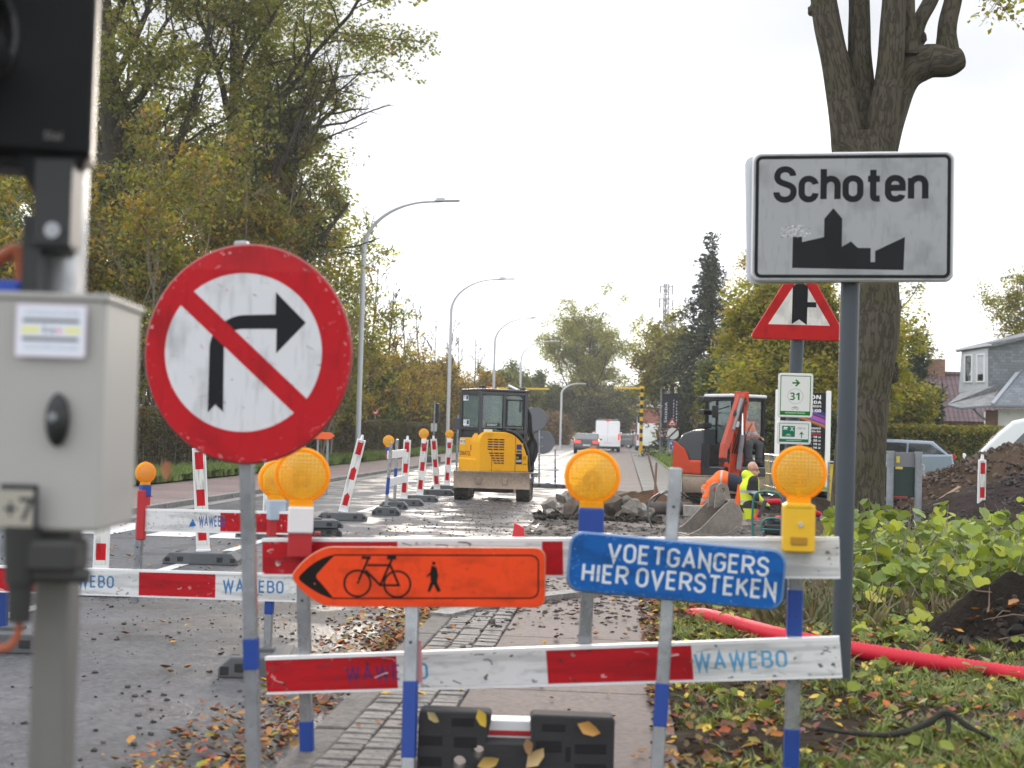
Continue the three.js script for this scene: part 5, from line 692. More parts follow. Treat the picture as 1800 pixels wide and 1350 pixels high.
{
  const base = P(1371, 1130, 10.35).setY(0), D = -base.z, c0 = P(1405, 548, 10.25), g = thing('warning_sign', 'red triangle junction sign above two green cycle route plates on one pole', 'road sign', [base.x, 0, base.z], 0); void D;
  const W = 0.71, tex = canvasTex(768, 680, (c, w, h) => { c.fillStyle = '#b01a1c'; c.fillRect(0, 0, w, h); c.fillStyle = '#d6d4cf'; c.beginPath(); c.moveTo(w * 0.5, h * 0.2); c.lineTo(w * 0.165, h * 0.82); c.lineTo(w * 0.835, h * 0.82); c.fill(); c.fillStyle = '#14171a'; c.beginPath(); const A = [[0.42, 0.81], [0.42, 0.34], [0.5, 0.26], [0.585, 0.34], [0.585, 0.53], [0.68, 0.53], [0.68, 0.595], [0.585, 0.595], [0.585, 0.82], [0.5, 0.75]]; A.forEach(([x, y], i) => (i ? c.lineTo(w * x, h * y) : c.moveTo(w * x, h * y))); c.fill(); soilOn(c, w, h, 4, 0.12); });
  const s = tri(W, 0.035), pl = part('plate', ext(s, 0.024, 0.007), std([0.5, 0.05, 0.05], 0.4, 0.2), g); pl.position.copy(c0).sub(g.position); pl.rotation.set(0, R(-3), R(-0.6), 'YXZ'); part('sign_face', face(s).scale(0.975, 0.975, 1).translate(0, 0, 0.0135), printed(tex, 0.4), pl, null, true);
  part('pole', bar(V(0, -0.1, 0), P(1407, 505, 10.3).sub(g.position), 0.048, 24), M.postGrey, g);
  const bikeIcon = (c, x, y, r, col) => { c.strokeStyle = col; c.lineWidth = r * 0.22; for (const d of [-1, 1]) { c.beginPath(); c.arc(x + d * r * 1.4, y, r * 0.85, 0, 7); c.stroke(); } c.beginPath(); c.moveTo(x - r * 1.4, y); c.lineTo(x - r * 0.7, y - r * 1.3); c.lineTo(x + r * 0.7, y - r * 1.2); c.lineTo(x + r * 1.4, y); c.moveTo(x - r * 0.6, y - r * 1.2); c.lineTo(x, y); c.lineTo(x + r * 0.7, y - r * 1.2); c.stroke(); };
  const t31 = canvasTex(512, 660, (c, w, h) => { c.fillStyle = '#d4d5d0'; c.fillRect(0, 0, w, h); const G1 = '#146c22'; c.strokeStyle = G1; c.lineWidth = 12; c.strokeRect(32, 34, w - 64, h - 66); c.fillStyle = G1; c.fillRect(32, h - 88, w - 64, 54); c.lineWidth = 24; c.beginPath(); c.moveTo(w * .4, 140); c.lineTo(w * .58, 140); c.moveTo(w * .5, 92); c.lineTo(w * .6, 140); c.lineTo(w * .5, 190); c.stroke(); c.lineWidth = 4; c.strokeStyle = '#5f7a62'; c.beginPath(); c.arc(w / 2, 345, 115, 0, 7); c.stroke(); c.fillStyle = '#0f6420'; c.font = 'bold 158px sans-serif'; c.textAlign = 'center'; c.fillText('31', w / 2, 402); bikeIcon(c, w / 2, 530, 22, '#4f6b52'); c.fillStyle = '#b9d2b9'; c.font = 'bold 30px sans-serif'; c.fillText('ANTWERPSE KEMPEN', w / 2, h - 50); });
  const s1 = rrect(0.246, 0.317, 0.022), p1 = part('route_plate', ext(s1, 0.014, 0.004), std([0.6, 0.6, 0.58], 0.4, 0.3), g, 'white plate with green 31 and arrow'); p1.position.copy(P(1398, 695, 10.18)).sub(g.position); p1.rotation.set(0, R(-2), R(-0.2), 'YXZ'); part('sign_face', face(s1).scale(0.97, 0.975, 1).translate(0, 0, 0.0085), printed(t31, 0.4), p1, null, true);
  const tc = canvasTex(640, 440, (c, w, h) => { c.fillStyle = '#d0d2ce'; c.fillRect(0, 0, w, h); const G2 = '#11694a'; c.strokeStyle = G2; c.lineWidth = 10; c.strokeRect(40, 44, w - 80, h - 84); c.fillStyle = G2; c.fillRect(40, h - 96, w - 80, 56); c.fillRect(88, 92, 250, 212); c.fillStyle = '#c9dcd4'; c.fillRect(118, 112, 62, 40); c.fillRect(106, 158, 92, 9); c.fillRect(180, 118, 26, 12); c.strokeStyle = '#c9dcd4'; c.lineWidth = 12; c.beginPath(); c.moveTo(250, 106); c.lineTo(308, 190); c.moveTo(308, 106); c.lineTo(250, 190); c.stroke(); bikeIcon(c, 212, 272, 20, '#c9dcd4'); c.fillStyle = '#7d9488'; c.font = 'bold 52px sans-serif'; c.fillText('500 m', 392, 150); c.strokeStyle = G2; c.lineWidth = 18; c.beginPath(); c.moveTo(466, 318); c.lineTo(466, 216); c.moveTo(430, 254); c.lineTo(466, 208); c.lineTo(502, 254); c.stroke(); c.fillStyle = '#b4cfc2'; c.font = 'bold 30px sans-serif'; c.fillText('DE GROENE PUNTEN', 170, h - 58); });
  const s2 = rrect(0.24, 0.168, 0.02), p2 = part('route_plate', ext(s2, 0.014, 0.004), std([0.6, 0.6, 0.58], 0.4, 0.3), g, 'white plate with green cup and cutlery symbols'); p2.position.copy(P(1395.5, 760.5, 10.18)).sub(g.position); p2.rotation.set(0, R(-2), R(-0.2), 'YXZ'); part('sign_face', face(s2).scale(0.97, 0.965, 1).translate(0, 0, 0.0085), printed(tc, 0.4), p2, null, true);
}

// ---------------------------------------------------------------- beacons along the lane
T.beacon = canvasTex(128, 1024, (c, w, h) => { c.fillStyle = '#d9dad6'; c.fillRect(0, 0, w, h); c.fillStyle = '#bf1420'; for (const [a, b] of [[0.03, 0.21], [0.42, 0.59], [0.77, 0.95]]) c.fillRect(w * 0.14, h * a, w * 0.72, h * (b - a)); scuffs(c, w, h, 26, ['#7a766e', '#eceae6', '#5c5852'], 31); soilOn(c, w, h, 6, 0.16); });
T.beaconArrow = canvasTex(128, 1024, (c, w, h) => { c.fillStyle = '#d9dad6'; c.fillRect(0, 0, w, h); c.fillStyle = '#bf1420'; for (const [a, b, p] of [[0.03, 0.21, 0], [0.39, 0.58, 0.04], [0.77, 0.96, 0.05]]) { c.beginPath(); c.moveTo(w * 0.14, h * (a + p)); c.lineTo(w * 0.5, h * a); c.lineTo(w * 0.86, h * (a + p)); c.lineTo(w * 0.86, h * b); c.lineTo(w * 0.14, h * b); c.fill(); } scuffs(c, w, h, 30, ['#7a766e', '#eceae6'], 33); soilOn(c, w, h, 7, 0.2); });
const bFace = [printed(T.beacon, 0.45), printed(T.beaconArrow, 0.45)], BG = 'red and white beacon posts along the lane edge';
function beacon(label, pos, H, lean, side, kind, turn = 0, footMat = M.footGrey, withFoot = true) {
  const g = thing('delineator_beacon', label, 'beacon', pos, turn, BG);
  const b = part('panel', [rbox(0.14, H - 0.1, 0.03, 0.012, 0, H / 2 - 0.02, 0), rbox(0.15, 0.03, 0.04, 0.01, 0, 0.03, 0)], M.white, g); b.rotation.set(side, 0, lean); b.position.y = 0.1;
  part('striped_face', face(rrect(0.118, H - 0.17, 0.01)).translate(0, H / 2 - 0.0, 0.0165), bFace[kind], b, null, true); part('knob', cyl(0.018, 0.03, 0.09, 0, H - 0.04, 0), M.white, b);
  if (withFoot) { part('foot_body', [ext(shape([[-0.38, 0], [0.38, 0], [0.38, 0.05], [0.31, 0.12], [-0.31, 0.12], [-0.38, 0.05]]), 0.36, 0.012)], footMat, g); partEach('grip_slot', [-1, 1].flatMap((k) => [rbox(0.05, 0.006, 0.25, 0.002, k * 0.24, 0.122, 0), rbox(0.06, 0.05, 0.01, 0.003, k * 0.2, 0.055, 0.179), rbox(0.05, 0.04, 0.01, 0.003, k * 0.33, 0.05, 0.179)]), M.black, g); }
  return g;
}
const onRoad = (x, y) => G(x, y, 0);
beacon('nearest beacon, leaning, just left of the round sign post', onRoad(357, 990), 1.16, R(4.5), 0, 0, 0.1);
beacon('beacon standing in the middle of the second striped barrier', onRoad(176, 1030), 0.98, 0, 0, 0, 0.1, M.footGrey, false);
beacon('beacon mostly hidden behind the two left amber lamps', onRoad(470, 945), 1.16, 0.0, 0, 0, 0.1);
beacon('beacon with arrow-topped stripes leaning far to the right', onRoad(602, 914), 1.25, R(-12.5), 0, 1, 0.15);
beacon('upright beacon on a red-topped foot, right of the edge-on barrier', onRoad(709, 888), 1.2, R(-2), 0, 0, 0.1, M.footGrey);
beacon('beacon with an amber lamp on top, fourth from the yellow excavator', onRoad(737, 881), 1.2, R(-4), 0, 0, 0.1);
beacon('beacon leaning left, without lamp, near the yellow excavator', onRoad(768, 870), 1.2, R(5.5), 0, 0, 0.1);
beacon('beacon with amber lamp nearest the left track of the yellow excavator', onRoad(785, 862), 1.2, R(-2), 0, 0, 0.1);
beacon('short white and red marker post in front of the dark gravel heap', [(1711 - 1100) / FOCAL * 20.5, 0.15, -20.5], 1.05, R(-0.5), 0, 0, 0.5, M.footGrey, false);
for (const [x, y, d, label] of [[745, 762, 28.2, 'small amber lamp on the beacon in mid distance'], [790, 763, 33.4, 'small amber lamp nearest the yellow excavator']]) lamp('warning_lamp', label, P(x, y, d), camTurn, 0.098, holderBox(0, 0.9, M.white, M.red));
foot('spare grey foot stacked behind the nearest barrier lamp', onRoad(560, 940), 0.2, 0.62, 0.4, 0.1); { const f = foot('upper spare grey foot of the stack behind the nearest lamp', onRoad(555, 941), 0.35, 0.66, 0.4, 0.1); f.position.y = 0.11; }
// barrier seen edge-on among the beacons
{
  const O = onRoad(683, 903), g = thing('striped_barrier', 'barrier seen edge-on with two blue-banded posts among the beacons', 'barrier', O), d = -O.z, L = (x, y, dd = d) => P(x, y, dd).sub(O);
  post(g, L(688, 778), L(678, 900), 0.05, [[0.5, 0.75]]); post(g, L(698, 772, d + 1.9), L(693, 893, d + 1.9), 0.05, [[0.42, 0.62]]);
  for (const y of [0.55, 1.02]) { const a = V(-0.09, y - 0.06, 0.2), b = V(0.0, y, -2.2); const r = part('rail', rbox(2.4, 0.14, 0.028, 0.006, 0, 0, 0), M.white, g); r.position.copy(a.clone().lerp(b, 0.5)); r.rotation.y = PI / 2 + 0.03; }
}
foot('grey foot with black slots under the edge-on barrier', onRoad(679, 905), 0.1, 0.46, 0.36, 0.13); foot('second grey foot just behind the edge-on barrier foot', onRoad(692, 894), 0.1, 0.5, 0.36, 0.13);
lamp('warning_lamp', 'small amber lamp above the edge-on barrier posts', P(683, 775, 24.2), camTurn, 0.095, holderBox(0, 1.0, M.blue, M.red));

// ---------------------------------------------------------------- yellow mini excavator, seen from behind
const bolts = (list, r, ax) => list.map(([x, y, z]) => cyl(r, r, 0.012, x, y, z, ax === 'z' ? PI / 2 : 0, 0, ax === 'x' ? PI / 2 : 0, 8));
function crawler(g, len, h, w, x, trackMat) { // one rubber track, lying along local z
  const s = new THREE.Shape(), r = h / 2, l = len / 2 - r; s.moveTo(-l, 0); s.lineTo(l, 0); s.absarc(l, r, r, -PI / 2, PI / 2); s.lineTo(-l, h); s.absarc(-l, r, r, PI / 2, PI * 1.5); const hole = new THREE.Path(); hole.moveTo(-l, 0.07); hole.absarc(-l, r, r - 0.07, PI * 1.5, PI / 2, true); hole.lineTo(l, h - 0.07); hole.absarc(l, r, r - 0.07, PI / 2, -PI / 2, true); s.holes.push(hole);
  const t = part('track', ext(s, w, 0.006).rotateY(PI / 2).translate(x, 0, 0), trackMat, g), lugs = [], per = 2 * (2 * l) + 2 * PI * r, n = Math.round(per / 0.085);
  for (let i = 0; i < n; i++) { let q = i / n * per, px, py, a; if (q < 2 * l) { px = -l + q; py = 0; a = 0; } else if ((q -= 2 * l) < PI * r) { a = q / r; px = l + Math.sin(a) * r; py = r - Math.cos(a) * r; } else if ((q -= PI * r) < 2 * l) { px = l - q; py = h; a = PI; } else { a = PI + (q - 2 * l) / r; px = -l + Math.sin(a) * r; py = r - Math.cos(a) * r; } for (const k of [-1, 1]) lugs.push(rbox(w * 0.46, 0.035, 0.045, 0.006, 0, 0, 0, 0, k * 0.35, 0, 1).translate(k * w * 0.24, -0.004, (i % 2 ? 0.01 : -0.01) * k).rotateX(a * 1).translate(x, py, -px)); }
  part('track_lug', lugs, trackMat, t); const wh = []; for (const z of [-l, l, -l * 0.4, l * 0.4]) wh.push(cyl(Math.abs(z) > l * 0.9 ? r - 0.075 : r * 0.5, Math.abs(z) > l * 0.9 ? r - 0.075 : r * 0.5, w * 0.8, x, Math.abs(z) > l * 0.9 ? r : r * 0.6, z, 0, 0, PI / 2)); part('roller', wh, M.steelWorn, t);
}
const trackRubber = std([0.045, 0.042, 0.038], 0.85, 0, { map: T.soil, bumpMap: T.clod, bumpScale: 0.003 });
{
  const O = onRoad(869, 877), g = thing('mini_excavator', 'yellow mini excavator seen from behind with dozer blade and dark cab', 'excavator', O, R(1.5)); g.scale.setScalar(0.9);
  crawler(g, 2.1, 0.46, 0.31, -0.71, trackRubber); crawler(g, 2.1, 0.46, 0.31, 0.71, trackRubber);
  part('chassis', [rbox(1.15, 0.22, 1.1, 0.03, 0, 0.4, 0), rbox(0.9, 0.12, 0.5, 0.02, 0, 0.24, 0.3), cyl(0.4, 0.42, 0.14, 0, 0.56, 0)], std([0.05, 0.045, 0.04], 0.7), g);
  const bl = new THREE.Shape(); bl.moveTo(-0.02, 0); bl.quadraticCurveTo(-0.1, 0.2, 0.0, 0.37); bl.lineTo(0.03, 0.37); bl.quadraticCurveTo(-0.05, 0.2, 0.03, 0); part('blade', [ext(bl, 1.74, 0).rotateY(-PI / 2).translate(0, 0.29, 1.18), rbox(1.74, 0.03, 0.035, 0.01, 0, 0.665, 1.165), rbox(0.12, 0.16, 0.6, 0.02, -0.3, 0.45, 0.9), rbox(0.12, 0.16, 0.6, 0.02, 0.3, 0.45, 0.9)], M.mudSteel, g);
  const up = new THREE.Group(); up.name = 'upper_body'; up.position.set(0.02, 0, 0.1); up.rotation.y = R(29); g.add(up);
  // counterweight and lower skirt, rounded at the tail
  const sk = new THREE.Shape(); sk.moveTo(0.58, 0.56); sk.lineTo(-0.45, 0.56); sk.quadraticCurveTo(-0.78, 0.52, -0.8, 0.2); sk.lineTo(-0.8, -0.3); sk.quadraticCurveTo(-0.78, -0.62, -0.45, -0.64); sk.lineTo(0.58, -0.64); sk.closePath();
  const skirt = ext(sk, 0.34, 0.035).rotateX(PI / 2).translate(0, 0.79, 0); part('counterweight', skirt, M.yellow, up);
  const tail = part('tail_panel', [rbox(0.3, 0.5, 0.78, 0.05, -0.55, 1.18, -0.22)], M.yellow, up); void tail;
  // engine hood with its arched top
  const hd = new THREE.Shape(); hd.moveTo(-0.72, 0.66); hd.lineTo(-0.72, 1.34); hd.quadraticCurveTo(-0.7, 1.56, -0.5, 1.58); hd.lineTo(-0.06, 1.58); hd.quadraticCurveTo(0.36, 1.52, 0.5, 1.06); hd.lineTo(0.56, 0.66); hd.closePath();
  part('engine_hood', ext(hd, 0.5, 0.03).translate(0, 0, 0.36), M.yellow, up);
  const tr = new THREE.Shape(); tr.moveTo(-0.06, 1.6); tr.quadraticCurveTo(0.38, 1.55, 0.52, 1.06); tr.lineTo(0.58, 0.66); tr.lineTo(0.63, 0.66); tr.lineTo(0.57, 1.1); tr.quadraticCurveTo(0.42, 1.63, -0.06, 1.66); tr.closePath(); part('hood_trim', ext(tr, 0.5, 0.02).translate(0, 0, 0.36), M.blackPaint, up);
  const gr = [], slots = []; for (let i = 0; i < 10; i++) { const y = 0.86 + i * 0.057 + (i > 4 ? 0.03 : 0), w = 0.44 - (i < 5 ? (5 - i) * 0.035 : 0), x0 = -0.22 + (0.44 - w) / 2; for (let k = 0; k < 3; k++) slots.push(rbox(w / 3 - 0.025, 0.026, 0.012, 0.004, x0 + (k - 1) * w / 3 - 0.08, y, 0.612)); gr.push(rbox(w + 0.03, 0.012, 0.02, 0.004, x0 - 0.08, y + 0.024, 0.614)); }
  part('grille_slot', slots, M.black, up); part('grille_rib', gr, M.yellow, up);
  part('hood_gap', [rbox(0.008, 0.86, 0.01, 0.002, 0.2, 1.1, 0.611), rbox(0.008, 0.5, 0.01, 0.002, -0.4, 0.9, 0.611)], M.black, up);
  const st = canvasTex(256, 512, (c, w, h) => { c.fillStyle = '#e0a010'; c.fillRect(0, 0, w, h); c.fillStyle = '#12161c'; c.fillRect(0, 250, 220, 250); c.fillStyle = '#1a3f70'; for (const [y, a] of [[30, 80], [100, 60], [175, 60]]) { c.beginPath(); c.moveTo(10, y); c.lineTo(190, y); c.lineTo(215, y + a * 0.9); c.lineTo(10, y + a * 0.9); c.fill(); } c.fillStyle = '#e8b020'; c.font = 'bold 70px sans-serif'; c.fillText('PC', 18, 370); c.fillStyle = '#dfe2e6'; c.font = 'bold 76px sans-serif'; c.fillText('35MR', 8, 450); });
  part('model_plate', face(rrect(0.18, 0.5, 0.01)).translate(0.31, 1.08, 0.613), printed(st, 0.4), up, null, true);
  const t89 = canvasTex(256, 256, (c, w, h) => { c.fillStyle = '#dda00f'; c.fillRect(0, 0, w, h); c.fillStyle = '#1a1c20'; c.font = '130px sans-serif'; c.fillText('89', 40, 120); c.font = 'bold 44px sans-serif'; c.fillText('KOMATSU', 8, 235); }); part('number_mark', face(rrect(0.15, 0.24, 0.005)).translate(0.45, 0.93, 0.612), printed(t89, 0.4), up, null, true);
  const kom = canvasTex(512, 384, (c, w, h) => { c.fillStyle = '#e0a010'; c.fillRect(0, 0, w, h); c.fillStyle = '#c9c7c0'; c.fillRect(14, 20, 220, 110); c.fillStyle = '#4a4c50'; c.font = 'bold 70px sans-serif'; c.fillText('IW 229', 22, 100); c.fillStyle = '#181a1e'; c.font = 'bold 128px sans-serif'; c.fillText('KOMATSU', -70, 360); c.strokeStyle = '#b57f08'; c.lineWidth = 5; c.strokeRect(260, 170, 100, 80); }); const kp = part('name_panel', face(rrect(0.66, 0.44, 0.01)), printed(kom, 0.4), up, null, true); kp.position.set(-0.703, 1.2, -0.22); kp.rotation.y = -PI / 2;
  part('tail_light', rbox(0.02, 0.14, 0.05, 0.006, -0.715, 1.2, 0.14), M.red, up);
  // cab
  const X0 = -0.62, X1 = 0.56, Z0 = -0.64, Z1 = 0.4, Y0 = 1.38, Y1 = 2.52, ps = [];
  for (const [x, z] of [[X0, Z0], [X0, Z1], [X1, Z0], [X1 - 0.02, Z1]]) ps.push(rbox(0.09, Y1 - Y0, 0.09, 0.02, x, (Y0 + Y1) / 2, z)); ps.push(rbox(0.07, Y1 - Y0, 0.06, 0.015, -0.02, (Y0 + Y1) / 2, Z1), rbox(X1 - X0, 0.09, 0.06, 0.015, 0, Y0 + 0.2, Z1), rbox(X1 - X0, 0.09, 0.06, 0.015, 0, Y1 - 0.05, Z1), rbox(0.06, 0.09, Z1 - Z0, 0.015, X0, Y0 + 0.26, (Z0 + Z1) / 2), rbox(0.06, 0.09, Z1 - Z0, 0.015, X0, Y1 - 0.05, (Z0 + Z1) / 2), rbox(0.05, 0.3, 0.05, 0.02, 0.4, 2.2, Z1, 0, 0, 0), rbox(0.16, 0.05, 0.05, 0.02, 0.45, Y1 - 0.12, Z1, 0, 0, -0.8));
  ps.push(rbox(0.1, 0.4, 0.1, 0.02, -0.5, 1.45, Z1 - 0.06), rbox(X1 - X0, 0.28, 0.04, 0.01, 0, Y0 + 0.02, Z1 - 0.05), rbox(0.04, 0.34, Z1 - Z0, 0.01, X0 + 0.02, Y0 + 0.05, (Z0 + Z1) / 2), rbox(0.5, 0.3, 0.3, 0.04, 0.1, 1.45, -0.3)); const cab = part('cab_frame', ps, M.blackPaint, up);
  part('cab_roof', [rbox(X1 - X0 + 0.1, 0.07, Z1 - Z0 + 0.1, 0.03, -0.02, Y1 + 0.02, (Z0 + Z1) / 2)], M.blackPaint, up);
  const gl = M.tintGlass; part('window', box(0.5, 0.78, 0.008, -0.32, 2.06, Z1), gl, up); part('window', box(0.48, 0.78, 0.008, 0.27, 2.06, Z1), gl, up); part('window', box(0.008, 0.72, 0.92, X0, 2.06, (Z0 + Z1) / 2), gl, up); part('window', box(1.1, 0.8, 0.008, 0, 2.06, Z0), gl, up); part('window', box(0.008, 0.9, 0.92, X1, 1.98, (Z0 + Z1) / 2), gl, up);
  part('window_frame', [rbox(0.03, 0.62, 0.02, 0.008, 0.05, 2.02, Z1 + 0.02), rbox(0.03, 0.62, 0.02, 0.008, 0.47, 2.02, Z1 + 0.02), rbox(0.44, 0.03, 0.02, 0.008, 0.26, 2.33, Z1 + 0.02), rbox(0.44, 0.03, 0.02, 0.008, 0.26, 1.72, Z1 + 0.02)], M.black, cab);
  part('seat', [rbox(0.45, 0.14, 0.45, 0.05, -0.15, 1.62, -0.12), rbox(0.14, 0.6, 0.42, 0.06, -0.36, 1.9, -0.12), rbox(0.1, 0.2, 0.24, 0.05, -0.38, 2.25, -0.12)], std([0.06, 0.17, 0.2], 0.7), up);
  part('console', [rbox(0.16, 0.3, 0.3, 0.04, 0.4, 1.68, -0.1), bar(V(0.1, 1.6, 0.2), V(0.14, 1.92, 0.22), 0.015), sph(0.035, 0.14, 1.94, 0.22)], M.blackPlastic, up); part('helmet', sph(0.11, -0.5, 1.78, 0.12, 16), std([0.7, 0.55, 0.02], 0.4), up);
  const wp = canvasTex(256, 128, (c, w, h) => { c.fillStyle = '#d8dada'; c.fillRect(0, 0, w, h); c.fillStyle = '#2a3a66'; c.fillRect(140, 12, 100, 90); c.fillStyle = '#777'; c.fillRect(16, 24, 100, 16); c.fillRect(16, 60, 80, 16); }); for (const [y, z, a, b] of [[2.36, -0.42, 0.3, 0.12], [1.78, -0.36, 0.34, 0.14]]) { const q = part('sticker', face(rrect(a, b, 0.004)), printed(wp), up, null, true); q.position.set(X0 - 0.012, y, z); q.rotation.y = -PI / 2; }
  const q2 = part('sticker', face(rrect(0.22, 0.07, 0.004)).translate(-0.43, 1.6, Z1 + 0.035), std([0.62, 0.6, 0.5], 0.5), up, null, true); void q2;
  const rb = canvasTex(256, 64, (c, w, h) => { c.fillStyle = '#343c3c'; c.fillRect(0, 0, w, h); c.fillStyle = '#c8cccc'; c.font = 'bold 48px sans-serif'; c.fillText('ROBERT', 20, 50); }); part('name_strip', face(rrect(0.36, 0.09, 0.004)).translate(-0.3, 1.74, Z1 + 0.012), printed(rb), up, null, true);
  part('beacon_light', cyl(0.06, 0.07, 0.07, -0.25, Y1 + 0.085, 0.05), std([0.85, 0.25, 0.01], 0.3, 0, { transmission: 0.3, thickness: 0 }), up); part('work_light', [rbox(0.12, 0.1, 0.1, 0.02, -0.45, Y1 + 0.08, 0.1), rbox(0.12, 0.1, 0.1, 0.02, 0.5, Y1 + 0.06, 0.3), beam(V(0.2, Y1 + 0.08, 0.1), V(0.42, Y1 + 0.1, 0.34), 0.04, 0.03)], M.blackPlastic, up); part('roof_bar', beam(V(0.12, Y1 + 0.15, 0.3), V(0.34, Y1 + 0.05, 0.36), 0.06, 0.05), M.white, up);
  const bm = new THREE.Shape(); bm.moveTo(0.7, 0.75); bm.lineTo(1.0, 0.75); bm.quadraticCurveTo(1.15, 1.7, 1.5, 2.3); bm.lineTo(1.75, 2.3); bm.lineTo(1.72, 2.42); bm.lineTo(1.4, 2.5); bm.quadraticCurveTo(0.85, 1.9, 0.7, 0.75); const sw = (g) => xf(g.translate(-0.8, 0, -0.05), 0.7, 0, -0.05, 0, R(90), 0); part('boom', sw(ext(bm, 0.2, 0.02).translate(0, 0, 0.05)), M.yellow, up); part('stick', [sw(beam(V(1.65, 2.35, 0.05), V(1.75, 0.7, 0.05), 0.18, 0.16))], M.yellow, up); part('boom_bracket', [rbox(0.3, 0.36, 0.36, 0.05, 0.74, 0.85, 0.1), cyl(0.09, 0.09, 0.5, 0.82, 0.85, 0.1)], M.blackPaint, up); part('bucket', sw(ext(shape([[1.55, 0.1], [2.0, 0.15], [2.05, 0.55], [1.75, 0.75], [1.6, 0.6], [1.8, 0.35]]), 0.6, 0.01).translate(0, 0, 0.05)), M.steelWorn, up);
  const tb = new Tubes(); seed(44); for (let i = 0; i < 7; i++) { const z = 0.2 + i * 0.035, q = 0.014 * (i % 3); tb.add(new THREE.CatmullRomCurve3([V(0.58 + q, 2.4 - 0.05 * i, z), V(0.66 + q, 2.0, z + 0.02), V(0.7 + q, 1.6, z + 0.03), V(0.82 + 2 * q, 1.25, z), V(0.74, 0.9, z)]).getPoints(14), () => 0.013, 6); } tb.mesh('hose', M.blackPlastic, up); part('hose_guard', xf(new THREE.SphereGeometry(1, 16, 12).scale(0.17, 0.36, 0.2), 0.8, 1.12, 0.2, 0, 0, -0.2), M.black, up);
  part('step', [rbox(0.22, 0.03, 0.2, 0.01, 0.72, 0.64, 0.5), rbox(0.14, 0.12, 0.12, 0.02, 0.8, 0.6, 0.45)], M.alu, up);
}

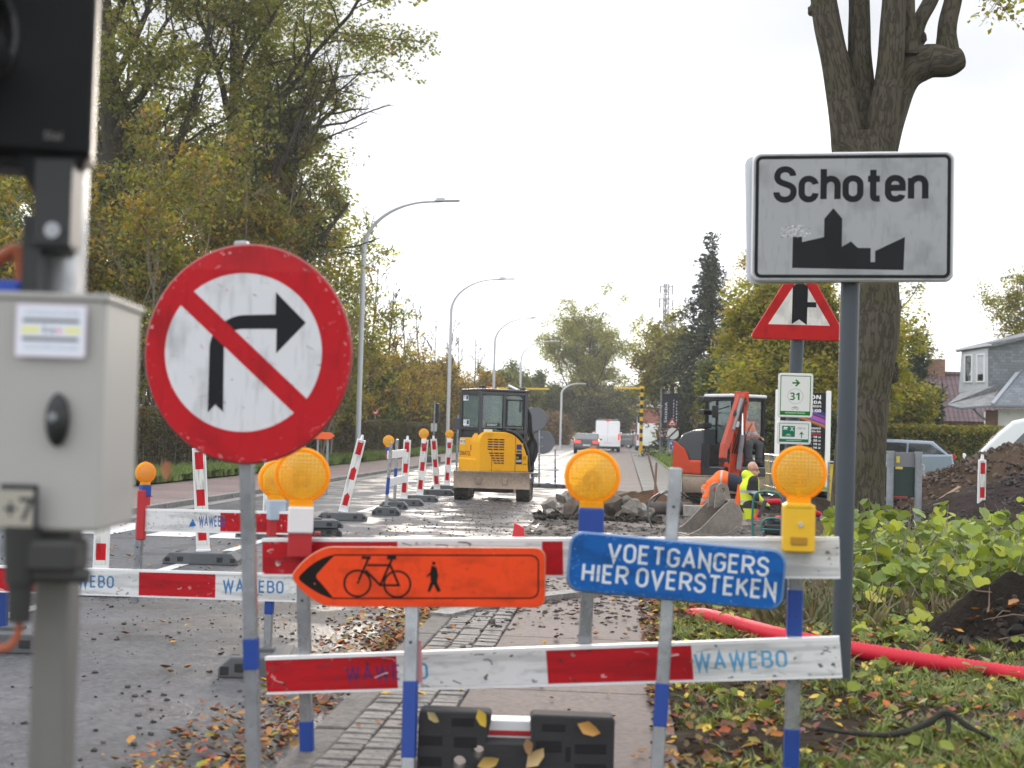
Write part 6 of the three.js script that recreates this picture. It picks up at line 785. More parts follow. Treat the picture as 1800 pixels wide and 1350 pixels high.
// ---------------------------------------------------------------- orange excavator facing the camera, operator in the cab
const GROUND_K = V(2.05, 0, -31);
{
  const g = thing('mini_excavator', 'orange and grey mini excavator with raised boom and operator in its cab', 'excavator', GROUND_K, 0);
  crawler(g, 2.0, 0.48, 0.32, -0.6, trackRubber); crawler(g, 2.0, 0.48, 0.32, 0.6, trackRubber); part('chassis', [rbox(1.0, 0.24, 1.0, 0.03, 0, 0.42, 0), cyl(0.38, 0.4, 0.16, 0, 0.58, 0), rbox(0.14, 0.14, 0.9, 0.02, -0.3, 0.36, 0.75), rbox(0.14, 0.14, 0.9, 0.02, 0.3, 0.36, 0.75)], std([0.04, 0.035, 0.03], 0.7), g);
  const bl = new THREE.Shape(); bl.moveTo(0, 0); bl.quadraticCurveTo(0.1, 0.18, 0, 0.36); bl.lineTo(-0.04, 0.36); bl.quadraticCurveTo(0.05, 0.18, -0.04, 0); part('blade', [ext(bl, 1.66, 0).rotateY(-PI / 2).translate(0, 0.28, 1.22), rbox(1.66, 0.03, 0.05, 0.01, 0, 0.63, 1.22)], M.mudSteel, g);
  const up = new THREE.Group(); up.name = 'upper_body'; up.rotation.y = R(-55); g.add(up);
  const rear = new THREE.Shape(); rear.moveTo(0.1, 0.6); rear.lineTo(-0.55, 0.6); rear.quadraticCurveTo(-0.9, 0.5, -0.9, 0.1); rear.quadraticCurveTo(-0.9, -0.5, -0.55, -0.62); rear.lineTo(0.1, -0.62); rear.closePath();
  part('counterweight', ext(rear, 0.32, 0.05).rotateX(PI / 2).translate(0, 0.78, 0), M.orangeMachine, up);
  const hood = new THREE.Shape(); hood.moveTo(0.12, 0.9); hood.lineTo(-0.86, 0.9); hood.quadraticCurveTo(-0.9, 1.3, -0.62, 1.48); hood.quadraticCurveTo(-0.35, 1.6, 0.12, 1.6); hood.closePath(); part('engine_hood', ext(hood, 1.14, 0.06), std([0.05, 0.055, 0.065], 0.35, 0, { clearcoat: 0.3 }), up);
  const sidePanel = ext(shape([[-0.88, 0.76], [-0.2, 0.76], [-0.46, 1.16], [-0.86, 1.34]]), 0.03, 0.005).translate(0, 0, 0.595); part('side_panel', sidePanel, M.orangeMachine, up); part('rear_panel', ext(shape([[-0.5, 0.76], [0.5, 0.76], [0.35, 1.3], [-0.35, 1.3]]), 0.04, 0.01).rotateY(-PI / 2).translate(-0.885, 0, 0), M.orangeMachine, up);
  part('platform', [rbox(0.9, 0.22, 1.15, 0.04, 0.4, 0.72, 0)], M.blackPaint, up); part('valve_block', [rbox(0.3, 0.5, 0.3, 0.04, 0.2, 1.05, 0.42), ...[0, 1, 2, 3, 4].map((i) => bar(V(0.1 + 0.06 * i, 0.8, 0.58), V(0.12 + 0.06 * i, 1.3, 0.56), 0.02))], M.black, up);
  const X0 = -0.22, X1 = 0.66, Z0 = -0.62, Z1 = 0.2, Y0 = 0.82, Y1 = 2.3, ps = []; for (const [x, z] of [[X0, Z0], [X0, Z1], [X1, Z0], [X1, Z1]]) ps.push(rbox(0.085, Y1 - Y0, 0.085, 0.02, x, (Y0 + Y1) / 2, z)); for (const z of [Z0, Z1]) ps.push(rbox(X1 - X0, 0.08, 0.06, 0.015, (X0 + X1) / 2, Y1 - 0.04, z), rbox(X1 - X0, 0.08, 0.06, 0.015, (X0 + X1) / 2, Y0 + 0.3, z), rbox(0.06, Y1 - Y0, 0.05, 0.01, 0.12, (Y0 + Y1) / 2, z)); for (const x of [X0, X1]) ps.push(rbox(0.06, 0.08, Z1 - Z0, 0.015, x, Y1 - 0.04, (Z0 + Z1) / 2), rbox(0.05, 0.12, Z1 - Z0, 0.015, x, Y0 + 0.05, (Z0 + Z1) / 2));
  const cab = part('cab_frame', ps, std([0.012, 0.013, 0.015], 0.6, 0, { specularIntensity: 0.4 }), up); part('cab_roof', [rbox(1.0, 0.07, 0.94, 0.03, 0.22, Y1 + 0.03, -0.21)], std([0.62, 0.63, 0.65], 0.4), up);
  part('window', box(0.008, 0.9, 0.74, X1, 1.78, -0.21), M.glass, up); part('window', box(0.8, 0.9, 0.008, 0.22, 1.78, Z1), M.tintGlass, up); part('window', box(0.8, 0.9, 0.008, 0.22, 1.78, Z0), M.glass, up); part('window', box(0.008, 0.9, 0.74, X0, 1.78, -0.21), M.tintGlass, up); part('wiper', bar(V(X1 + 0.02, 1.4, -0.1), V(X1 + 0.02, 1.75, -0.3), 0.008), M.black, cab);
  part('mirror', [rbox(0.05, 0.26, 0.16, 0.03, 0.5, 1.98, 0.56), bar(V(0.55, 2.1, 0.22), V(0.5, 2.02, 0.5), 0.014)], M.blackPlastic, up); const wl = []; for (const y of [2.24, 1.96, 1.68]) wl.push(rbox(0.18, 0.11, 0.24, 0.02, 0.3, y, 0.66), bar(V(0.3, y, 0.22), V(0.3, y, 0.7), 0.012)); partEach('work_light', wl, M.blackPlastic, up); part('antenna', bar(V(-0.1, Y1, 0.1), V(-0.15, Y1 + 0.5, 0.0), 0.005), M.black, up);
  part('seat', [rbox(0.4, 0.12, 0.45, 0.04, 0.0, 1.2, -0.21), rbox(0.12, 0.6, 0.42, 0.05, -0.15, 1.5, -0.21)], M.black, up);
  // swing post, boom, stick and rams
  const A = V(0.92, 0.74, 0.34), B = V(1.12, 2.3, 0.36), C = V(1.28, 1.22, 0.92); part('swing_post', [rbox(0.26, 0.4, 0.24, 0.04, 0.82, 0.72, 0.34), cyl(0.07, 0.07, 0.5, 0.86, 0.74, 0.34)], M.orangeMachine, up);
  part('boom', [beam(A.clone().add(V(0.02, 0, -0.085)), B.clone().add(V(0, 0, -0.085)), 0.045, 0.15), beam(A.clone().add(V(0.02, 0, 0.085)), B.clone().add(V(0, 0, 0.085)), 0.045, 0.15), rbox(0.14, 0.1, 0.2, 0.02, 1.02, 1.55, 0.35), rbox(0.16, 0.24, 0.07, 0.02, 1.12, 2.28, 0.26), rbox(0.16, 0.24, 0.07, 0.02, 1.12, 2.28, 0.46), cyl(0.06, 0.06, 0.3, 1.12, 2.3, 0.36, PI / 2, 0, 0)], M.orangeMachine, up);
  part('stick', [beam(B.clone().add(V(0.06, 0.02, 0.08)), C, 0.13, 0.16), beam(C.clone().add(V(0, 0.1, 0)), C.clone().add(V(0.03, -0.22, 0.06)), 0.14, 0.12)], std([0.4, 0.05, 0.02], 0.5), up); partEach('ram', [bar(A.clone().add(V(0.12, 0.05, 0)), V(1.16, 1.5, 0.36), 0.05, 12), bar(B.clone().add(V(0.14, -0.05, 0.12)), V(1.3, 1.6, 0.72), 0.04, 12)], M.galvDull, up); part('ram_rod', [bar(V(1.16, 1.5, 0.36), V(1.14, 1.95, 0.36), 0.026, 10)], M.chrome, up); part('head_light', cyl(0.06, 0.06, 0.08, 1.12, 1.72, 0.44, PI / 2, 0.6, 0), std([0.9, 0.9, 0.85], 0.2), up);
  const tb = new Tubes(); for (let i = 0; i < 5; i++) tb.add(new THREE.CatmullRomCurve3([V(0.85, 0.9, 0.25 + i * 0.05), V(1.1, 1.3, 0.22 + i * 0.07), V(1.0 + 0.05 * i, 1.8, 0.2 + i * 0.06), V(1.16, 2.25, 0.25 + i * 0.05), V(1.3, 1.9, 0.6 + 0.03 * i)]).getPoints(16), () => 0.016, 6); tb.mesh('hose', M.blackPlastic, up);
}
// soil carried behind the blade
function heap(name, label, pos, rx, rz, h, color, s, step = 0.09, cat = 'soil heap', rough = 1, mat = heapMat) {
  const g = field(-rx, rx, -rz, rz, step, (x, d) => { const q = Math.hypot(x / rx, d / rz), a = fbm(x * 2 / rx + s, d * 2 / rz + s, 3) - 0.5; const k = Math.max(0, 1 - q * (1 + 0.5 * a)); return h * (1 - (1 - k) ** 1.15) * 1.02 - 0.04 + rough * 0.16 * (fbm(x * 5 + s, d * 5, 4) - 0.5) * Math.min(1, k * 5); }, (x, d) => { const a = fbm(x * 3 + s, d * 3, 4), k = lerp(0.6, 1.35, a); return color.map((c) => c * k); });
  const m = new THREE.Mesh(g, mat); m.name = numbered(name); m.position.copy(pos.isVector3 ? pos : V(...pos)); m.castShadow = m.receiveShadow = true; scene.add(m); return tag(m, label, cat);
}
heap('soil_heap', 'brown soil with roots pushed up behind the orange excavator blade', [2.1, 0.2, -30.6], 0.8, 0.5, 0.62, [0.06, 0.045, 0.032], 3, 0.05);
heap('soil_heap', 'reddish brown soil heap behind the amber lamp and rubble', [0.4, -0.03, -28.2], 1.5, 1.2, 0.42, [0.1, 0.06, 0.036], 5, 0.07);
heap('soil_heap', 'large brown soil mound by the white van at the right edge', [6.9, 0.1, -25.5], 3.1, 3.2, 1.4, [0.075, 0.052, 0.036], 8, 0.07, 'soil heap', 1.5);
heap('gravel_heap', 'dark purplish gravel heap in front of the brown mound', [5.95, 0.1, -21.3], 2.5, 2.3, 0.95, [0.045, 0.035, 0.033], 12, 0.06, 'gravel heap', 0.9);
heap('peat_heap', 'black peat clods with dead leaves at the right edge', [3.15, 0.16, -9.7], 1.2, 0.75, 0.62, [0.02, 0.016, 0.013], 17, 0.035, 'soil heap', 1.8);
heap('soil_heap', 'low dark soil bank beyond the trench beside the workers', [3.4, -0.05, -28.6], 1.3, 0.7, 0.5, [0.04, 0.03, 0.022], 23, 0.06);
heap('soil_heap', 'dark tuft of soil and roots at the red pipe end', [0.72, 0.05, -11.9], 0.42, 0.3, 0.26, [0.04, 0.03, 0.024], 29, 0.025, 'soil heap', 1.5);
{ const S = []; seed(57); const k = [[0.02, 0.016, 0.013], [0.035, 0.027, 0.02], [0.014, 0.012, 0.01]]; for (let i = 0; i < 1500; i++) { const a = rr(0, 6.3), q = Math.sqrt(rnd()) * 1.05; const x = Math.cos(a) * q * 1.2, d = Math.sin(a) * q * 0.75; S.push([3.15 + x, 0.12 + 0.63 * Math.max(0, 1 - q ** 1.15) + rr(-0.02, 0.04), -9.7 - d, rr(0, 6.3), 0.02 + 0.09 * Math.pow(rnd(), 3), pick(k), rr(-1, 1)]); } scatter('peat_clods', LUMPS[2], std([1, 1, 1], 1), S, 'black clods strewn over the peat at the right edge', 'soil');
  const gl = []; for (let i = 0; i < 5200; i++) { const a = rr(0, 6.3), q = Math.sqrt(rnd()); gl.push([5.95 + Math.cos(a) * q * 2.5, 0.06 + 0.97 * (1 - q ** 1.15) + rr(-0.02, 0.05), -21.3 - Math.sin(a) * q * 2.3, rr(0, 6.3), rr(0.02, 0.07), pick([[0.05, 0.04, 0.038], [0.075, 0.06, 0.057], [0.035, 0.03, 0.028]])]); } for (let i = 0; i < 4200; i++) { const a = rr(0, 6.3), q = Math.sqrt(rnd()); gl.push([6.9 + Math.cos(a) * q * 3.1, 0.06 + 1.43 * (1 - q ** 1.15) + rr(-0.03, 0.05), -25.5 - Math.sin(a) * q * 3.2, rr(0, 6.3), 0.025 + 0.13 * Math.pow(rnd(), 3), pick([[0.07, 0.048, 0.033], [0.1, 0.07, 0.05], [0.045, 0.032, 0.024]])]); } scatter('gravel', LUMPS[3], std([1, 1, 1], 0.95), gl, 'loose stones and clods covering gravel heap and brown mound', 'gravel');
  const L = []; for (let i = 0; i < 110; i++) { const a = rr(0, 6.3), q = Math.sqrt(rnd()); L.push([3.15 + Math.cos(a) * q * 1.15, 0.16 + 0.64 * (1 - q ** 1.15), -9.7 - Math.sin(a) * q * 0.7, rr(0, 6.3), rr(0.06, 0.11), pick(AUTUMN), rr(-0.4, 0.8), rr(-0.5, 0.5)]); } scatter('peat_leaves', leafGeo, leafMat, L, 'brown leaves lying on the black peat', 'leaves');
  const tw = new Tubes(); for (let i = 0; i < 40; i++) { const x = rr(2.2, 4.0), y = rr(0.2, 0.6), z = -9.3 + rr(-0.3, 0.4), a = rr(0, 6.3), l = rr(0.1, 0.4); tw.add([V(x, y, z), V(x + Math.cos(a) * l, y + rr(0, 0.12), z + Math.sin(a) * l * 0.5), V(x + Math.cos(a) * l * 1.8, y + rr(-0.05, 0.15), z + Math.sin(a) * l)], (t) => 0.006 * (1 - t) + 0.002, 4); } const m = tw.mesh('loose_roots', std([0.14, 0.09, 0.06], 0.9), scene); tag(m, 'thin brown roots sticking out of the black peat', 'roots', null, 'stuff'); }
// rubble
{
  const cm = [[0.26, 0.24, 0.21], [0.19, 0.165, 0.14], [0.32, 0.3, 0.275], [0.13, 0.105, 0.08]].map((c) => std(c, 0.92, 0, { map: T.soil, bumpMap: T.clod, bumpScale: 0.012 }));
  const ORD = ['first', 'second', 'third', 'fourth', 'fifth', 'sixth', 'seventh', 'eighth', 'ninth', 'tenth', 'eleventh', 'twelfth', 'thirteenth', 'fourteenth', 'fifteenth', 'sixteenth', 'seventeenth', 'eighteenth', 'nineteenth', 'twentieth', 'last'], XS = [966, 966, 1003, 985, 1018, 1075, 1093, 1110, 1126, 1118, 1065, 1082, 1136, 1050, 1030, 1005, 986, 1101, 1098, 1012, 1144].sort((a, b) => a - b), tones = ['grey', 'brownish', 'pale', 'earthy'];
  const put = (x, y, r, mi, d, label) => { const o = new THREE.Mesh(pick(LUMPS), cm[mi]); o.name = numbered('concrete_chunk'); const q = P(x, y, d); o.position.copy(q); o.scale.set(r * rr(0.9, 1.2), r * rr(0.85, 1.1), r * rr(0.9, 1.2)); o.rotation.set(rr(0, 6), rr(0, 6), rr(0, 6)); o.castShadow = o.receiveShadow = true; scene.add(o); tag(o, label ?? `${r > 0.24 ? 'large' : 'small'} ${tones[mi]} broken chunk, ${ORD[XS.indexOf(x)]} from the left in the rubble heap`, 'rubble', 'broken concrete chunks in the rubble heap'); };
  seed(91);
  for (const [x, y, r, mi, label] of [[966, 890, 0.34, 0, 'upright grey concrete chunk at the left end of the rubble'], [966, 906, 0.3, 2, 'pale flat-faced concrete chunk lowest at the rubble left end'], [1003, 895, 0.36, 3, 'brown boulder left of the blue lamp box'], [985, 906, 0.16, 0, 'small grey chunk between the pale block and the lamp box'], [1018, 907, 0.26, 1, 'brownish chunk directly left of the blue lamp box'], [1075, 892, 0.5, 3, 'large earthy boulder right of the blue lamp box'], [1093, 905, 0.26, 1], [1110, 893, 0.3, 0], [1126, 900, 0.3, 2, 'long pale broken kerb piece at the rubble right end'], [1118, 886, 0.22, 0], [1065, 908, 0.2, 1], [1082, 911, 0.17, 0], [1136, 910, 0.24, 0], [1050, 906, 0.22, 1], [1030, 878, 0.34, 0], [1005, 873, 0.3, 2], [986, 876, 0.22, 0], [1101, 880, 0.2, 0], [1098, 912, 0.14, 1], [1012, 912, 0.16, 2], [1144, 898, 0.16, 0]]) put(x, y, r, mi, 24 + rr(-0.25, 0.35), label);
  const S = []; for (let i = 0; i < 420; i++) { const q = P(rr(940, 1160), rr(885, 918), rr(23.2, 25)); S.push([q.x, Math.max(0, dugH(q.x, -q.z)) + rr(0, 0.06), q.z, rr(0, 6.3), rr(0.05, 0.15), pick([[0.2, 0.18, 0.16], [0.13, 0.11, 0.09], [0.25, 0.235, 0.21]]), rr(-1, 1)]); } scatter('rubble', LUMPS[4], cm[1].clone(), S, 'small broken pieces between the concrete chunks', 'rubble');
}
// loose kerb, concrete block, dark pipe, hose, sticks
{
  const c = new THREE.CatmullRomCurve3([G(772, 1092, 0.04), G(870, 1070, 0.05), G(1000, 1052, 0.06), G(1100, 1045, 0.05), G(1195, 1046, 0.04)]); const s = shape([[-0.06, -0.09], [0.06, -0.09], [0.06, 0.075], [0.045, 0.09], [-0.06, 0.09]]); const e = new THREE.ExtrudeGeometry(s, { steps: 40, bevelEnabled: false, extrudePath: c }); const m = part('loose_kerb', e, M.concrete, scene); m.material = std([0.42, 0.4, 0.37], 0.85, 0, { map: T.asphalt, bumpMap: T.clod, bumpScale: 0.003 }); tag(m, 'long curved pale kerb lying across the path end', 'kerb');
  const b0 = G(1224, 908, 0), b = thing('concrete_block', 'grey concrete kerb block lying left of the excavator bucket', 'concrete block', [b0.x, 0.0, b0.z], 0.06); part('block', rbox(0.52, 0.2, 0.2, 0.012, 0.03, 0.1, 0), M.concrete, b);
  const p0 = G(1168, 905, 0), pp = thing('dark_pipe', 'muddy dark pipe lying behind the tall grey post', 'pipe', [p0.x, 0.12, p0.z], 0.15); part('pipe_wall', bar(V(-0.32, 0, 0.05), V(0.5, 0, -0.1), 0.12, 24), std([0.09, 0.075, 0.065], 0.8, 0, { map: T.soil, bumpMap: T.clod, bumpScale: 0.004 }), pp); part('pipe_mouth', bar(V(-0.325, 0, 0.051), V(-0.3, 0, 0.045), 0.095, 20), M.black, pp);
  const h = new Tubes(), L = (x, y, d) => P(x, y, d); h.add(new THREE.CatmullRomCurve3([L(1146, 928, 21.3), L(1139, 905, 21.5), L(1140, 885, 21.7), L(1155, 870, 22), L(1190, 863, 22.5), L(1210, 875, 22.5)]).getPoints(40), () => 0.016, 8); h.add(new THREE.CatmullRomCurve3([L(1149, 882, 22), L(1160, 870, 22), L(1180, 866, 22.3), L(1200, 876, 22.5), L(1175, 903, 22)]).getPoints(30), () => 0.014, 8); tag(h.mesh('black_hose', M.blackPlastic, scene), 'black hose looped beside the dark muddy pipe', 'hose');
  for (const [a, b, label] of [[[1139, 797, 27.8], [1156, 866, 27.8], 'longer wooden stick leaning left, stuck in the brown soil'], [[1154, 813, 27.6], [1151, 868, 27.6], 'shorter upright wooden stick stuck in the brown soil']]) { const t = thing('wooden_stick', label, 'stick', [0, 0, 0]); part('shaft', bar(P(...a), P(...b), 0.022, 8), std([0.2, 0.13, 0.09], 0.85), t); part('red_tip', bar(P(...b), P(b[0], b[1] + 4, b[2]), 0.026, 8), M.redSat, t); }
  const rt = thing('red_marker', 'small bright red plastic piece peeping over the nearest rail', 'marker', G(910, 962, 0)); part('body', [ext(shape([[-0.08, 0], [0.09, 0], [0.07, 0.2], [-0.05, 0.26]]), 0.06, 0.01)], std([0.62, 0.03, 0.04], 0.5), rt); rt.position.y = 0.05;
  for (const [a, b, l] of [[[1640, 886, 22.4], [1687, 856, 23.2], 'longer, upper thin wooden lath lying on the brown mound'], [[1650, 887, 22.3], [1684, 863, 23.1], 'shorter, lower thin wooden lath lying on the brown mound']]) { const o = part('timber_lath', beam(P(...a), P(...b), 0.05, 0.03), std([0.24, 0.17, 0.11], 0.85), scene); tag(o, l, 'timber'); }
}
// digging bucket
{
  const b0 = G(1252, 945, 0), g = thing('digging_bucket', 'wide worn steel excavator bucket lying on the ground, open to the left', 'bucket', [b0.x, 0.0, b0.z - 0.2], R(17)), W = 0.72;
  const prof = [[-0.52, 0.03], [-0.1, 0.0], [0.12, 0.03], [0.27, 0.14], [0.33, 0.3], [0.28, 0.46], [0.14, 0.56]]; const cv = new THREE.CatmullRomCurve3(prof.map(([x, y]) => V(x, y, 0))).getPoints(30), inner = cv.map((p, i) => { const t = cv[Math.min(i + 1, 30)].clone().sub(cv[Math.max(i - 1, 0)]).normalize(); return [p.x - t.y * 0.025, p.y + t.x * 0.025]; });
  part('shell', ext(shape([...cv.map((p) => [p.x, p.y]), ...inner.reverse()]), W, 0.003), M.steelWorn, g);
  const side = shape([...cv.map((p) => [p.x, p.y]), [-0.02, 0.42], [-0.3, 0.14]]); for (const z of [-1, 1]) part('side_plate', ext(side, 0.025, 0.004).translate(0, 0, z * W / 2), M.steelWorn, g);
  part('wear_edge', [ext(shape([[-0.56, 0.02], [-0.3, 0.0], [-0.3, 0.04], [-0.56, 0.035]]), W + 0.05, 0.003), ...[-1, 1].map((z) => ext(shape([[-0.5, 0.02], [-0.1, -0.005], [0.14, 0.02], [0.3, 0.16], [0.24, 0.18], [0.1, 0.08], [-0.1, 0.05], [-0.46, 0.07]]), 0.02, 0.004).translate(0, 0, z * (W / 2 + 0.02)))], M.steelWorn, g);
  const ear = new THREE.Shape(); ear.moveTo(-0.02, 0.42); ear.lineTo(0.26, 0.48); ear.lineTo(0.2, 0.66); ear.absarc(0.1, 0.68, 0.1, 0, PI); ear.closePath(); const eh = new THREE.Path(); eh.absarc(0.1, 0.67, 0.045, 0, 2 * PI, true); ear.holes.push(eh); for (const z of [-0.13, 0.13]) part('hinge_ear', ext(ear, 0.03, 0.005).translate(0, 0, z), M.steelWorn, g);
}
// plate compactor
{
  const b0 = G(1352, 955, 0), g = thing('plate_compactor', 'small plate compactor with green tube frame and black engine', 'machine', [b0.x, 0, b0.z], R(-12)), teal = worn([0.03, 0.17, 0.15], 0.5);
  part('handle', tube([V(-0.2, 0.02, 0.18), V(-0.21, 0.4, 0.22), V(-0.18, 0.66, 0.26), V(-0.12, 0.71, 0.27), V(0.1, 0.71, 0.27), V(0.17, 0.66, 0.26), V(0.22, 0.35, 0.2), V(0.24, 0.02, 0.12)], 0.016, 60, 10), teal, g); part('guard_frame', [tube([V(-0.1, 0.08, 0.12), V(-0.09, 0.28, 0.12), V(-0.03, 0.34, 0.12), V(0.16, 0.34, 0.12), V(0.22, 0.28, 0.12), V(0.24, 0.08, 0.12)], 0.014, 40, 8), bar(V(-0.1, 0.2, 0.12), V(0.24, 0.2, 0.12), 0.013)], teal, g);
  part('engine', [rbox(0.26, 0.14, 0.24, 0.03, 0.07, 0.2, 0), cyl(0.06, 0.07, 0.08, 0.02, 0.3, 0), rbox(0.14, 0.08, 0.14, 0.03, 0.13, 0.29, -0.02), ...[0, 1, 2, 3].map((i) => rbox(0.2, 0.008, 0.26, 0.003, 0.07, 0.15 + i * 0.025, 0))], M.blackPlastic, g); part('fuel_tank', rbox(0.16, 0.06, 0.12, 0.025, 0.15, 0.35, -0.05), M.redSat, g); part('base_plate', [rbox(0.34, 0.03, 0.4, 0.01, 0.07, 0.02, 0), rbox(0.2, 0.08, 0.2, 0.02, 0.07, 0.08, 0.02)], M.steelWorn, g); part('wheel', [cyl(0.075, 0.075, 0.05, -0.09, 0.09, 0.12, 0, 0, PI / 2), cyl(0.075, 0.075, 0.05, 0.22, 0.09, 0.12, 0, 0, PI / 2)], M.footGrey, g);
}
// red corrugated pipes
function corrugated(name, label, pts, r, pitch) { const c = new THREE.CatmullRomCurve3(pts), n = Math.round(c.getLength() / pitch) * 4, tb = new Tubes(); tb.add(c.getSpacedPoints(n), (t) => r * (1 + 0.06 * (Math.round(t * n) % 4 < 2 ? 1 : -1)), 22, true); const m = tb.mesh(name, std([0.55, 0.012, 0.03], 0.45, 0, { map: T.grime, specularIntensity: 0.6 }), scene); return tag(m, label, 'pipe'); }
corrugated('corrugated_pipe', 'long red corrugated pipe lying across the right verge', [[1205, 1082, -0.06], [1240, 1082, 0.03], [1300, 1098, 0.045], [1400, 1124, 0.045], [1520, 1146, 0.045], [1660, 1168, 0.045], [1810, 1190, 0.045], [2100, 1225, 0.045]].map((q) => GV(...q)), 0.049, 0.028);
corrugated('corrugated_pipe', 'red pipe held by the yellow worker over the trench', [P(1294, 895, 25.8), P(1305, 893, 25.8), P(1330, 886, 25.9), P(1360, 882, 26), P(1400, 886, 26.2), P(1440, 905, 26.4)], 0.055, 0.03);
{ const g = thing('dead_branch', 'black forked dead branch lying in the foreground grass', 'branch', [0, 0, 0]), tb = new Tubes(), q = (x, y, d) => GV(x, y + 14, (1290 - y) * 0.0022 + 0.02); tb.add(new THREE.CatmullRomCurve3([q(1436, 1266, 6.9), q(1500, 1275, 6.7), q(1570, 1277, 6.5), q(1630, 1258, 6.4), q(1664, 1238, 6.35), q(1700, 1262, 6.3), q(1752, 1288, 6.2)]).getPoints(36), (t) => 0.008 + 0.007 * Math.sin(t * 3) + 0.002 * Math.sin(t * 40), 7, true); tb.add([q(1664, 1236, 6.35), q(1668, 1262, 6.33), q(1664, 1286, 6.32)], (t) => 0.014 - 0.005 * t, 7, true); tb.add([q(1600, 1270, 6.45), q(1580, 1258, 6.4), q(1566, 1252, 6.38)], (t) => 0.006 - 0.003 * t, 5); tb.mesh('limb', std([0.03, 0.028, 0.022], 0.95, 0, { bumpMap: T.bark, bumpScale: 0.006 }), g); }

// ---------------------------------------------------------------- people
function blob(bones, cell, k = 0.05) { // one smooth surface round tapered bones [a, b, ra, rb]
  const mn = V(9, 9, 9), mx = V(-9, -9, -9); for (const [a, b, ra, rb] of bones) { const r = Math.max(ra, rb) + 0.05; for (const p of [a, b]) { mn.min(p.clone().subScalar(r)); mx.max(p.clone().addScalar(r)); } }
  const c = mn.clone().add(mx).multiplyScalar(0.5), half = Math.max(mx.x - mn.x, mx.y - mn.y, mx.z - mn.z) / 2, N = Math.min(Math.ceil(2 * half / cell) + 4, 120), mc = new MarchingCubes(N, new THREE.MeshStandardMaterial(), false, false, 120000); mc.isolation = 0; const p = V(), ab = V(), ap = V();
  const pre = bones.map(([a, b, ra, rb]) => [a, b.clone().sub(a), ra, rb]);
  for (let z = 0; z < N; z++) for (let y = 0; y < N; y++) for (let x = 0; x < N; x++) { p.set((x - N / 2) / (N / 2), (y - N / 2) / (N / 2), (z - N / 2) / (N / 2)).multiplyScalar(half).add(c); let s = 0; for (const [a, d, ra, rb] of pre) { ap.copy(p).sub(a); const t = clamp(ap.dot(d) / Math.max(d.lengthSq(), 1e-9), 0, 1); ab.copy(d).multiplyScalar(t); const dist = ap.sub(ab).length() - lerp(ra, rb, t); s += Math.exp(-dist / (k * 0.3)); } mc.field[x + y * N + z * N * N] = s > 0 ? clamp(k * 0.3 * Math.log(s), -1, 1) : -1; }
  mc.update(); const n = mc.count, g = new THREE.BufferGeometry(); g.setAttribute('position', new THREE.BufferAttribute(mc.positionArray.slice(0, n * 3), 3)); g.setAttribute('normal', new THREE.BufferAttribute(mc.normalArray.slice(0, n * 3), 3)); g.scale(half, half, half); g.translate(c.x, c.y, c.z); return g;
}
const tint = (g, f) => { const p = g.attributes.position, c = new Float32Array(p.count * 3), v = V(); for (let i = 0; i < p.count; i++) { v.fromBufferAttribute(p, i); c.set(f(v), i * 3); } g.setAttribute('color', new THREE.BufferAttribute(c, 3)); return g; };
const cloth = std([1, 1, 1], 0.85, 0, { vertexColors: true, bumpMap: T.grime, bumpScale: 0.01 }), skin = std([0.5, 0.27, 0.19], 0.55);
const wear = (name, g, parent) => { const m = new THREE.Mesh(boxUV2(g), cloth); m.name = name; m.castShadow = m.receiveShadow = true; parent.add(m); return m; };
function boxUV2(g) { const p = g.attributes.position, uv = new Float32Array(p.count * 2); for (let i = 0; i < p.count; i++) { uv[2 * i] = p.getX(i) + p.getZ(i); uv[2 * i + 1] = p.getY(i); } g.setAttribute('uv', new THREE.BufferAttribute(uv, 2)); return g; }
function headBones(c, f, r = 0.082) { const u = V(0, 1, 0), s = f.clone().cross(u).normalize(), at = (a, b, d) => c.clone().addScaledVector(f, a).addScaledVector(u, b).addScaledVector(s, d); return [[at(-0.015, 0.035, 0), at(-0.005, 0.03, 0), r * 1.08, r], [at(0.02, -0.06, 0), at(0.05, -0.075, 0), 0.055, 0.04], [at(0.085, 0.0, 0), at(0.105, -0.028, 0), 0.012, 0.018], [at(0.07, 0.03, 0.025), at(0.07, 0.03, -0.025), 0.02, 0.02], [at(0.072, -0.052, 0.018), at(0.072, -0.052, -0.018), 0.014, 0.014], [at(-0.01, 0.015, 0.082), at(-0.015, -0.02, 0.08), 0.017, 0.012], [at(-0.01, 0.015, -0.082), at(-0.015, -0.02, -0.08), 0.017, 0.012]]; }
function handBones(w, dir, thumbSide) { const d = dir.clone().normalize(), t = thumbSide.clone().sub(d.clone().multiplyScalar(thumbSide.dot(d))).normalize(), n = d.clone().cross(t), b = [[w, w.clone().addScaledVector(d, 0.07), 0.024, 0.03]]; [[0.028, 0.07], [0.009, 0.08], [-0.01, 0.075], [-0.028, 0.058]].forEach(([o, l]) => { const r = w.clone().addScaledVector(d, 0.085).addScaledVector(t, o), m = r.clone().addScaledVector(d, l * 0.5).addScaledVector(n, 0.015), e = m.clone().addScaledVector(d, l * 0.35).addScaledVector(n, 0.03); b.push([r, m, 0.0095, 0.009], [m, e, 0.009, 0.008]); }); const q = w.clone().addScaledVector(d, 0.025).addScaledVector(t, 0.03); b.push([q, q.clone().addScaledVector(d, 0.04).addScaledVector(t, 0.03), 0.012, 0.011], [q.clone().addScaledVector(d, 0.04).addScaledVector(t, 0.03), q.clone().addScaledVector(d, 0.075).addScaledVector(t, 0.03).addScaledVector(n, 0.015), 0.011, 0.009]); return b; }
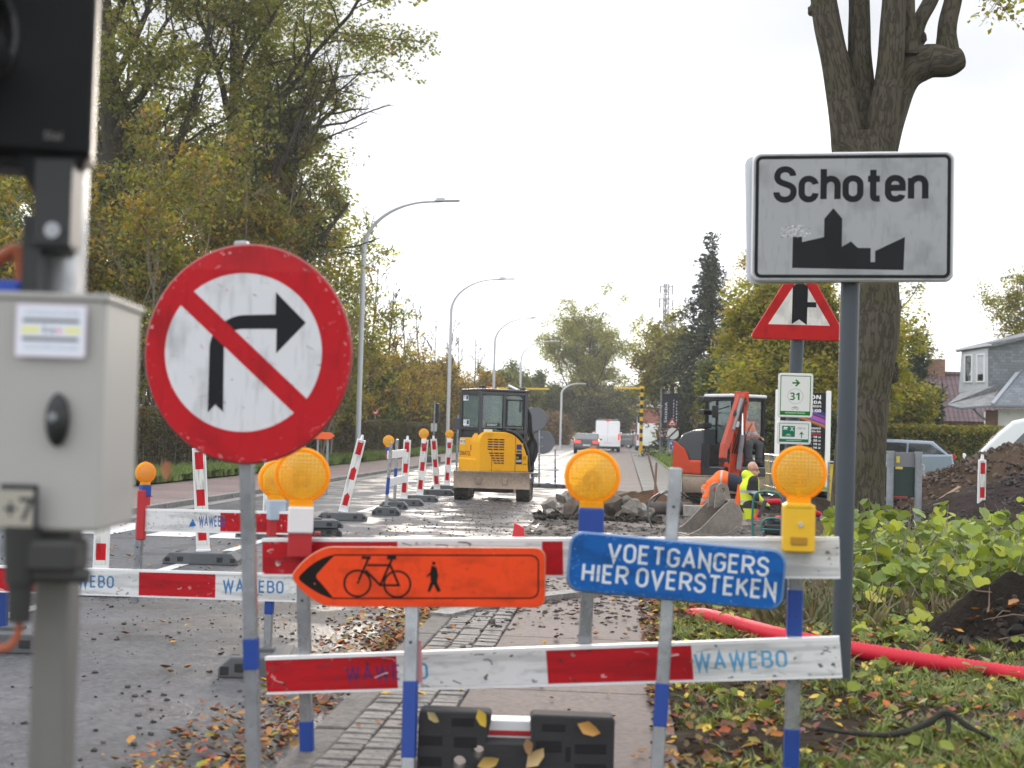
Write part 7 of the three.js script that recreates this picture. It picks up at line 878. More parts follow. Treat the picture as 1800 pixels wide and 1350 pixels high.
function person(label, pos, turn, J, o) { // J: joints in the person's space (facing +x)
  const g = thing('person', label, 'person', pos, turn), { pelvis, chest, neck, head, face: fd } = J, B = [];
  const arms = [J.armL, J.armR], legs = [J.legL, J.legR];
  B.push([pelvis, chest, 0.1, 0.12], [chest, neck, 0.1, 0.05], [neck, head.clone().add(V(0, -0.04, 0)), 0.052, 0.05]); for (const [s, e, w] of arms) B.push([chest, s, 0.08, 0.06], [s, e, 0.05, 0.04], [e, w, 0.04, 0.028]); for (const [h, k, a, t] of legs) B.push([h, k, 0.075, 0.05], [k, a, 0.05, 0.036], [a, t, 0.036, 0.035]);
  const geos = [blob(B, 0.016, 0.05), blob(headBones(head, fd), 0.006, 0.02)]; for (const [s, e, w, hd, th] of arms) geos.push(blob(handBones(w, hd, th), 0.004, 0.012)); const hands = geos.splice(2); const body = new THREE.Mesh(boxUV(merge(geos)), skin); body.name = 'body'; body.castShadow = true; g.add(body);
  hands.forEach((h) => { if (o.gloves) wear('glove', tint(h, () => o.gloves), g); else { const m = new THREE.Mesh(boxUV(clean(h)), skin); m.name = 'hand'; g.add(m); } });
  const bands = (list) => (v) => { for (const [test, c] of list) if (test(v)) return c; };
  const jk = [[pelvis.clone().lerp(chest, 0.02), chest, 0.15, 0.165], [chest, neck, 0.155, 0.075], [chest.clone().add(V(0, 0, 0.1)), chest.clone().add(V(0, 0, -0.1)), 0.12, 0.12]]; for (const [s, e, w] of arms) jk.push([chest, s, 0.1, 0.085], [s, e, 0.078, 0.066], [e, w, 0.066, 0.05]); if (o.hood) jk.push([neck.clone().addScaledVector(fd, -0.09), neck.clone().addScaledVector(fd, -0.05), 0.08, 0.08]); wear('jacket', tint(blob(jk, 0.018, 0.06), bands(o.jacket)), g);
  const tr = [[pelvis.clone().add(V(0, 0.02, 0.07)), pelvis.clone().add(V(0, 0.02, -0.07)), 0.135, 0.135]]; for (const [h, k, a] of legs) tr.push([h, k, 0.115, 0.085], [k, a, 0.085, 0.07]); wear('trousers', tint(blob(tr, 0.018, 0.06), bands(o.trousers)), g);
  const bt = []; for (const [, k, a, t] of legs) bt.push([k.clone().lerp(a, 0.8), a, 0.075, 0.06], [a, t, 0.058, 0.05]); wear('boot', tint(blob(bt, 0.016, 0.03), () => [0.03, 0.022, 0.016]), g);
  if (o.hair) { const hg = blob([[head.clone().add(V(0, 0.045, 0)).addScaledVector(fd, -0.03), head.clone().add(V(0, 0.045, 0)), 0.085, 0.08], [head.clone().addScaledVector(fd, -0.05), head.clone().addScaledVector(fd, -0.03).add(V(0, -0.05, 0)), 0.07, 0.06]], 0.01, 0.03); wear(o.hairName ?? 'hair', tint(hg, () => o.hair), g); }
  const s = fd.clone().cross(V(0, 1, 0)).normalize(), ey = []; for (const k of [-1, 1]) { const q = head.clone().addScaledVector(fd, 0.082).addScaledVector(s, 0.03 * k).add(V(0, 0.008, 0)); ey.push(sph(0.0095, q.x, q.y, q.z, 10)); } part('eye', ey, std([0.05, 0.035, 0.03], 0.2), g);
  return g;
}
const HV = [0.62, 0.72, 0.03], HO = [0.85, 0.14, 0.02], NAVY = [0.012, 0.018, 0.035], GREY = [0.42, 0.43, 0.44], DK = [0.014, 0.015, 0.017];
{ // standing worker, in the trench to his knees
  const b = P(1316, 912, 25.5), pos = V(b.x, -0.74, b.z);
  const J = { pelvis: V(0, 0.95, 0), chest: V(0.0, 1.28, 0), neck: V(0.02, 1.5, 0), head: V(0.06, 1.63, 0.02), face: V(0.86, -0.3, 0.4).normalize(), armL: [V(0.02, 1.42, -0.19), V(0.12, 1.14, -0.24), V(0.32, 1.0, -0.2), V(0.8, -0.5, 0), V(0, 0.5, 0.6)], armR: [V(0.02, 1.42, 0.19), V(0.06, 1.12, 0.26), V(0.26, 0.98, 0.24), V(0.75, -0.6, 0), V(0, 0.5, -0.6)], legL: [V(0, 0.92, -0.1), V(0.06, 0.5, -0.12), V(0, 0.09, -0.12), V(0.16, 0.05, -0.13)], legR: [V(0, 0.92, 0.1), V(0.03, 0.5, 0.12), V(-0.04, 0.09, 0.12), V(0.12, 0.05, 0.13)] };
  const st = (v) => [[1.02, 1.07], [1.2, 1.245]].some(([a, b2]) => v.y > a && v.y < b2 && Math.abs(v.x) < 0.4);
  person('bald worker in yellow hi-vis jacket and trousers standing in the trench', pos, R(12), J, { gloves: [0.02, 0.02, 0.022], hood: true, jacket: [[(v) => v.y < 0.98, DK], [st, GREY], [(v) => v.z > 0.17 && v.y > 1.06 && v.x < 0.08, DK], [() => true, HV]], trousers: [[(v) => v.y > 0.93, DK], [(v) => v.y > 0.5 && v.y < 0.6 && v.z > 0, DK], [(v) => v.y > 0.28 && v.y < 0.34, GREY], [() => true, HV]] });
}
{ // worker bending down to the left
  const b = P(1298, 880, 26.2), pos = V(b.x + 0.05, -0.42, b.z);
  const J = { pelvis: V(-0.05, 0.98, 0), chest: V(0.36, 1.08, 0), neck: V(0.58, 1.0, 0), head: V(0.66, 0.83, 0), face: V(0.2, -0.98, 0).normalize(), armL: [V(0.5, 1.02, -0.18), V(0.62, 0.74, -0.22), V(0.72, 0.5, -0.16), V(0.15, -1, 0), V(0.5, 0, 0.6)], armR: [V(0.5, 1.02, 0.18), V(0.64, 0.74, 0.22), V(0.76, 0.5, 0.16), V(0.15, -1, 0), V(0.5, 0, -0.6)], legL: [V(-0.05, 0.94, -0.1), V(0.06, 0.52, -0.14), V(-0.08, 0.09, -0.15), V(0.1, 0.05, -0.16)], legR: [V(-0.05, 0.94, 0.1), V(0.04, 0.52, 0.14), V(-0.12, 0.09, 0.15), V(0.06, 0.05, 0.16)] };
  person('worker in orange jacket bending over towards the bucket, face hidden', pos, R(172), J, { gloves: [0.03, 0.03, 0.033], hair: HO, hairName: 'hood', jacket: [[(v) => v.x < 0.24, NAVY], [(v) => v.y < 0.6, NAVY], [(v) => Math.abs(v.y - 0.7) < 0.022 && v.x > 0.4, GREY], [(v) => Math.abs(v.x - 0.36) < 0.025 && v.y > 0.8, GREY], [() => true, HO]], trousers: [[(v) => v.y > 1.0, NAVY], [(v) => Math.abs(v.y - 0.38) < 0.03, GREY], [(v) => v.y < 0.62 && v.y > 0.48, DK], [() => true, HO]] });
}
{ // operator
  const pos = GROUND_K.clone().add(V(0, 1.14, 0)); const w = V(0.22, 0, -0.4).applyAxisAngle(V(0, 1, 0), R(-55)); pos.add(V(w.x, 0, w.z));
  const J = { pelvis: V(0, 0.18, 0), chest: V(0.04, 0.5, 0), neck: V(0.06, 0.72, 0), head: V(0.1, 0.85, 0), face: V(0.95, -0.25, 0).normalize(), armL: [V(0.06, 0.64, -0.18), V(0.14, 0.36, -0.24), V(0.36, 0.32, -0.2), V(1, -0.1, 0), V(0, 0.3, 0.8)], armR: [V(0.06, 0.64, 0.18), V(0.14, 0.36, 0.24), V(0.36, 0.32, 0.2), V(1, -0.1, 0), V(0, 0.3, -0.8)], legL: [V(0.05, 0.16, -0.1), V(0.42, 0.16, -0.14), V(0.42, -0.2, -0.14), V(0.5, -0.24, -0.14)], legR: [V(0.05, 0.16, 0.1), V(0.42, 0.16, 0.14), V(0.42, -0.2, 0.14), V(0.5, -0.24, 0.14)] };
  person('operator in orange jacket and grey trousers seated in the orange excavator cab', pos, R(-55), J, { hair: [0.012, 0.011, 0.012], hairName: 'cap', jacket: [[(v) => v.y > 0.66, DK], [(v) => Math.abs(v.y - 0.4) < 0.025, GREY], [() => true, HO]], trousers: [[() => true, [0.06, 0.062, 0.066]]] });
}
{ const a = P(1342, 893, 25.2), g = thing('hand_tool', 'red and black hand tool between the yellow worker and the compactor', 'tool', [0, 0, 0]); part('shaft', [beam(P(1346, 880, 25.2), P(1334, 908, 25.1), 0.07, 0.05)], M.blackPlastic, g); part('blade', beam(P(1336, 898, 25.2), P(1328, 914, 25.1), 0.09, 0.03), M.redSat, g); void a; }

// ---------------------------------------------------------------- street lamps
const lampGrey = std([0.5, 0.52, 0.54], 0.5, 0);
const L0 = thing('street_lamp', 'nearest tall street lamp with arched arm, beside the oak', 'street lamp', [-9.95, 0, -52.6], 0, 'arched street lamps along the left pavement');
{
  const c = [V(0, 0, 0), V(0, 5, 0), V(0, 8.1, 0)]; for (let i = 1; i <= 14; i++) { const a = i / 14 * PI / 2; c.push(V(2.6 * (1 - Math.cos(a)), 8.1 + 1.85 * Math.sin(a), 0)); } c.push(V(2.95, 9.97, 0));
  const tb = new Tubes(); tb.add(c, (t) => lerp(0.1, 0.045, Math.min(1, t * 1.3)), 12, true); tb.mesh('pole', lampGrey, L0); part('base_sleeve', cyl(0.13, 0.14, 0.9, 0, 0.45, 0), M.galvDull, L0);
  part('lamp_head', [rbox(0.95, 0.06, 0.26, 0.025, 3.1, 9.99, 0, 0, 0, 0.03), rbox(0.34, 0.1, 0.2, 0.03, 2.85, 10.04, 0)], lampGrey, L0); part('diffuser', rbox(0.5, 0.012, 0.2, 0.004, 3.25, 9.958, 0, 0, 0, 0.03), M.whiteClean, L0);
}
[['second arched street lamp, between thin trees and excavator', -79.5], ['third arched street lamp, rising behind the yellow excavator', -106.5], ['farthest arched street lamp, only its arm clear of the trees', -133.5]].forEach(([l, z]) => copy(L0, l, [-9.95, 0, z]));
{ const g = thing('street_lamp', 'small white street lamp far right of the yellow excavator', 'street lamp', [-5.3, 0, -117]), tb = new Tubes(), c = [V(0, 0, 0), V(0, 4.6, 0)]; for (let i = 1; i <= 8; i++) { const a = i / 8 * PI / 2; c.push(V(1.5 * (1 - Math.cos(a)), 4.6 + 0.9 * Math.sin(a), 0)); } tb.add(c, (t) => lerp(0.085, 0.04, t), 10, true); tb.mesh('pole', std([0.6, 0.61, 0.62], 0.5), g); part('lamp_head', rbox(0.6, 0.08, 0.2, 0.03, 1.7, 5.5, 0), lampGrey, g); }
// ---------------------------------------------------------------- lattice mast
{
  const g = thing('radio_mast', 'tall thin lattice radio mast with antennas on the skyline', 'mast', [8.4, 0, -320]), H = 35.5, m = std([0.1, 0.1, 0.105], 0.6, 0), leg = (k, y) => { const r = lerp(2.6, 0.62, Math.min(1, y / 26)), a = k * 2.094 + 0.5; return V(Math.cos(a) * r, y, Math.sin(a) * r); };
  for (let k = 0; k < 3; k++) partEach('leg', [bar(leg(k, 0), leg(k, 26), 0.14, 6), bar(leg(k, 26), leg(k, H), 0.14, 6)], m, g); const br = []; for (let y = 0; y < H - 1; y += 2.2) for (let k = 0; k < 3; k++) br.push(bar(leg(k, y), leg((k + 1) % 3, y + 2.2), 0.07, 4), bar(leg(k, y + 2.2), leg((k + 1) % 3, y + 2.2), 0.07, 4)); part('bracing', br, m, g);
  seed(3); const an = []; for (const [y, r] of [[34, 1.6], [31, 1.7], [26.3, 1.6], [23.5, 1.6]]) for (let k = 0; k < 3; k++) { const a = k * 2.094 + 0.5, q = V(Math.cos(a) * r, y, Math.sin(a) * r); an.push(rbox(0.34, rr(1.6, 2.4), 0.2, 0.05, q.x, q.y, q.z), bar(V(0, y, 0), q, 0.05, 4)); } part('antenna', an, std([0.12, 0.12, 0.125], 0.5), g); part('platform', [34.8, 32, 26.6].map((y) => xf(new THREE.TorusGeometry(1.35, 0.07, 5, 18), 0, y, 0, PI / 2)), m, g); part('dish', [cyl(0.5, 0.5, 0.3, -0.9, 24.6, 0.6, PI / 2, 0, 0)], std([0.4, 0.4, 0.4], 0.5), g);
}
// ---------------------------------------------------------------- height gauges, far signs, banners
T.stripe = canvasTex(32, 1024, (c, w, h) => { for (let i = 0; i < 16; i++) { c.fillStyle = i % 2 ? '#e0b012' : '#17171a'; c.fillRect(0, i * 64, w, 64); } c.fillStyle = '#e0b012'; c.fillRect(0, 900, w, 124); });
const yel = std([0.75, 0.47, 0.015], 0.5);
{
  const b = G(1126, 797, 0), g = thing('height_gauge', 'black and yellow striped height gauge post with yellow arm over the road', 'height barrier', b), p = part('post', cyl(0.13, 0.13, 5, 0, 2.5, 0), printed(T.stripe, 0.5), g, null, true); void p; const q = P(1080, 684, -b.z).sub(b); part('arm', beam(V(0.15, 5, 0), V(q.x, 5.0, 0), 0.2, 0.14), yel, g); part('corner_plate', rbox(0.34, 0.34, 0.1, 0.02, 0, 5, 0.0), yel, g);
  const b2 = V(-10.6, 0, -116), g2 = thing('height_gauge', 'plain yellow height gauge arm showing right of the excavator roof', 'height barrier', b2); part('post', cyl(0.12, 0.12, 4.9, 0, 2.45, 0), yel, g2); part('arm', beam(V(0, 4.9, 0), V(P(965, 676, 116).x - b2.x, 4.95, 0), 0.18, 0.14), yel, g2);
}
function roadSign(label, px, py, d, discs, name = 'road_sign', cat = 'road sign', poleM = M.galvDull, topY) { // discs: [kind, size, dx, y, face]
  const q = P(px, py, d), g = thing(name, label, cat, [q.x, 0, q.z], 0); let top = 0; for (const [kind, size, x, y, f, back, lab] of discs) { const s = kind === 'tri' ? tri(size, 0.04) : kind === 'disc' ? (() => { const c = new THREE.Shape(); c.absarc(0, 0, size / 2, 0, 2 * PI); return c; })() : rrect(size[0], size[1], 0.03); const pl = part('plate', ext(s, 0.03, 0.006, 24), back ?? M.galvDull, g, lab); pl.position.set(x, y, 0.05); if (f) part('sign_face', face(s, 40).scale(0.97, 0.97, 1).translate(0, 0, 0.018), f, pl, null, true); top = Math.max(top, y + 0.3); }
  part('pole', cyl(0.038, 0.038, topY ?? top, 0, (topY ?? top) / 2, 0, 0, 0, 0, 12), poleM, g); return g;
}
const tTri = (draw) => printed(canvasTex(256, 222, (c, w, h) => { c.fillStyle = '#c22a26'; c.fillRect(0, 0, w, h); c.fillStyle = '#e4e2de'; c.beginPath(); c.moveTo(w / 2, h * 0.24); c.lineTo(w * 0.19, h * 0.84); c.lineTo(w * 0.81, h * 0.84); c.fill(); c.fillStyle = '#1a1a1a'; draw(c, w, h); }));
const tNoLeft = printed(canvasTex(256, 256, (c, w, h) => { c.fillStyle = '#c22a26'; c.fillRect(0, 0, w, h); c.fillStyle = '#e6e4e0'; c.beginPath(); c.arc(w / 2, h / 2, w * 0.36, 0, 7); c.fill(); c.strokeStyle = '#1a1a1a'; c.lineWidth = 20; c.beginPath(); c.moveTo(158, 188); c.lineTo(158, 112); c.lineTo(100, 108); c.stroke(); c.fillStyle = '#1a1a1a'; c.beginPath(); c.moveTo(70, 108); c.lineTo(110, 80); c.lineTo(110, 138); c.fill(); c.strokeStyle = '#c22a26'; c.lineWidth = 18; c.beginPath(); c.moveTo(60, 60); c.lineTo(196, 196); c.stroke(); }));
const tEnd = printed(canvasTex(256, 256, (c, w, h) => { c.fillStyle = '#e2e1de'; c.fillRect(0, 0, w, h); c.strokeStyle = '#1a1a1c'; c.lineWidth = 34; c.beginPath(); c.moveTo(30, 226); c.lineTo(226, 30); c.stroke(); }));
const tBlueEnd = printed(canvasTex(128, 256, (c, w, h) => { c.fillStyle = '#2d63b4'; c.fillRect(0, 0, w, h); c.strokeStyle = '#dfe4ea'; c.lineWidth = 8; c.strokeRect(6, 6, w - 12, h - 12); c.fillStyle = '#dfe4ea'; c.fillRect(26, 40, 30, 60); c.fillRect(66, 140, 34, 60); c.strokeStyle = '#c8302c'; c.lineWidth = 14; c.beginPath(); c.moveTo(16, 240); c.lineTo(112, 16); c.stroke(); }));
const pz = (py, px, d) => P(px, py, d).y;
roadSign('small triangle over a no-left-turn disc left of the white end sign', 1164, 760, 92, [['tri', 0.66, 0, pz(747, 1164, 92), tTri((c, w, h) => { c.beginPath(); c.ellipse(w / 2, h * 0.62, 16, 38, 0, 0, 7); c.fill(); })], ['disc', 0.62, 0, pz(762, 1164, 92), tNoLeft], [[0, 0].map(() => 0.36), [0.6, 0.14], 0, pz(773, 1164, 92), std([0.05, 0.12, 0.4], 0.5)]].map((d) => (Array.isArray(d[0]) ? ['rect', d[1], d[2], d[3], d[4]] : d)));
roadSign('hump triangle, white disc with black slash and blue plate', 1181, 760, 84, [['tri', 0.64, 0.0, pz(744, 1181, 84), tTri((c, w, h) => { c.beginPath(); c.moveTo(w * 0.3, h * 0.78); c.quadraticCurveTo(w * 0.5, h * 0.45, w * 0.7, h * 0.78); c.fill(); })], ['disc', 0.7, 0.06, pz(762, 1181, 84), tEnd], ['rect', [0.36, 0.58], 0.04, pz(783, 1181, 84), tBlueEnd]]);
roadSign('distant round red bordered sign above the second hedge', 660, 722, 76, [['disc', 0.4, 0, pz(723, 660, 76), printed(canvasTex(128, 128, (c, w, h) => { c.fillStyle = '#c9302e'; c.fillRect(0, 0, w, h); c.fillStyle = '#e6e2de'; c.beginPath(); c.arc(64, 64, 40, 0, 7); c.fill(); c.fillStyle = '#55484a'; c.fillRect(34, 54, 60, 22); }))]]);
{ const g = roadSign('bare white post right of the distant round red sign', 670, 700, 80, [], 'marker_post', 'post', std([0.62, 0.63, 0.64], 0.5), 3.4); void g; }
{ const q = P(572, 766, 30), g = thing('detour_sign', 'small far orange arrow sign peeping out right of the round red sign', 'road sign', [q.x, 0, q.z]); part('plate', ext(shape([[-0.35, -0.075], [0.1, -0.075], [0.2, 0], [0.1, 0.075], [-0.35, 0.075]]), 0.02, 0.004), std([0.75, 0.11, 0.02], 0.5), g).position.y = q.y; partEach('post', [cyl(0.025, 0.025, q.y, 0.05, q.y / 2, -0.03), cyl(0.025, 0.025, q.y, -0.16, q.y / 2, -0.03)], M.galvDull, g); }
// two round signs seen from behind, with a blue-white barrier beside them
{ const O = G(948, 853, 0), d = -O.z, a = (x, y) => P(x, y, d).sub(O), bk = std([0.11, 0.115, 0.13], 0.5, 0); for (const [x, y, pt, label] of [[941, 737, 934, 'upper dark back of a round sign right of the excavator cab'], [954, 777, 948, 'lower dark back of a round sign right of the excavator']]) { const g = thing('road_sign', label, 'road sign', O), q = a(x, y); const c = new THREE.Shape(); c.absarc(0, 0, 0.32, 0, 2 * PI); part('plate', ext(c, 0.03, 0.008, 30), bk, g).position.copy(q); const p1 = a(pt, y - 22), p2 = a(pt, 853); part('pole', bar(V(p2.x, 0, 0.05), V(p1.x, p1.y, 0.05), 0.024, 8), M.galv, g); partEach('clamp', [rbox(0.14, 0.03, 0.03, 0.008, q.x - 0.06, q.y + 0.12, 0.04), rbox(0.14, 0.03, 0.03, 0.008, q.x - 0.06, q.y - 0.12, 0.04)], M.galv, g); }
  const g = thing('striped_barrier', 'grey barrier with blue-banded legs right of the yellow excavator', 'barrier', O); const r1 = a(930, 802), r2 = a(983, 800), r3 = a(930, 825), r4 = a(983, 826); partEach('rail', [beam(r1, r2, 0.11, 0.03), beam(r3, r4, 0.11, 0.03)], worn([0.42, 0.44, 0.46], 0.5), g); for (const [x, t] of [[948, 800], [976, 790], [937, 800]]) post(g, a(x, t), V(a(x, 853).x, 0.05, 0), 0.04, [[0.5, 0.95]]);
  foot('flat grey foot under the barrier right of the yellow excavator', G(963, 857, 0), 0, 1.0, 0.4, 0.1); }
// portable signal seen from behind on the left pavement
{ const O = G(761, 813, 0.08), d = -O.z, k = d / FOCAL, g = thing('traffic_signal', 'portable traffic signal seen from behind before the clipped hedge', 'traffic light', O); part('pole', cyl(0.04, 0.04, 108 * k, 0, 54 * k, 0), M.galv, g); part('housing', rbox(11 * k, 34 * k, 0.2, 0.03, 2 * k, 88 * k, -0.12), M.blackPlastic, g); part('number_plate', rbox(11 * k, 14 * k, 0.03, 0.01, 0, 62 * k, 0.02), std([0.5, 0.51, 0.51], 0.5), g); part('ballast_box', rbox(25 * k, 11 * k, 0.5, 0.03, 0, 6 * k, 0), M.footGrey, g); }
roadSign('dark sign back on a post left of the yellow excavator', 805, 740, 48, [['rect', [0.3, 0.36], 0, pz(745, 805, 48), null, std([0.04, 0.045, 0.055], 0.5)]]);
// dealer banners and roadside board
{
  const t = canvasTex(256, 512, (c, w, h) => { c.fillStyle = '#34363b'; c.fillRect(0, 0, w, h); c.fillStyle = '#c9ccd2'; c.save(); c.translate(w * 0.62, h * 0.86); c.rotate(-PI / 2); c.font = 'bold 96px sans-serif'; c.fillText('ŠKODA', 0, 0); c.restore(); }), t2 = canvasTex(256, 512, (c, w, h) => { c.fillStyle = '#34363b'; c.fillRect(0, 0, w, h); c.fillStyle = '#c9ccd2'; for (const [x, y] of [[100, 90], [190, 110]]) { seed(x); for (let i = y; i < 440; i += 46) c.fillRect(x, i, 34 * rr(0.5, 1), 32 * rr(0.6, 1)); } });
  for (const [x, f, label] of [[1171, t, 'dark grey banner with pale vertical lettering, the left of two'], [1185, t2, 'dark grey banner with two faint columns, the right of two']]) { const q = P(x, 722, 88), g = thing('banner', label, 'banner', [q.x, 0, q.z], 0); const s = rrect(0.52, 2.1, 0.02); part('cloth', ext(s, 0.02, 0.002), std([0.06, 0.062, 0.07], 0.7), g).position.y = q.y; part('printed_face', face(s).translate(0, q.y, 0.014), printed(f, 0.7), g, null, true); part('pole', cyl(0.04, 0.04, q.y + 1.4, -0.33, (q.y + 1.4) / 2, 0), M.galvDull, g); }
  const wq = P(1190, 800, 80), w = thing('garden_wall', 'low grey-brown wall behind the far road signs', 'wall', [wq.x + 0.4, 0, wq.z], 0); part('wall_face', rbox(1.2, 0.75, 0.3, 0.02, 0, 0.37, 0), std([0.22, 0.17, 0.15], 0.9, 0, { map: T.soil }), w); part('coping', rbox(1.3, 0.08, 0.36, 0.02, 0, 0.79, 0), std([0.42, 0.42, 0.43], 0.8), w);
}
{
  const q = P(1411, 747, 37.5), g = thing('advertising_board', 'black advertising board with white posts behind the green route signs', 'billboard', [q.x, 0, q.z], R(-3)), k = 37.5 / FOCAL, y = (py) => P(1411, py, 37.5).y;
  const t = canvasTex(512, 896, (c, w, h) => { c.fillStyle = '#1b1a20'; c.fillRect(0, 0, w, h); const gr = [['#3a3f8c', 300], ['#7d4fb0', 350], ['#e05ac0', 405], ['#a06ad8', 440], ['#d88a40', 490]]; for (const [col, y0] of gr) { c.strokeStyle = col; c.lineWidth = 20; for (let i = 0; i < 3; i++) { c.globalAlpha = 0.8 - i * 0.2; c.beginPath(); c.moveTo(190, y0 - 130 + i * 14); c.lineTo(w, y0 + 20 + i * 16); c.stroke(); } } c.globalAlpha = 1; c.fillStyle = '#f0f0f0'; c.textAlign = 'right'; for (const [s, y0, f] of [['ON', 100, 84], ['ODA', 172, 66], ['& KIDS', 226, 44], ['15:00', 300, 64], ['BANGO', 560, 40], ['da.be', 606, 40], ['- 18 u', 694, 44], ['- 20 u', 748, 44], ['- 18 u', 802, 44], ['- 16 u', 856, 44]]) { c.font = 'bold ' + f + 'px sans-serif'; c.fillText(s, w - 50, y0); } c.fillStyle = '#d8404a'; c.font = 'bold 40px sans-serif'; c.fillText('OPEN', w - 50, 650); });
  const W = 78 * k, H = 103 * k, s = rrect(W, H, 0.01), p = part('panel', ext(s, 0.05, 0.005), std([0.02, 0.02, 0.023], 0.5), g); p.position.y = y(741); part('printed_face', face(s).translate(0, 0, 0.027), printed(t, 0.4), p, null, true); for (const x of [-1, 1]) part('post', rbox(0.13, y(686), 0.1, 0.01, x * (W / 2 + 0.07), y(686) / 2, 0), M.whiteClean, g);
}
// construction fence panels and yellow barriers
T.fence = canvasTex(256, 256, (c, w, h) => { for (let i = 0; i < 6; i++) { c.fillStyle = i % 2 ? '#d4b02a' : '#6a7f92'; c.fillRect(i * w / 6, 0, w / 6 + 1, h); } c.strokeStyle = '#97a3ad'; c.lineWidth = 4; for (let y = 20; y < h; y += 48) { c.beginPath(); c.moveTo(0, y); c.lineTo(w, y); c.stroke(); } });
function fencePanel(label, a, b, h, mat, y0 = 0.05) { const g = thing('fence_panel', label, 'fence', a), d = b.clone().sub(a), L = Math.hypot(d.x, d.z); g.rotation.y = -Math.atan2(d.z, d.x); part('frame', [bar(V(0, y0, 0), V(0, h, 0), 0.025, 8), bar(V(L, y0, 0), V(L, h, 0), 0.025, 8), bar(V(0, h, 0), V(L, h, 0), 0.022, 8), bar(V(0, y0 + 0.05, 0), V(L, y0 + 0.05, 0), 0.022, 8)], M.galv, g); part('sheet', face(rrect(L - 0.05, h - y0 - 0.08, 0.005)).translate(L / 2, (h + y0) / 2, 0), mat, g, null, true); const w = []; for (let x = 0.1; x < L; x += 0.16) w.push(bar(V(x, y0, 0.012), V(x, h, 0.012), 0.005, 4)); for (let y = 0.3; y < h; y += 0.3) w.push(bar(V(0, y, 0.016), V(L, y, 0.016), 0.005, 4)); part('wire', w, M.galv, g); return g; }
const fsheet = std([0.9, 0.9, 0.9], 0.6, 0, { map: T.fence, side: THREE.DoubleSide }), ysheet = std([0.62, 0.45, 0.02], 0.6, 0, { side: THREE.DoubleSide });
fencePanel('blue and yellow striped fence panel right of the orange excavator', V(3.35, 0, -37.5), V(3.55, 0, -33.2), 1.05, fsheet); fencePanel('yellow fence panel behind the right amber lamp', V(4.3, 0, -30.5), V(6.2, 0, -30.2), 0.98, ysheet, 0.0); fencePanel('yellow fence panel between the green board and the mound', V(7.0, 0, -34), V(8.8, 0, -33.6), 0.62, ysheet);
// sign board seen from behind on two grey posts
{ const d = 20, a = P(1590, 840, d), g = thing('sign_board_back', 'back of a board, grey above dark green, on two grey posts', 'sign board', [a.x, 0, a.z], 0), y = (v) => P(1590, v, d).y, X = (v) => P(v, 840, d).x - a.x; part('grey_panel', rbox(X(1614) - X(1560), y(795) - y(821), 0.04, 0.006, (X(1560) + X(1614)) / 2, y(808), -0.06), std([0.16, 0.165, 0.175], 0.55), g); part('green_panel', rbox(X(1612) - X(1550), y(821) - y(874), 0.04, 0.006, (X(1550) + X(1612)) / 2, y(847.5), -0.06), std([0.008, 0.028, 0.024], 0.5), g); for (const x of [1565, 1614]) { part('post', [cyl(0.05, 0.05, y(793) - 0.05, X(x), y(793) / 2 + 0.02, 0, 0, 0, 0, 18), cyl(0.056, 0.056, 0.03, X(x), y(795), 0, 0, 0, 0, 18), cyl(0.056, 0.056, 0.03, X(x), y(820), 0, 0, 0, 0, 18)], M.galvDull, g); } partEach('label_plate', [rbox(0.05, 0.09, 0.008, 0.002, X(1579), y(808), -0.036), rbox(0.1, 0.035, 0.008, 0.002, X(1581), y(823), -0.036)], std([0.6, 0.48, 0.06], 0.5), g); part('red_strip', rbox(0.22, 0.02, 0.045, 0.004, X(1584), y(874), -0.06), M.red, g); }

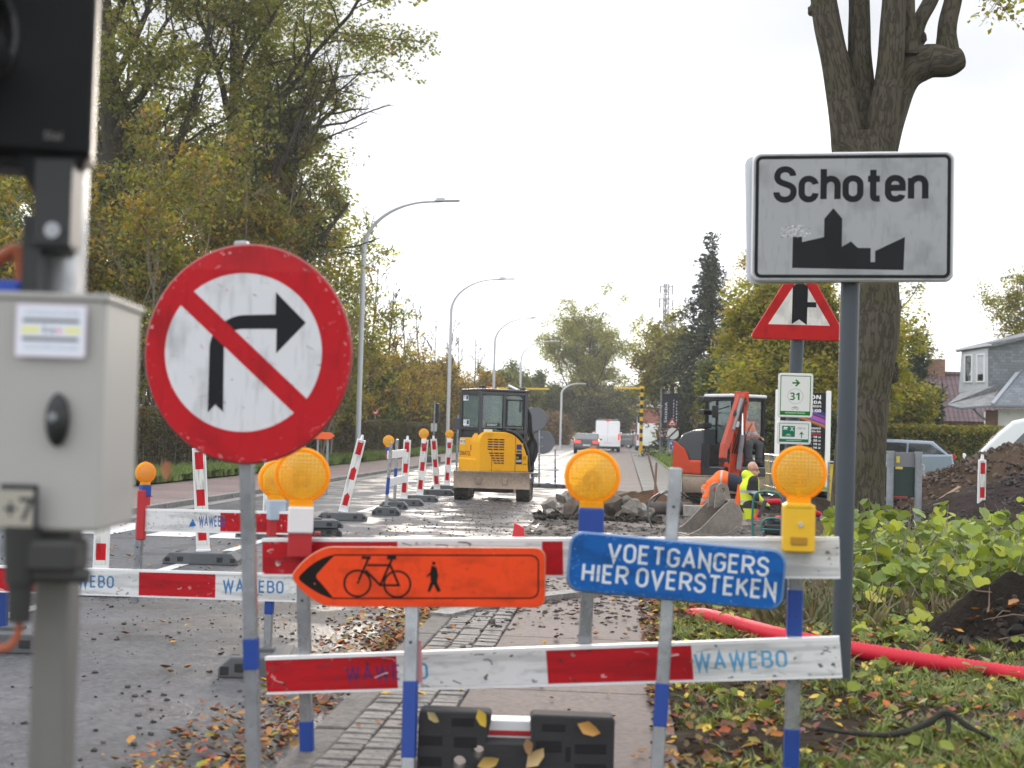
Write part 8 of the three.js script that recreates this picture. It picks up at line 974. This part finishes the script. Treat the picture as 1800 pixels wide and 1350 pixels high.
// ---------------------------------------------------------------- vehicles
const carPaint = (c) => std(c, 0.3, 0.2, { clearcoat: 1, clearcoatRoughness: 0.05 });
function vehicle(name, label, cat, pos, turn, o) { // front towards local +x; profile given as body and roof outlines
  const g = thing(name, label, cat, pos, turn), L = o.L, W = o.W, paintM = carPaint(o.color); const S = (pts) => { const s = new THREE.Shape(); s.moveTo(...pts[0]); s.splineThru(pts.slice(1).map((p) => new THREE.Vector2(...p))); s.closePath(); return s; };
  const lower = new THREE.Shape(); o.lower.forEach((p, i) => (i ? lower.lineTo(...p) : lower.moveTo(...p))); lower.closePath(); part('body', ext(lower, W, 0.07), paintM, g);
  const up = new THREE.Shape(); o.upper.forEach((p, i) => (i ? up.lineTo(...p) : up.moveTo(...p))); up.closePath(); void S; part('cabin', ext(up, W - 0.12, 0.1), paintM, g);
  for (const w of o.side) for (const z of [-1, 1]) part('window', ext(shape(w), 0.012, 0.002).translate(0, 0, z * (W / 2 - 0.058)), M.carGlass, g);
  for (const [x0, y0, x1, y1, w] of o.ends) { const a = V(x0, y0, 0), b = V(x1, y1, 0), d = b.clone().sub(a), m = part('window', rbox(d.length() - 0.12, 0.02, w, 0.01, 0, 0, 0), M.carGlass, g); m.position.copy(a).lerp(b, 0.5); m.rotation.z = Math.atan2(d.y, d.x); }
  for (const x of o.axles) for (const z of [-1, 1]) { const w = part('wheel', [cyl(o.r, o.r, 0.2, x, o.r, z * (W / 2 - 0.11), PI / 2, 0, 0, 28)], M.tyre, g); part('rim', [cyl(o.r * 0.62, o.r * 0.62, 0.21, x, o.r, z * (W / 2 - 0.11), PI / 2, 0, 0, 20)], M.alu, w); }
  const tl = std([0.5, 0.015, 0.015], 0.25, 0, { emissive: new THREE.Color(0.9, 0.06, 0.03), emissiveIntensity: o.lit ? 1.1 : 0 }); for (const z of [-1, 1]) part('tail_light', rbox(0.06, o.tl[1], o.tl[2], 0.015, -L / 2 + o.tl[3], o.tl[0], z * (W / 2 - o.tl[2] / 2 - 0.05)), tl, g); if (o.stop) part('stop_light', rbox(0.05, 0.06, 0.3, 0.01, o.stop[0], o.stop[1], 0), tl, g);
  for (const z of [-1, 1]) part('head_light', rbox(0.06, 0.14, 0.3, 0.03, L / 2 - 0.05, o.tl[0] - 0.1, z * (W / 2 - 0.25)), M.whiteClean, g); part('number_plate', [rbox(0.02, 0.11, 0.5, 0.005, -L / 2 - 0.012, o.plate ?? 0.62, 0)], M.whiteClean, g); partEach('bumper', [rbox(0.14, 0.2, W - 0.06, 0.04, -L / 2 + 0.02, 0.36, 0), rbox(0.14, 0.2, W - 0.06, 0.04, L / 2 - 0.02, 0.36, 0)], std([0.02, 0.021, 0.024], 0.6), g); for (const z of [-1, 1]) part('mirror', rbox(0.12, 0.13, 0.18, 0.04, o.mir[0], o.mir[1], z * (W / 2 + 0.08)), paintM, g); return g;
}
const SEDAN = { L: 4.7, W: 1.8, r: 0.33, axles: [-1.4, 1.4], lower: [[-2.35, 0.3], [2.35, 0.3], [2.35, 0.65], [1.2, 0.92], [-1.7, 1.0], [-2.3, 0.95]], upper: [[-1.95, 0.95], [-1.1, 1.43], [0.1, 1.46], [1.15, 0.92]], side: [[[-1.4, 0.98], [-0.95, 1.33], [0.05, 1.36], [0.75, 0.98]]], ends: [[-1.98, 0.97, -1.1, 1.45, 1.4], [1.17, 0.94, 0.12, 1.48, 1.4]], tl: [0.83, 0.16, 0.42, 0.02], mir: [0.7, 1.02], plate: 0.6 };
const HATCH = { L: 4.2, W: 1.78, r: 0.33, axles: [-1.3, 1.3], lower: [[-2.1, 0.3], [2.1, 0.3], [2.1, 0.65], [1.15, 0.95], [-2.05, 1.0]], upper: [[-2.02, 0.95], [-1.7, 1.46], [0.15, 1.5], [1.15, 0.95]], side: [[[-1.6, 1.0], [-1.4, 1.37], [0.1, 1.4], [0.75, 1.0]]], ends: [[-2.06, 0.98, -1.74, 1.46, 1.4], [1.17, 0.97, 0.17, 1.52, 1.4]], tl: [0.92, 0.22, 0.36, 0.02], mir: [0.7, 1.05], plate: 0.72 };
const ESTATE = { L: 4.6, W: 1.8, r: 0.34, axles: [-1.4, 1.4], lower: [[-2.3, 0.32], [2.3, 0.32], [2.3, 0.7], [1.25, 0.96], [-2.2, 1.06]], upper: [[-2.15, 1.0], [-1.55, 1.5], [0.1, 1.54], [1.3, 0.94]], side: [[[-1.95, 1.06], [-1.45, 1.4], [-0.75, 1.42], [-0.72, 1.04]], [[-0.66, 1.04], [-0.68, 1.42], [0.05, 1.43], [0.85, 1.0]]], ends: [[-2.2, 1.04, -1.6, 1.5, 1.35], [1.32, 0.97, 0.12, 1.56, 1.4]], tl: [0.98, 0.2, 0.4, 0.04], mir: [0.75, 1.05] };
const VAN = { L: 5.6, W: 2.0, r: 0.36, axles: [-1.6, 1.8], lower: [[-2.8, 0.42], [2.8, 0.42], [2.8, 1.0], [2.0, 1.25], [-2.78, 1.3]], upper: [[-2.76, 1.2], [-2.62, 2.45], [1.1, 2.5], [1.5, 2.3], [2.15, 1.2]], side: [[[0.7, 1.35], [0.8, 2.0], [1.35, 2.0], [1.8, 1.35]]], ends: [[2.17, 1.25, 1.5, 2.32, 1.6]], tl: [1.2, 0.5, 0.15, 0.03], mir: [1.5, 1.5], plate: 0.75 };
const onG = (x, y) => G(x, y, 0);
const FW = PI / 2 + 0.02;
vehicle('parked_car', 'dark sedan at the end of the queue with lit tail lights', 'car', onG(1031, 797), FW, { ...SEDAN, color: [0.02, 0.022, 0.026], lit: 1 });
vehicle('parked_car', 'blue car between dark sedan and white van', 'car', P(1061, 793, 121).setY(0), FW, { ...HATCH, color: [0.02, 0.08, 0.3], lit: 1 });
{ const g = vehicle('delivery_van', 'white van with lit tail lights in the queue behind the blue car', 'van', onG(1066, 795).add(V(0, 0, -3)), FW, { ...VAN, color: [0.85, 0.85, 0.87], lit: 1, stop: [-2.64, 2.42] }); part('door_gap', [rbox(0.01, 1.6, 0.012, 0.002, -2.73, 1.6, 0, 0, 0, -0.1)], M.black, g); part('roof_bar', rbox(0.05, 0.06, 1.6, 0.01, -2.4, 2.54, 0), M.galv, g); }
vehicle('delivery_van', 'white van parked behind the black and yellow striped post', 'van', onG(1137, 793).add(V(0, 0, -3)), FW, { ...VAN, color: [0.82, 0.83, 0.85] });
vehicle('parked_car', 'dark car parked between the two white vans', 'car', P(1107, 778, 146).setY(0), FW + 0.5, { ...HATCH, color: [0.025, 0.03, 0.038] }); vehicle('parked_car', 'grey car parked left of the dark one between the vans', 'car', P(1098, 776, 156).setY(0), FW + 0.7, { ...SEDAN, color: [0.2, 0.21, 0.22] });
vehicle('parked_car', 'silver blue estate car behind the green board and tree', 'car', P(1556, 812, 50).setY(0), PI + R(-8), { ...ESTATE, color: [0.2, 0.25, 0.32] });
{ const q = P(1828, 775, 40), g = vehicle('camper_van', 'white van with sloping windscreen behind the mound at right edge', 'van', [q.x + 0.75, 0, q.z], PI + R(-12), { ...VAN, W: 1.95, color: [0.62, 0.64, 0.66], upper: [[-2.76, 1.2], [-2.7, 2.1], [-2.3, 2.25], [1.0, 2.25], [1.5, 2.12], [1.9, 1.75], [2.5, 1.1]], side: [[[0.2, 1.2], [0.25, 1.85], [1.15, 1.85], [1.75, 1.2]], [[-1.6, 1.25], [-1.6, 1.85], [0.1, 1.85], [0.1, 1.25]]], ends: [[2.48, 1.15, 1.88, 1.78, 1.5]], mir: [1.6, 1.3] }); void g; }

// ---------------------------------------------------------------- houses
T.slate = dataTex(512, 512, (u, v) => { const row = Math.floor(v * 16), x = (u * 10 + (row % 2) * 0.5) % 1, y = (v * 16) % 1, k = hash2(row, Math.floor(u * 10 + (row % 2) * 0.5) % 10); const e = Math.min(x, 1 - x) < 0.03 || y < 0.07 ? 0.55 : 1; return (0.68 + 0.32 * k) * e; }, false, 2.2);
T.tile = dataTex(512, 512, (u, v) => { const x = (u * 10) % 1, y = (v * 8) % 1, k = hash2(Math.floor(u * 10), Math.floor(v * 8)); return (0.45 + 0.45 * Math.sin(x * PI)) * (0.8 + 0.2 * k) * (y < 0.08 ? 0.6 : 1); }, false, 2.4);
T.brick = dataTex(512, 512, (u, v) => { const row = Math.floor(v * 20), x = (u * 6 + (row % 2) * 0.5) % 1, y = (v * 20) % 1, k = hash2(row, Math.floor(u * 6 + (row % 2) * 0.5) % 6); return x < 0.05 || y < 0.16 ? [0.62, 0.58, 0.54] : [0.62 + 0.3 * k, 0.5 + 0.25 * k, 0.46 + 0.24 * k]; }, false, 1.4);
const slate = std([0.2, 0.22, 0.245], 0.6, 0, { map: T.slate, bumpMap: T.slate, bumpScale: 0.02 }), tile = std([0.2, 0.13, 0.14], 0.7, 0, { map: T.tile, bumpMap: T.tile, bumpScale: 0.05 }), brick = std([0.42, 0.16, 0.12], 0.9, 0, { map: T.brick }), render = std([0.66, 0.66, 0.64], 0.85, 0, { map: T.grime });
const quad = (a, b, c, d, t = 0.1) => { const g = new THREE.BufferGeometry(), n = b.clone().sub(a).cross(d.clone().sub(a)).normalize().multiplyScalar(-t), P8 = [a, b, c, d, a.clone().add(n), b.clone().add(n), c.clone().add(n), d.clone().add(n)]; g.setAttribute('position', new THREE.Float32BufferAttribute(P8.flatMap((p) => [p.x, p.y, p.z]), 3)); g.setIndex([0, 1, 2, 0, 2, 3, 4, 6, 5, 4, 7, 6, 0, 4, 5, 0, 5, 1, 1, 5, 6, 1, 6, 2, 2, 6, 7, 2, 7, 3, 3, 7, 4, 3, 4, 0]); const o = g.toNonIndexed(); o.computeVertexNormals(); return o; };
function win(parent, x, y, z, w, h, ry, n = 1) { const f = part('window', [rbox(w + 0.12, 0.07, 0.08, 0.01, 0, h / 2 + 0.03, 0), rbox(w + 0.12, 0.07, 0.08, 0.01, 0, -h / 2 - 0.03, 0), rbox(0.07, h, 0.08, 0.01, -w / 2 - 0.03, 0, 0), rbox(0.07, h, 0.08, 0.01, w / 2 + 0.03, 0, 0), ...Array.from({ length: n - 1 }, (_, i) => rbox(0.06, h, 0.07, 0.01, -w / 2 + (i + 1) * w / n, 0, 0))], M.whiteClean, parent); part('pane', box(w, h, 0.02, 0, 0, -0.02), M.carGlass, f); f.position.set(x, y, z); f.rotation.y = ry; return f; }
{ // slate-roofed house at the right edge
  const D = 62, O = P(1736, 785, D), g = thing('slate_house', 'white house with blue-grey slate roof and white dormer at right edge', 'house', [O.x, 0, O.z], R(-10)), k = D / FOCAL, Y = (py) => 1.45 + (785 - py) * k, X = (px) => (px - 1736) * k; const xw = X(1740);
  part('wall', [box(9, Y(722) - 0.02, 7, xw + 4.7, Y(722) / 2, -3.6)], render, g); part('wall', [box(0.5, Y(725), 0.3, xw + 0.05, Y(725) / 2, 0.02)], std([0.16, 0.1, 0.08], 0.9, 0, { map: T.brick }), g, 'brown brick corner'); part('door', rbox(0.06, 1.95, 0.9, 0.02, xw + 0.17, 0.98, -1.6), M.black, g);
  const e1 = V(X(1742), Y(716), 0.55), e2 = V(11, Y(716) + 0.05, 0.55), h1 = V(X(1800) + 0.9, Y(598), -3.0), h2 = V(11, Y(598), -3.0); part('roof', [quad(e1, e2, h2, h1, 0.12)], slate, g); part('hip_ridge', [beam(e1.clone().add(V(-0.02, 0.04, 0.02)), h1.clone().add(V(0, 0.06, 0)), 0.16, 0.08)], std([0.32, 0.34, 0.37], 0.5), g);
  const f1 = V(X(1668), Y(716), -0.4), f2 = V(X(1690), Y(722), 0.55), f3 = V(X(1748), Y(681), -0.35), f4 = V(X(1692), Y(694), -1.3); part('roof', [quad(f1, f2, e1.clone().add(V(-0.01, 0.0, 0)), V(X(1752), Y(690), -0.5), 0.1), quad(f1, V(X(1752), Y(690), -0.5), f3, f4, 0.1)], std([0.3, 0.3, 0.3], 0.55, 0, { map: T.slate, bumpMap: T.slate, bumpScale: 0.02 }), g, 'pale grey flared eave'); partEach('gutter', [beam(f1.clone().add(V(0, -0.05, 0)), f2.clone().add(V(0, -0.05, 0)), 0.1, 0.1), beam(f2.clone().add(V(0, -0.05, 0)), e1.clone().add(V(0, -0.05, 0.03)), 0.1, 0.1), beam(e1.clone().add(V(0, -0.06, 0.03)), e2.clone().add(V(0, -0.06, 0.03)), 0.1, 0.1)], std([0.16, 0.17, 0.19], 0.5), g); part('downpipe', tube([V(X(1710), Y(722), 0.2), V(X(1722), Y(735), 0.1), V(X(1734), Y(745), 0.05), V(X(1735), 0.2, 0.05)], 0.05, 24, 8), std([0.2, 0.21, 0.23], 0.5), g);  // flared eave uses a paler, more neutral grey slate than the main roof
  const dz0 = -1.0; part('dormer', [quad(V(X(1690), Y(692), -2.1), V(X(1738), Y(688), dz0), V(X(1736), Y(606), dz0), V(X(1694), Y(614), -2.1), 0.12)], worn([0.55, 0.57, 0.6], 0.5), g); part('dormer_side', [quad(V(X(1738), Y(688), dz0), V(X(1738) + 4.5, Y(688), dz0 - 0.6), V(X(1738) + 4.5, Y(560), dz0 - 0.6), V(X(1737), Y(604), dz0), 0.1)], slate, g);
  const dd = V(X(1738) - X(1690), 0, dz0 + 2.1), ry = -Math.atan2(dd.z, dd.x); for (const [px, t] of [[1706, 0.32], [1726, 0.74]]) { void px; win(g, X(1690) + dd.x * t, (Y(692) + Y(608)) / 2 + 0.03, -2.1 + dd.z * t + 0.03, 0.34, 1.15, ry, 1); } part('dormer_roof', [quad(V(X(1684), Y(613), -2.2), V(X(1741), Y(606), dz0 + 0.25), V(X(1741) + 5, Y(552), dz0 - 0.4), V(X(1690) + 5, Y(556), -2.6), 0.14)], std([0.2, 0.21, 0.225], 0.5, 0, { map: T.slate }), g); part('fascia', beam(V(X(1684), Y(615), -2.2), V(X(1741), Y(608), dz0 + 0.26), 0.12, 0.08), std([0.5, 0.52, 0.55], 0.5), g);
}
{ const D = 74, O = P(1660, 780, D), g = thing('tiled_house', 'brick house with purple-brown tiled roof and square chimney', 'house', [O.x, 0, O.z], 0), k = D / FOCAL, Y = (py) => 1.45 + (780 - py) * k; part('wall', box(7, Y(742), 6, 1.6, Y(742) / 2, -3.2), brick, g); part('roof', [quad(V(-1.9, Y(741), 0.2), V(5.2, Y(741), 0.2), V(5.2, Y(655), -2.4), V(-1.9, Y(655), -2.4), 0.14), quad(V(5.2, Y(741), -6.6), V(-1.9, Y(741), -6.6), V(-1.9, Y(655), -2.4), V(5.2, Y(655), -2.4), 0.14)], tile, g); part('ridge', beam(V(-1.95, Y(653), -2.4), V(5.2, Y(653), -2.4), 0.25, 0.16), tile, g); const ch = part('chimney', rbox(0.95, Y(628) - Y(660), 0.7, 0.02, 0.0, (Y(628) + Y(660)) / 2, -2.6), std([0.36, 0.25, 0.2], 0.9, 0, { map: T.brick }), g); part('chimney_pot', [cyl(0.1, 0.12, 0.3, -0.3, Y(628) + 0.14, -2.6), cyl(0.025, 0.025, 1.5, -1.4, Y(640), -2.5)], std([0.25, 0.2, 0.18], 0.8), ch); }
{ // distant brick houses at the bend
  const D = 186, O = P(1118, 765, D), k = D / FOCAL, g = thing('brick_house', 'distant red brick house with grey roof and white windows', 'house', [O.x, 0, O.z], R(-28)), Y = (py) => 1.45 + (765 - py) * k; part('wall', box(5.4, Y(716), 6, 0, Y(716) / 2, 0), brick, g); part('cornice', rbox(6, 0.35, 6.6, 0.05, 0, Y(716) + 0.1, 0), M.whiteClean, g); part('roof', [quad(V(-3, Y(714), 3.3), V(3, Y(714), 3.3), V(2.2, Y(680), 0), V(-2.2, Y(680), 0), 0.15), quad(V(3, Y(714), 3.3), V(3, Y(714), -3.3), V(2.2, Y(680), 0), V(2.2, Y(679.9), 0), 0.15), quad(V(-3, Y(714), -3.3), V(-3, Y(714), 3.3), V(-2.2, Y(680), 0), V(-2.2, Y(679.9), 0), 0.15)], slate, g); part('dormer', rbox(2, 2, 1.6, 0.05, -0.6, Y(700), 2.4), M.whiteClean, g); for (const [x, y] of [[-1.7, 3.6], [0, 3.6], [1.7, 3.6], [-1.7, 1.2], [1.4, 1.2]]) win(g, x, y, 3.03, 1, 1.5, 0, 2); win(g, -0.6, Y(700), 3.22, 1.3, 1.2, 0, 3);
  const h = thing('row_house', 'distant house with white dormer left of the red brick house', 'house', [O.x - 3.8, 0, O.z - 6], R(-20)); part('wall', box(4, Y(712), 6, 0, Y(712) / 2, 0), std([0.4, 0.3, 0.26], 0.9, 0, { map: T.brick }), h); part('roof', [quad(V(-2.3, Y(714), 3.2), V(2.3, Y(714), 3.2), V(2.3, Y(684), -0.2), V(-2.3, Y(684), -0.2), 0.15), quad(V(2.3, Y(714), -3.6), V(-2.3, Y(714), -3.6), V(-2.3, Y(684), -0.2), V(2.3, Y(684), -0.2), 0.15)], slate, h); for (const [x, y] of [[-1, 3.3], [1, 3.3], [-1, 1], [1, 1]]) win(h, x, y, 3.03, 0.9, 1.4, 0, 2); part('balcony', rbox(2.4, 0.9, 0.5, 0.03, 0, 2.6, 3.3), M.black, h); }
{ const g = thing('tiled_house', 'brown-roofed house behind the thin bare trees on the left', 'house', [-31, 0, -128], R(12)); part('wall', box(14, 4, 8, 0, 2, 0), std([0.42, 0.36, 0.32], 0.9, 0, { map: T.brick }), g); part('roof', [quad(V(-7.6, 3.8, 4.5), V(7.6, 3.8, 4.5), V(7.6, 7.6, 0), V(-7.6, 7.6, 0), 0.2), quad(V(7.6, 3.8, -4.5), V(-7.6, 3.8, -4.5), V(-7.6, 7.6, 0), V(7.6, 7.6, 0), 0.2)], tile, g); part('chimney', rbox(0.9, 1.6, 0.9, 0.02, 4, 7.6, 0.5), brick, g); for (const x of [-4, 0, 4]) win(g, x, 2, 4.04, 1.6, 1.5, 0, 2); }

renderer.render(scene, camera);
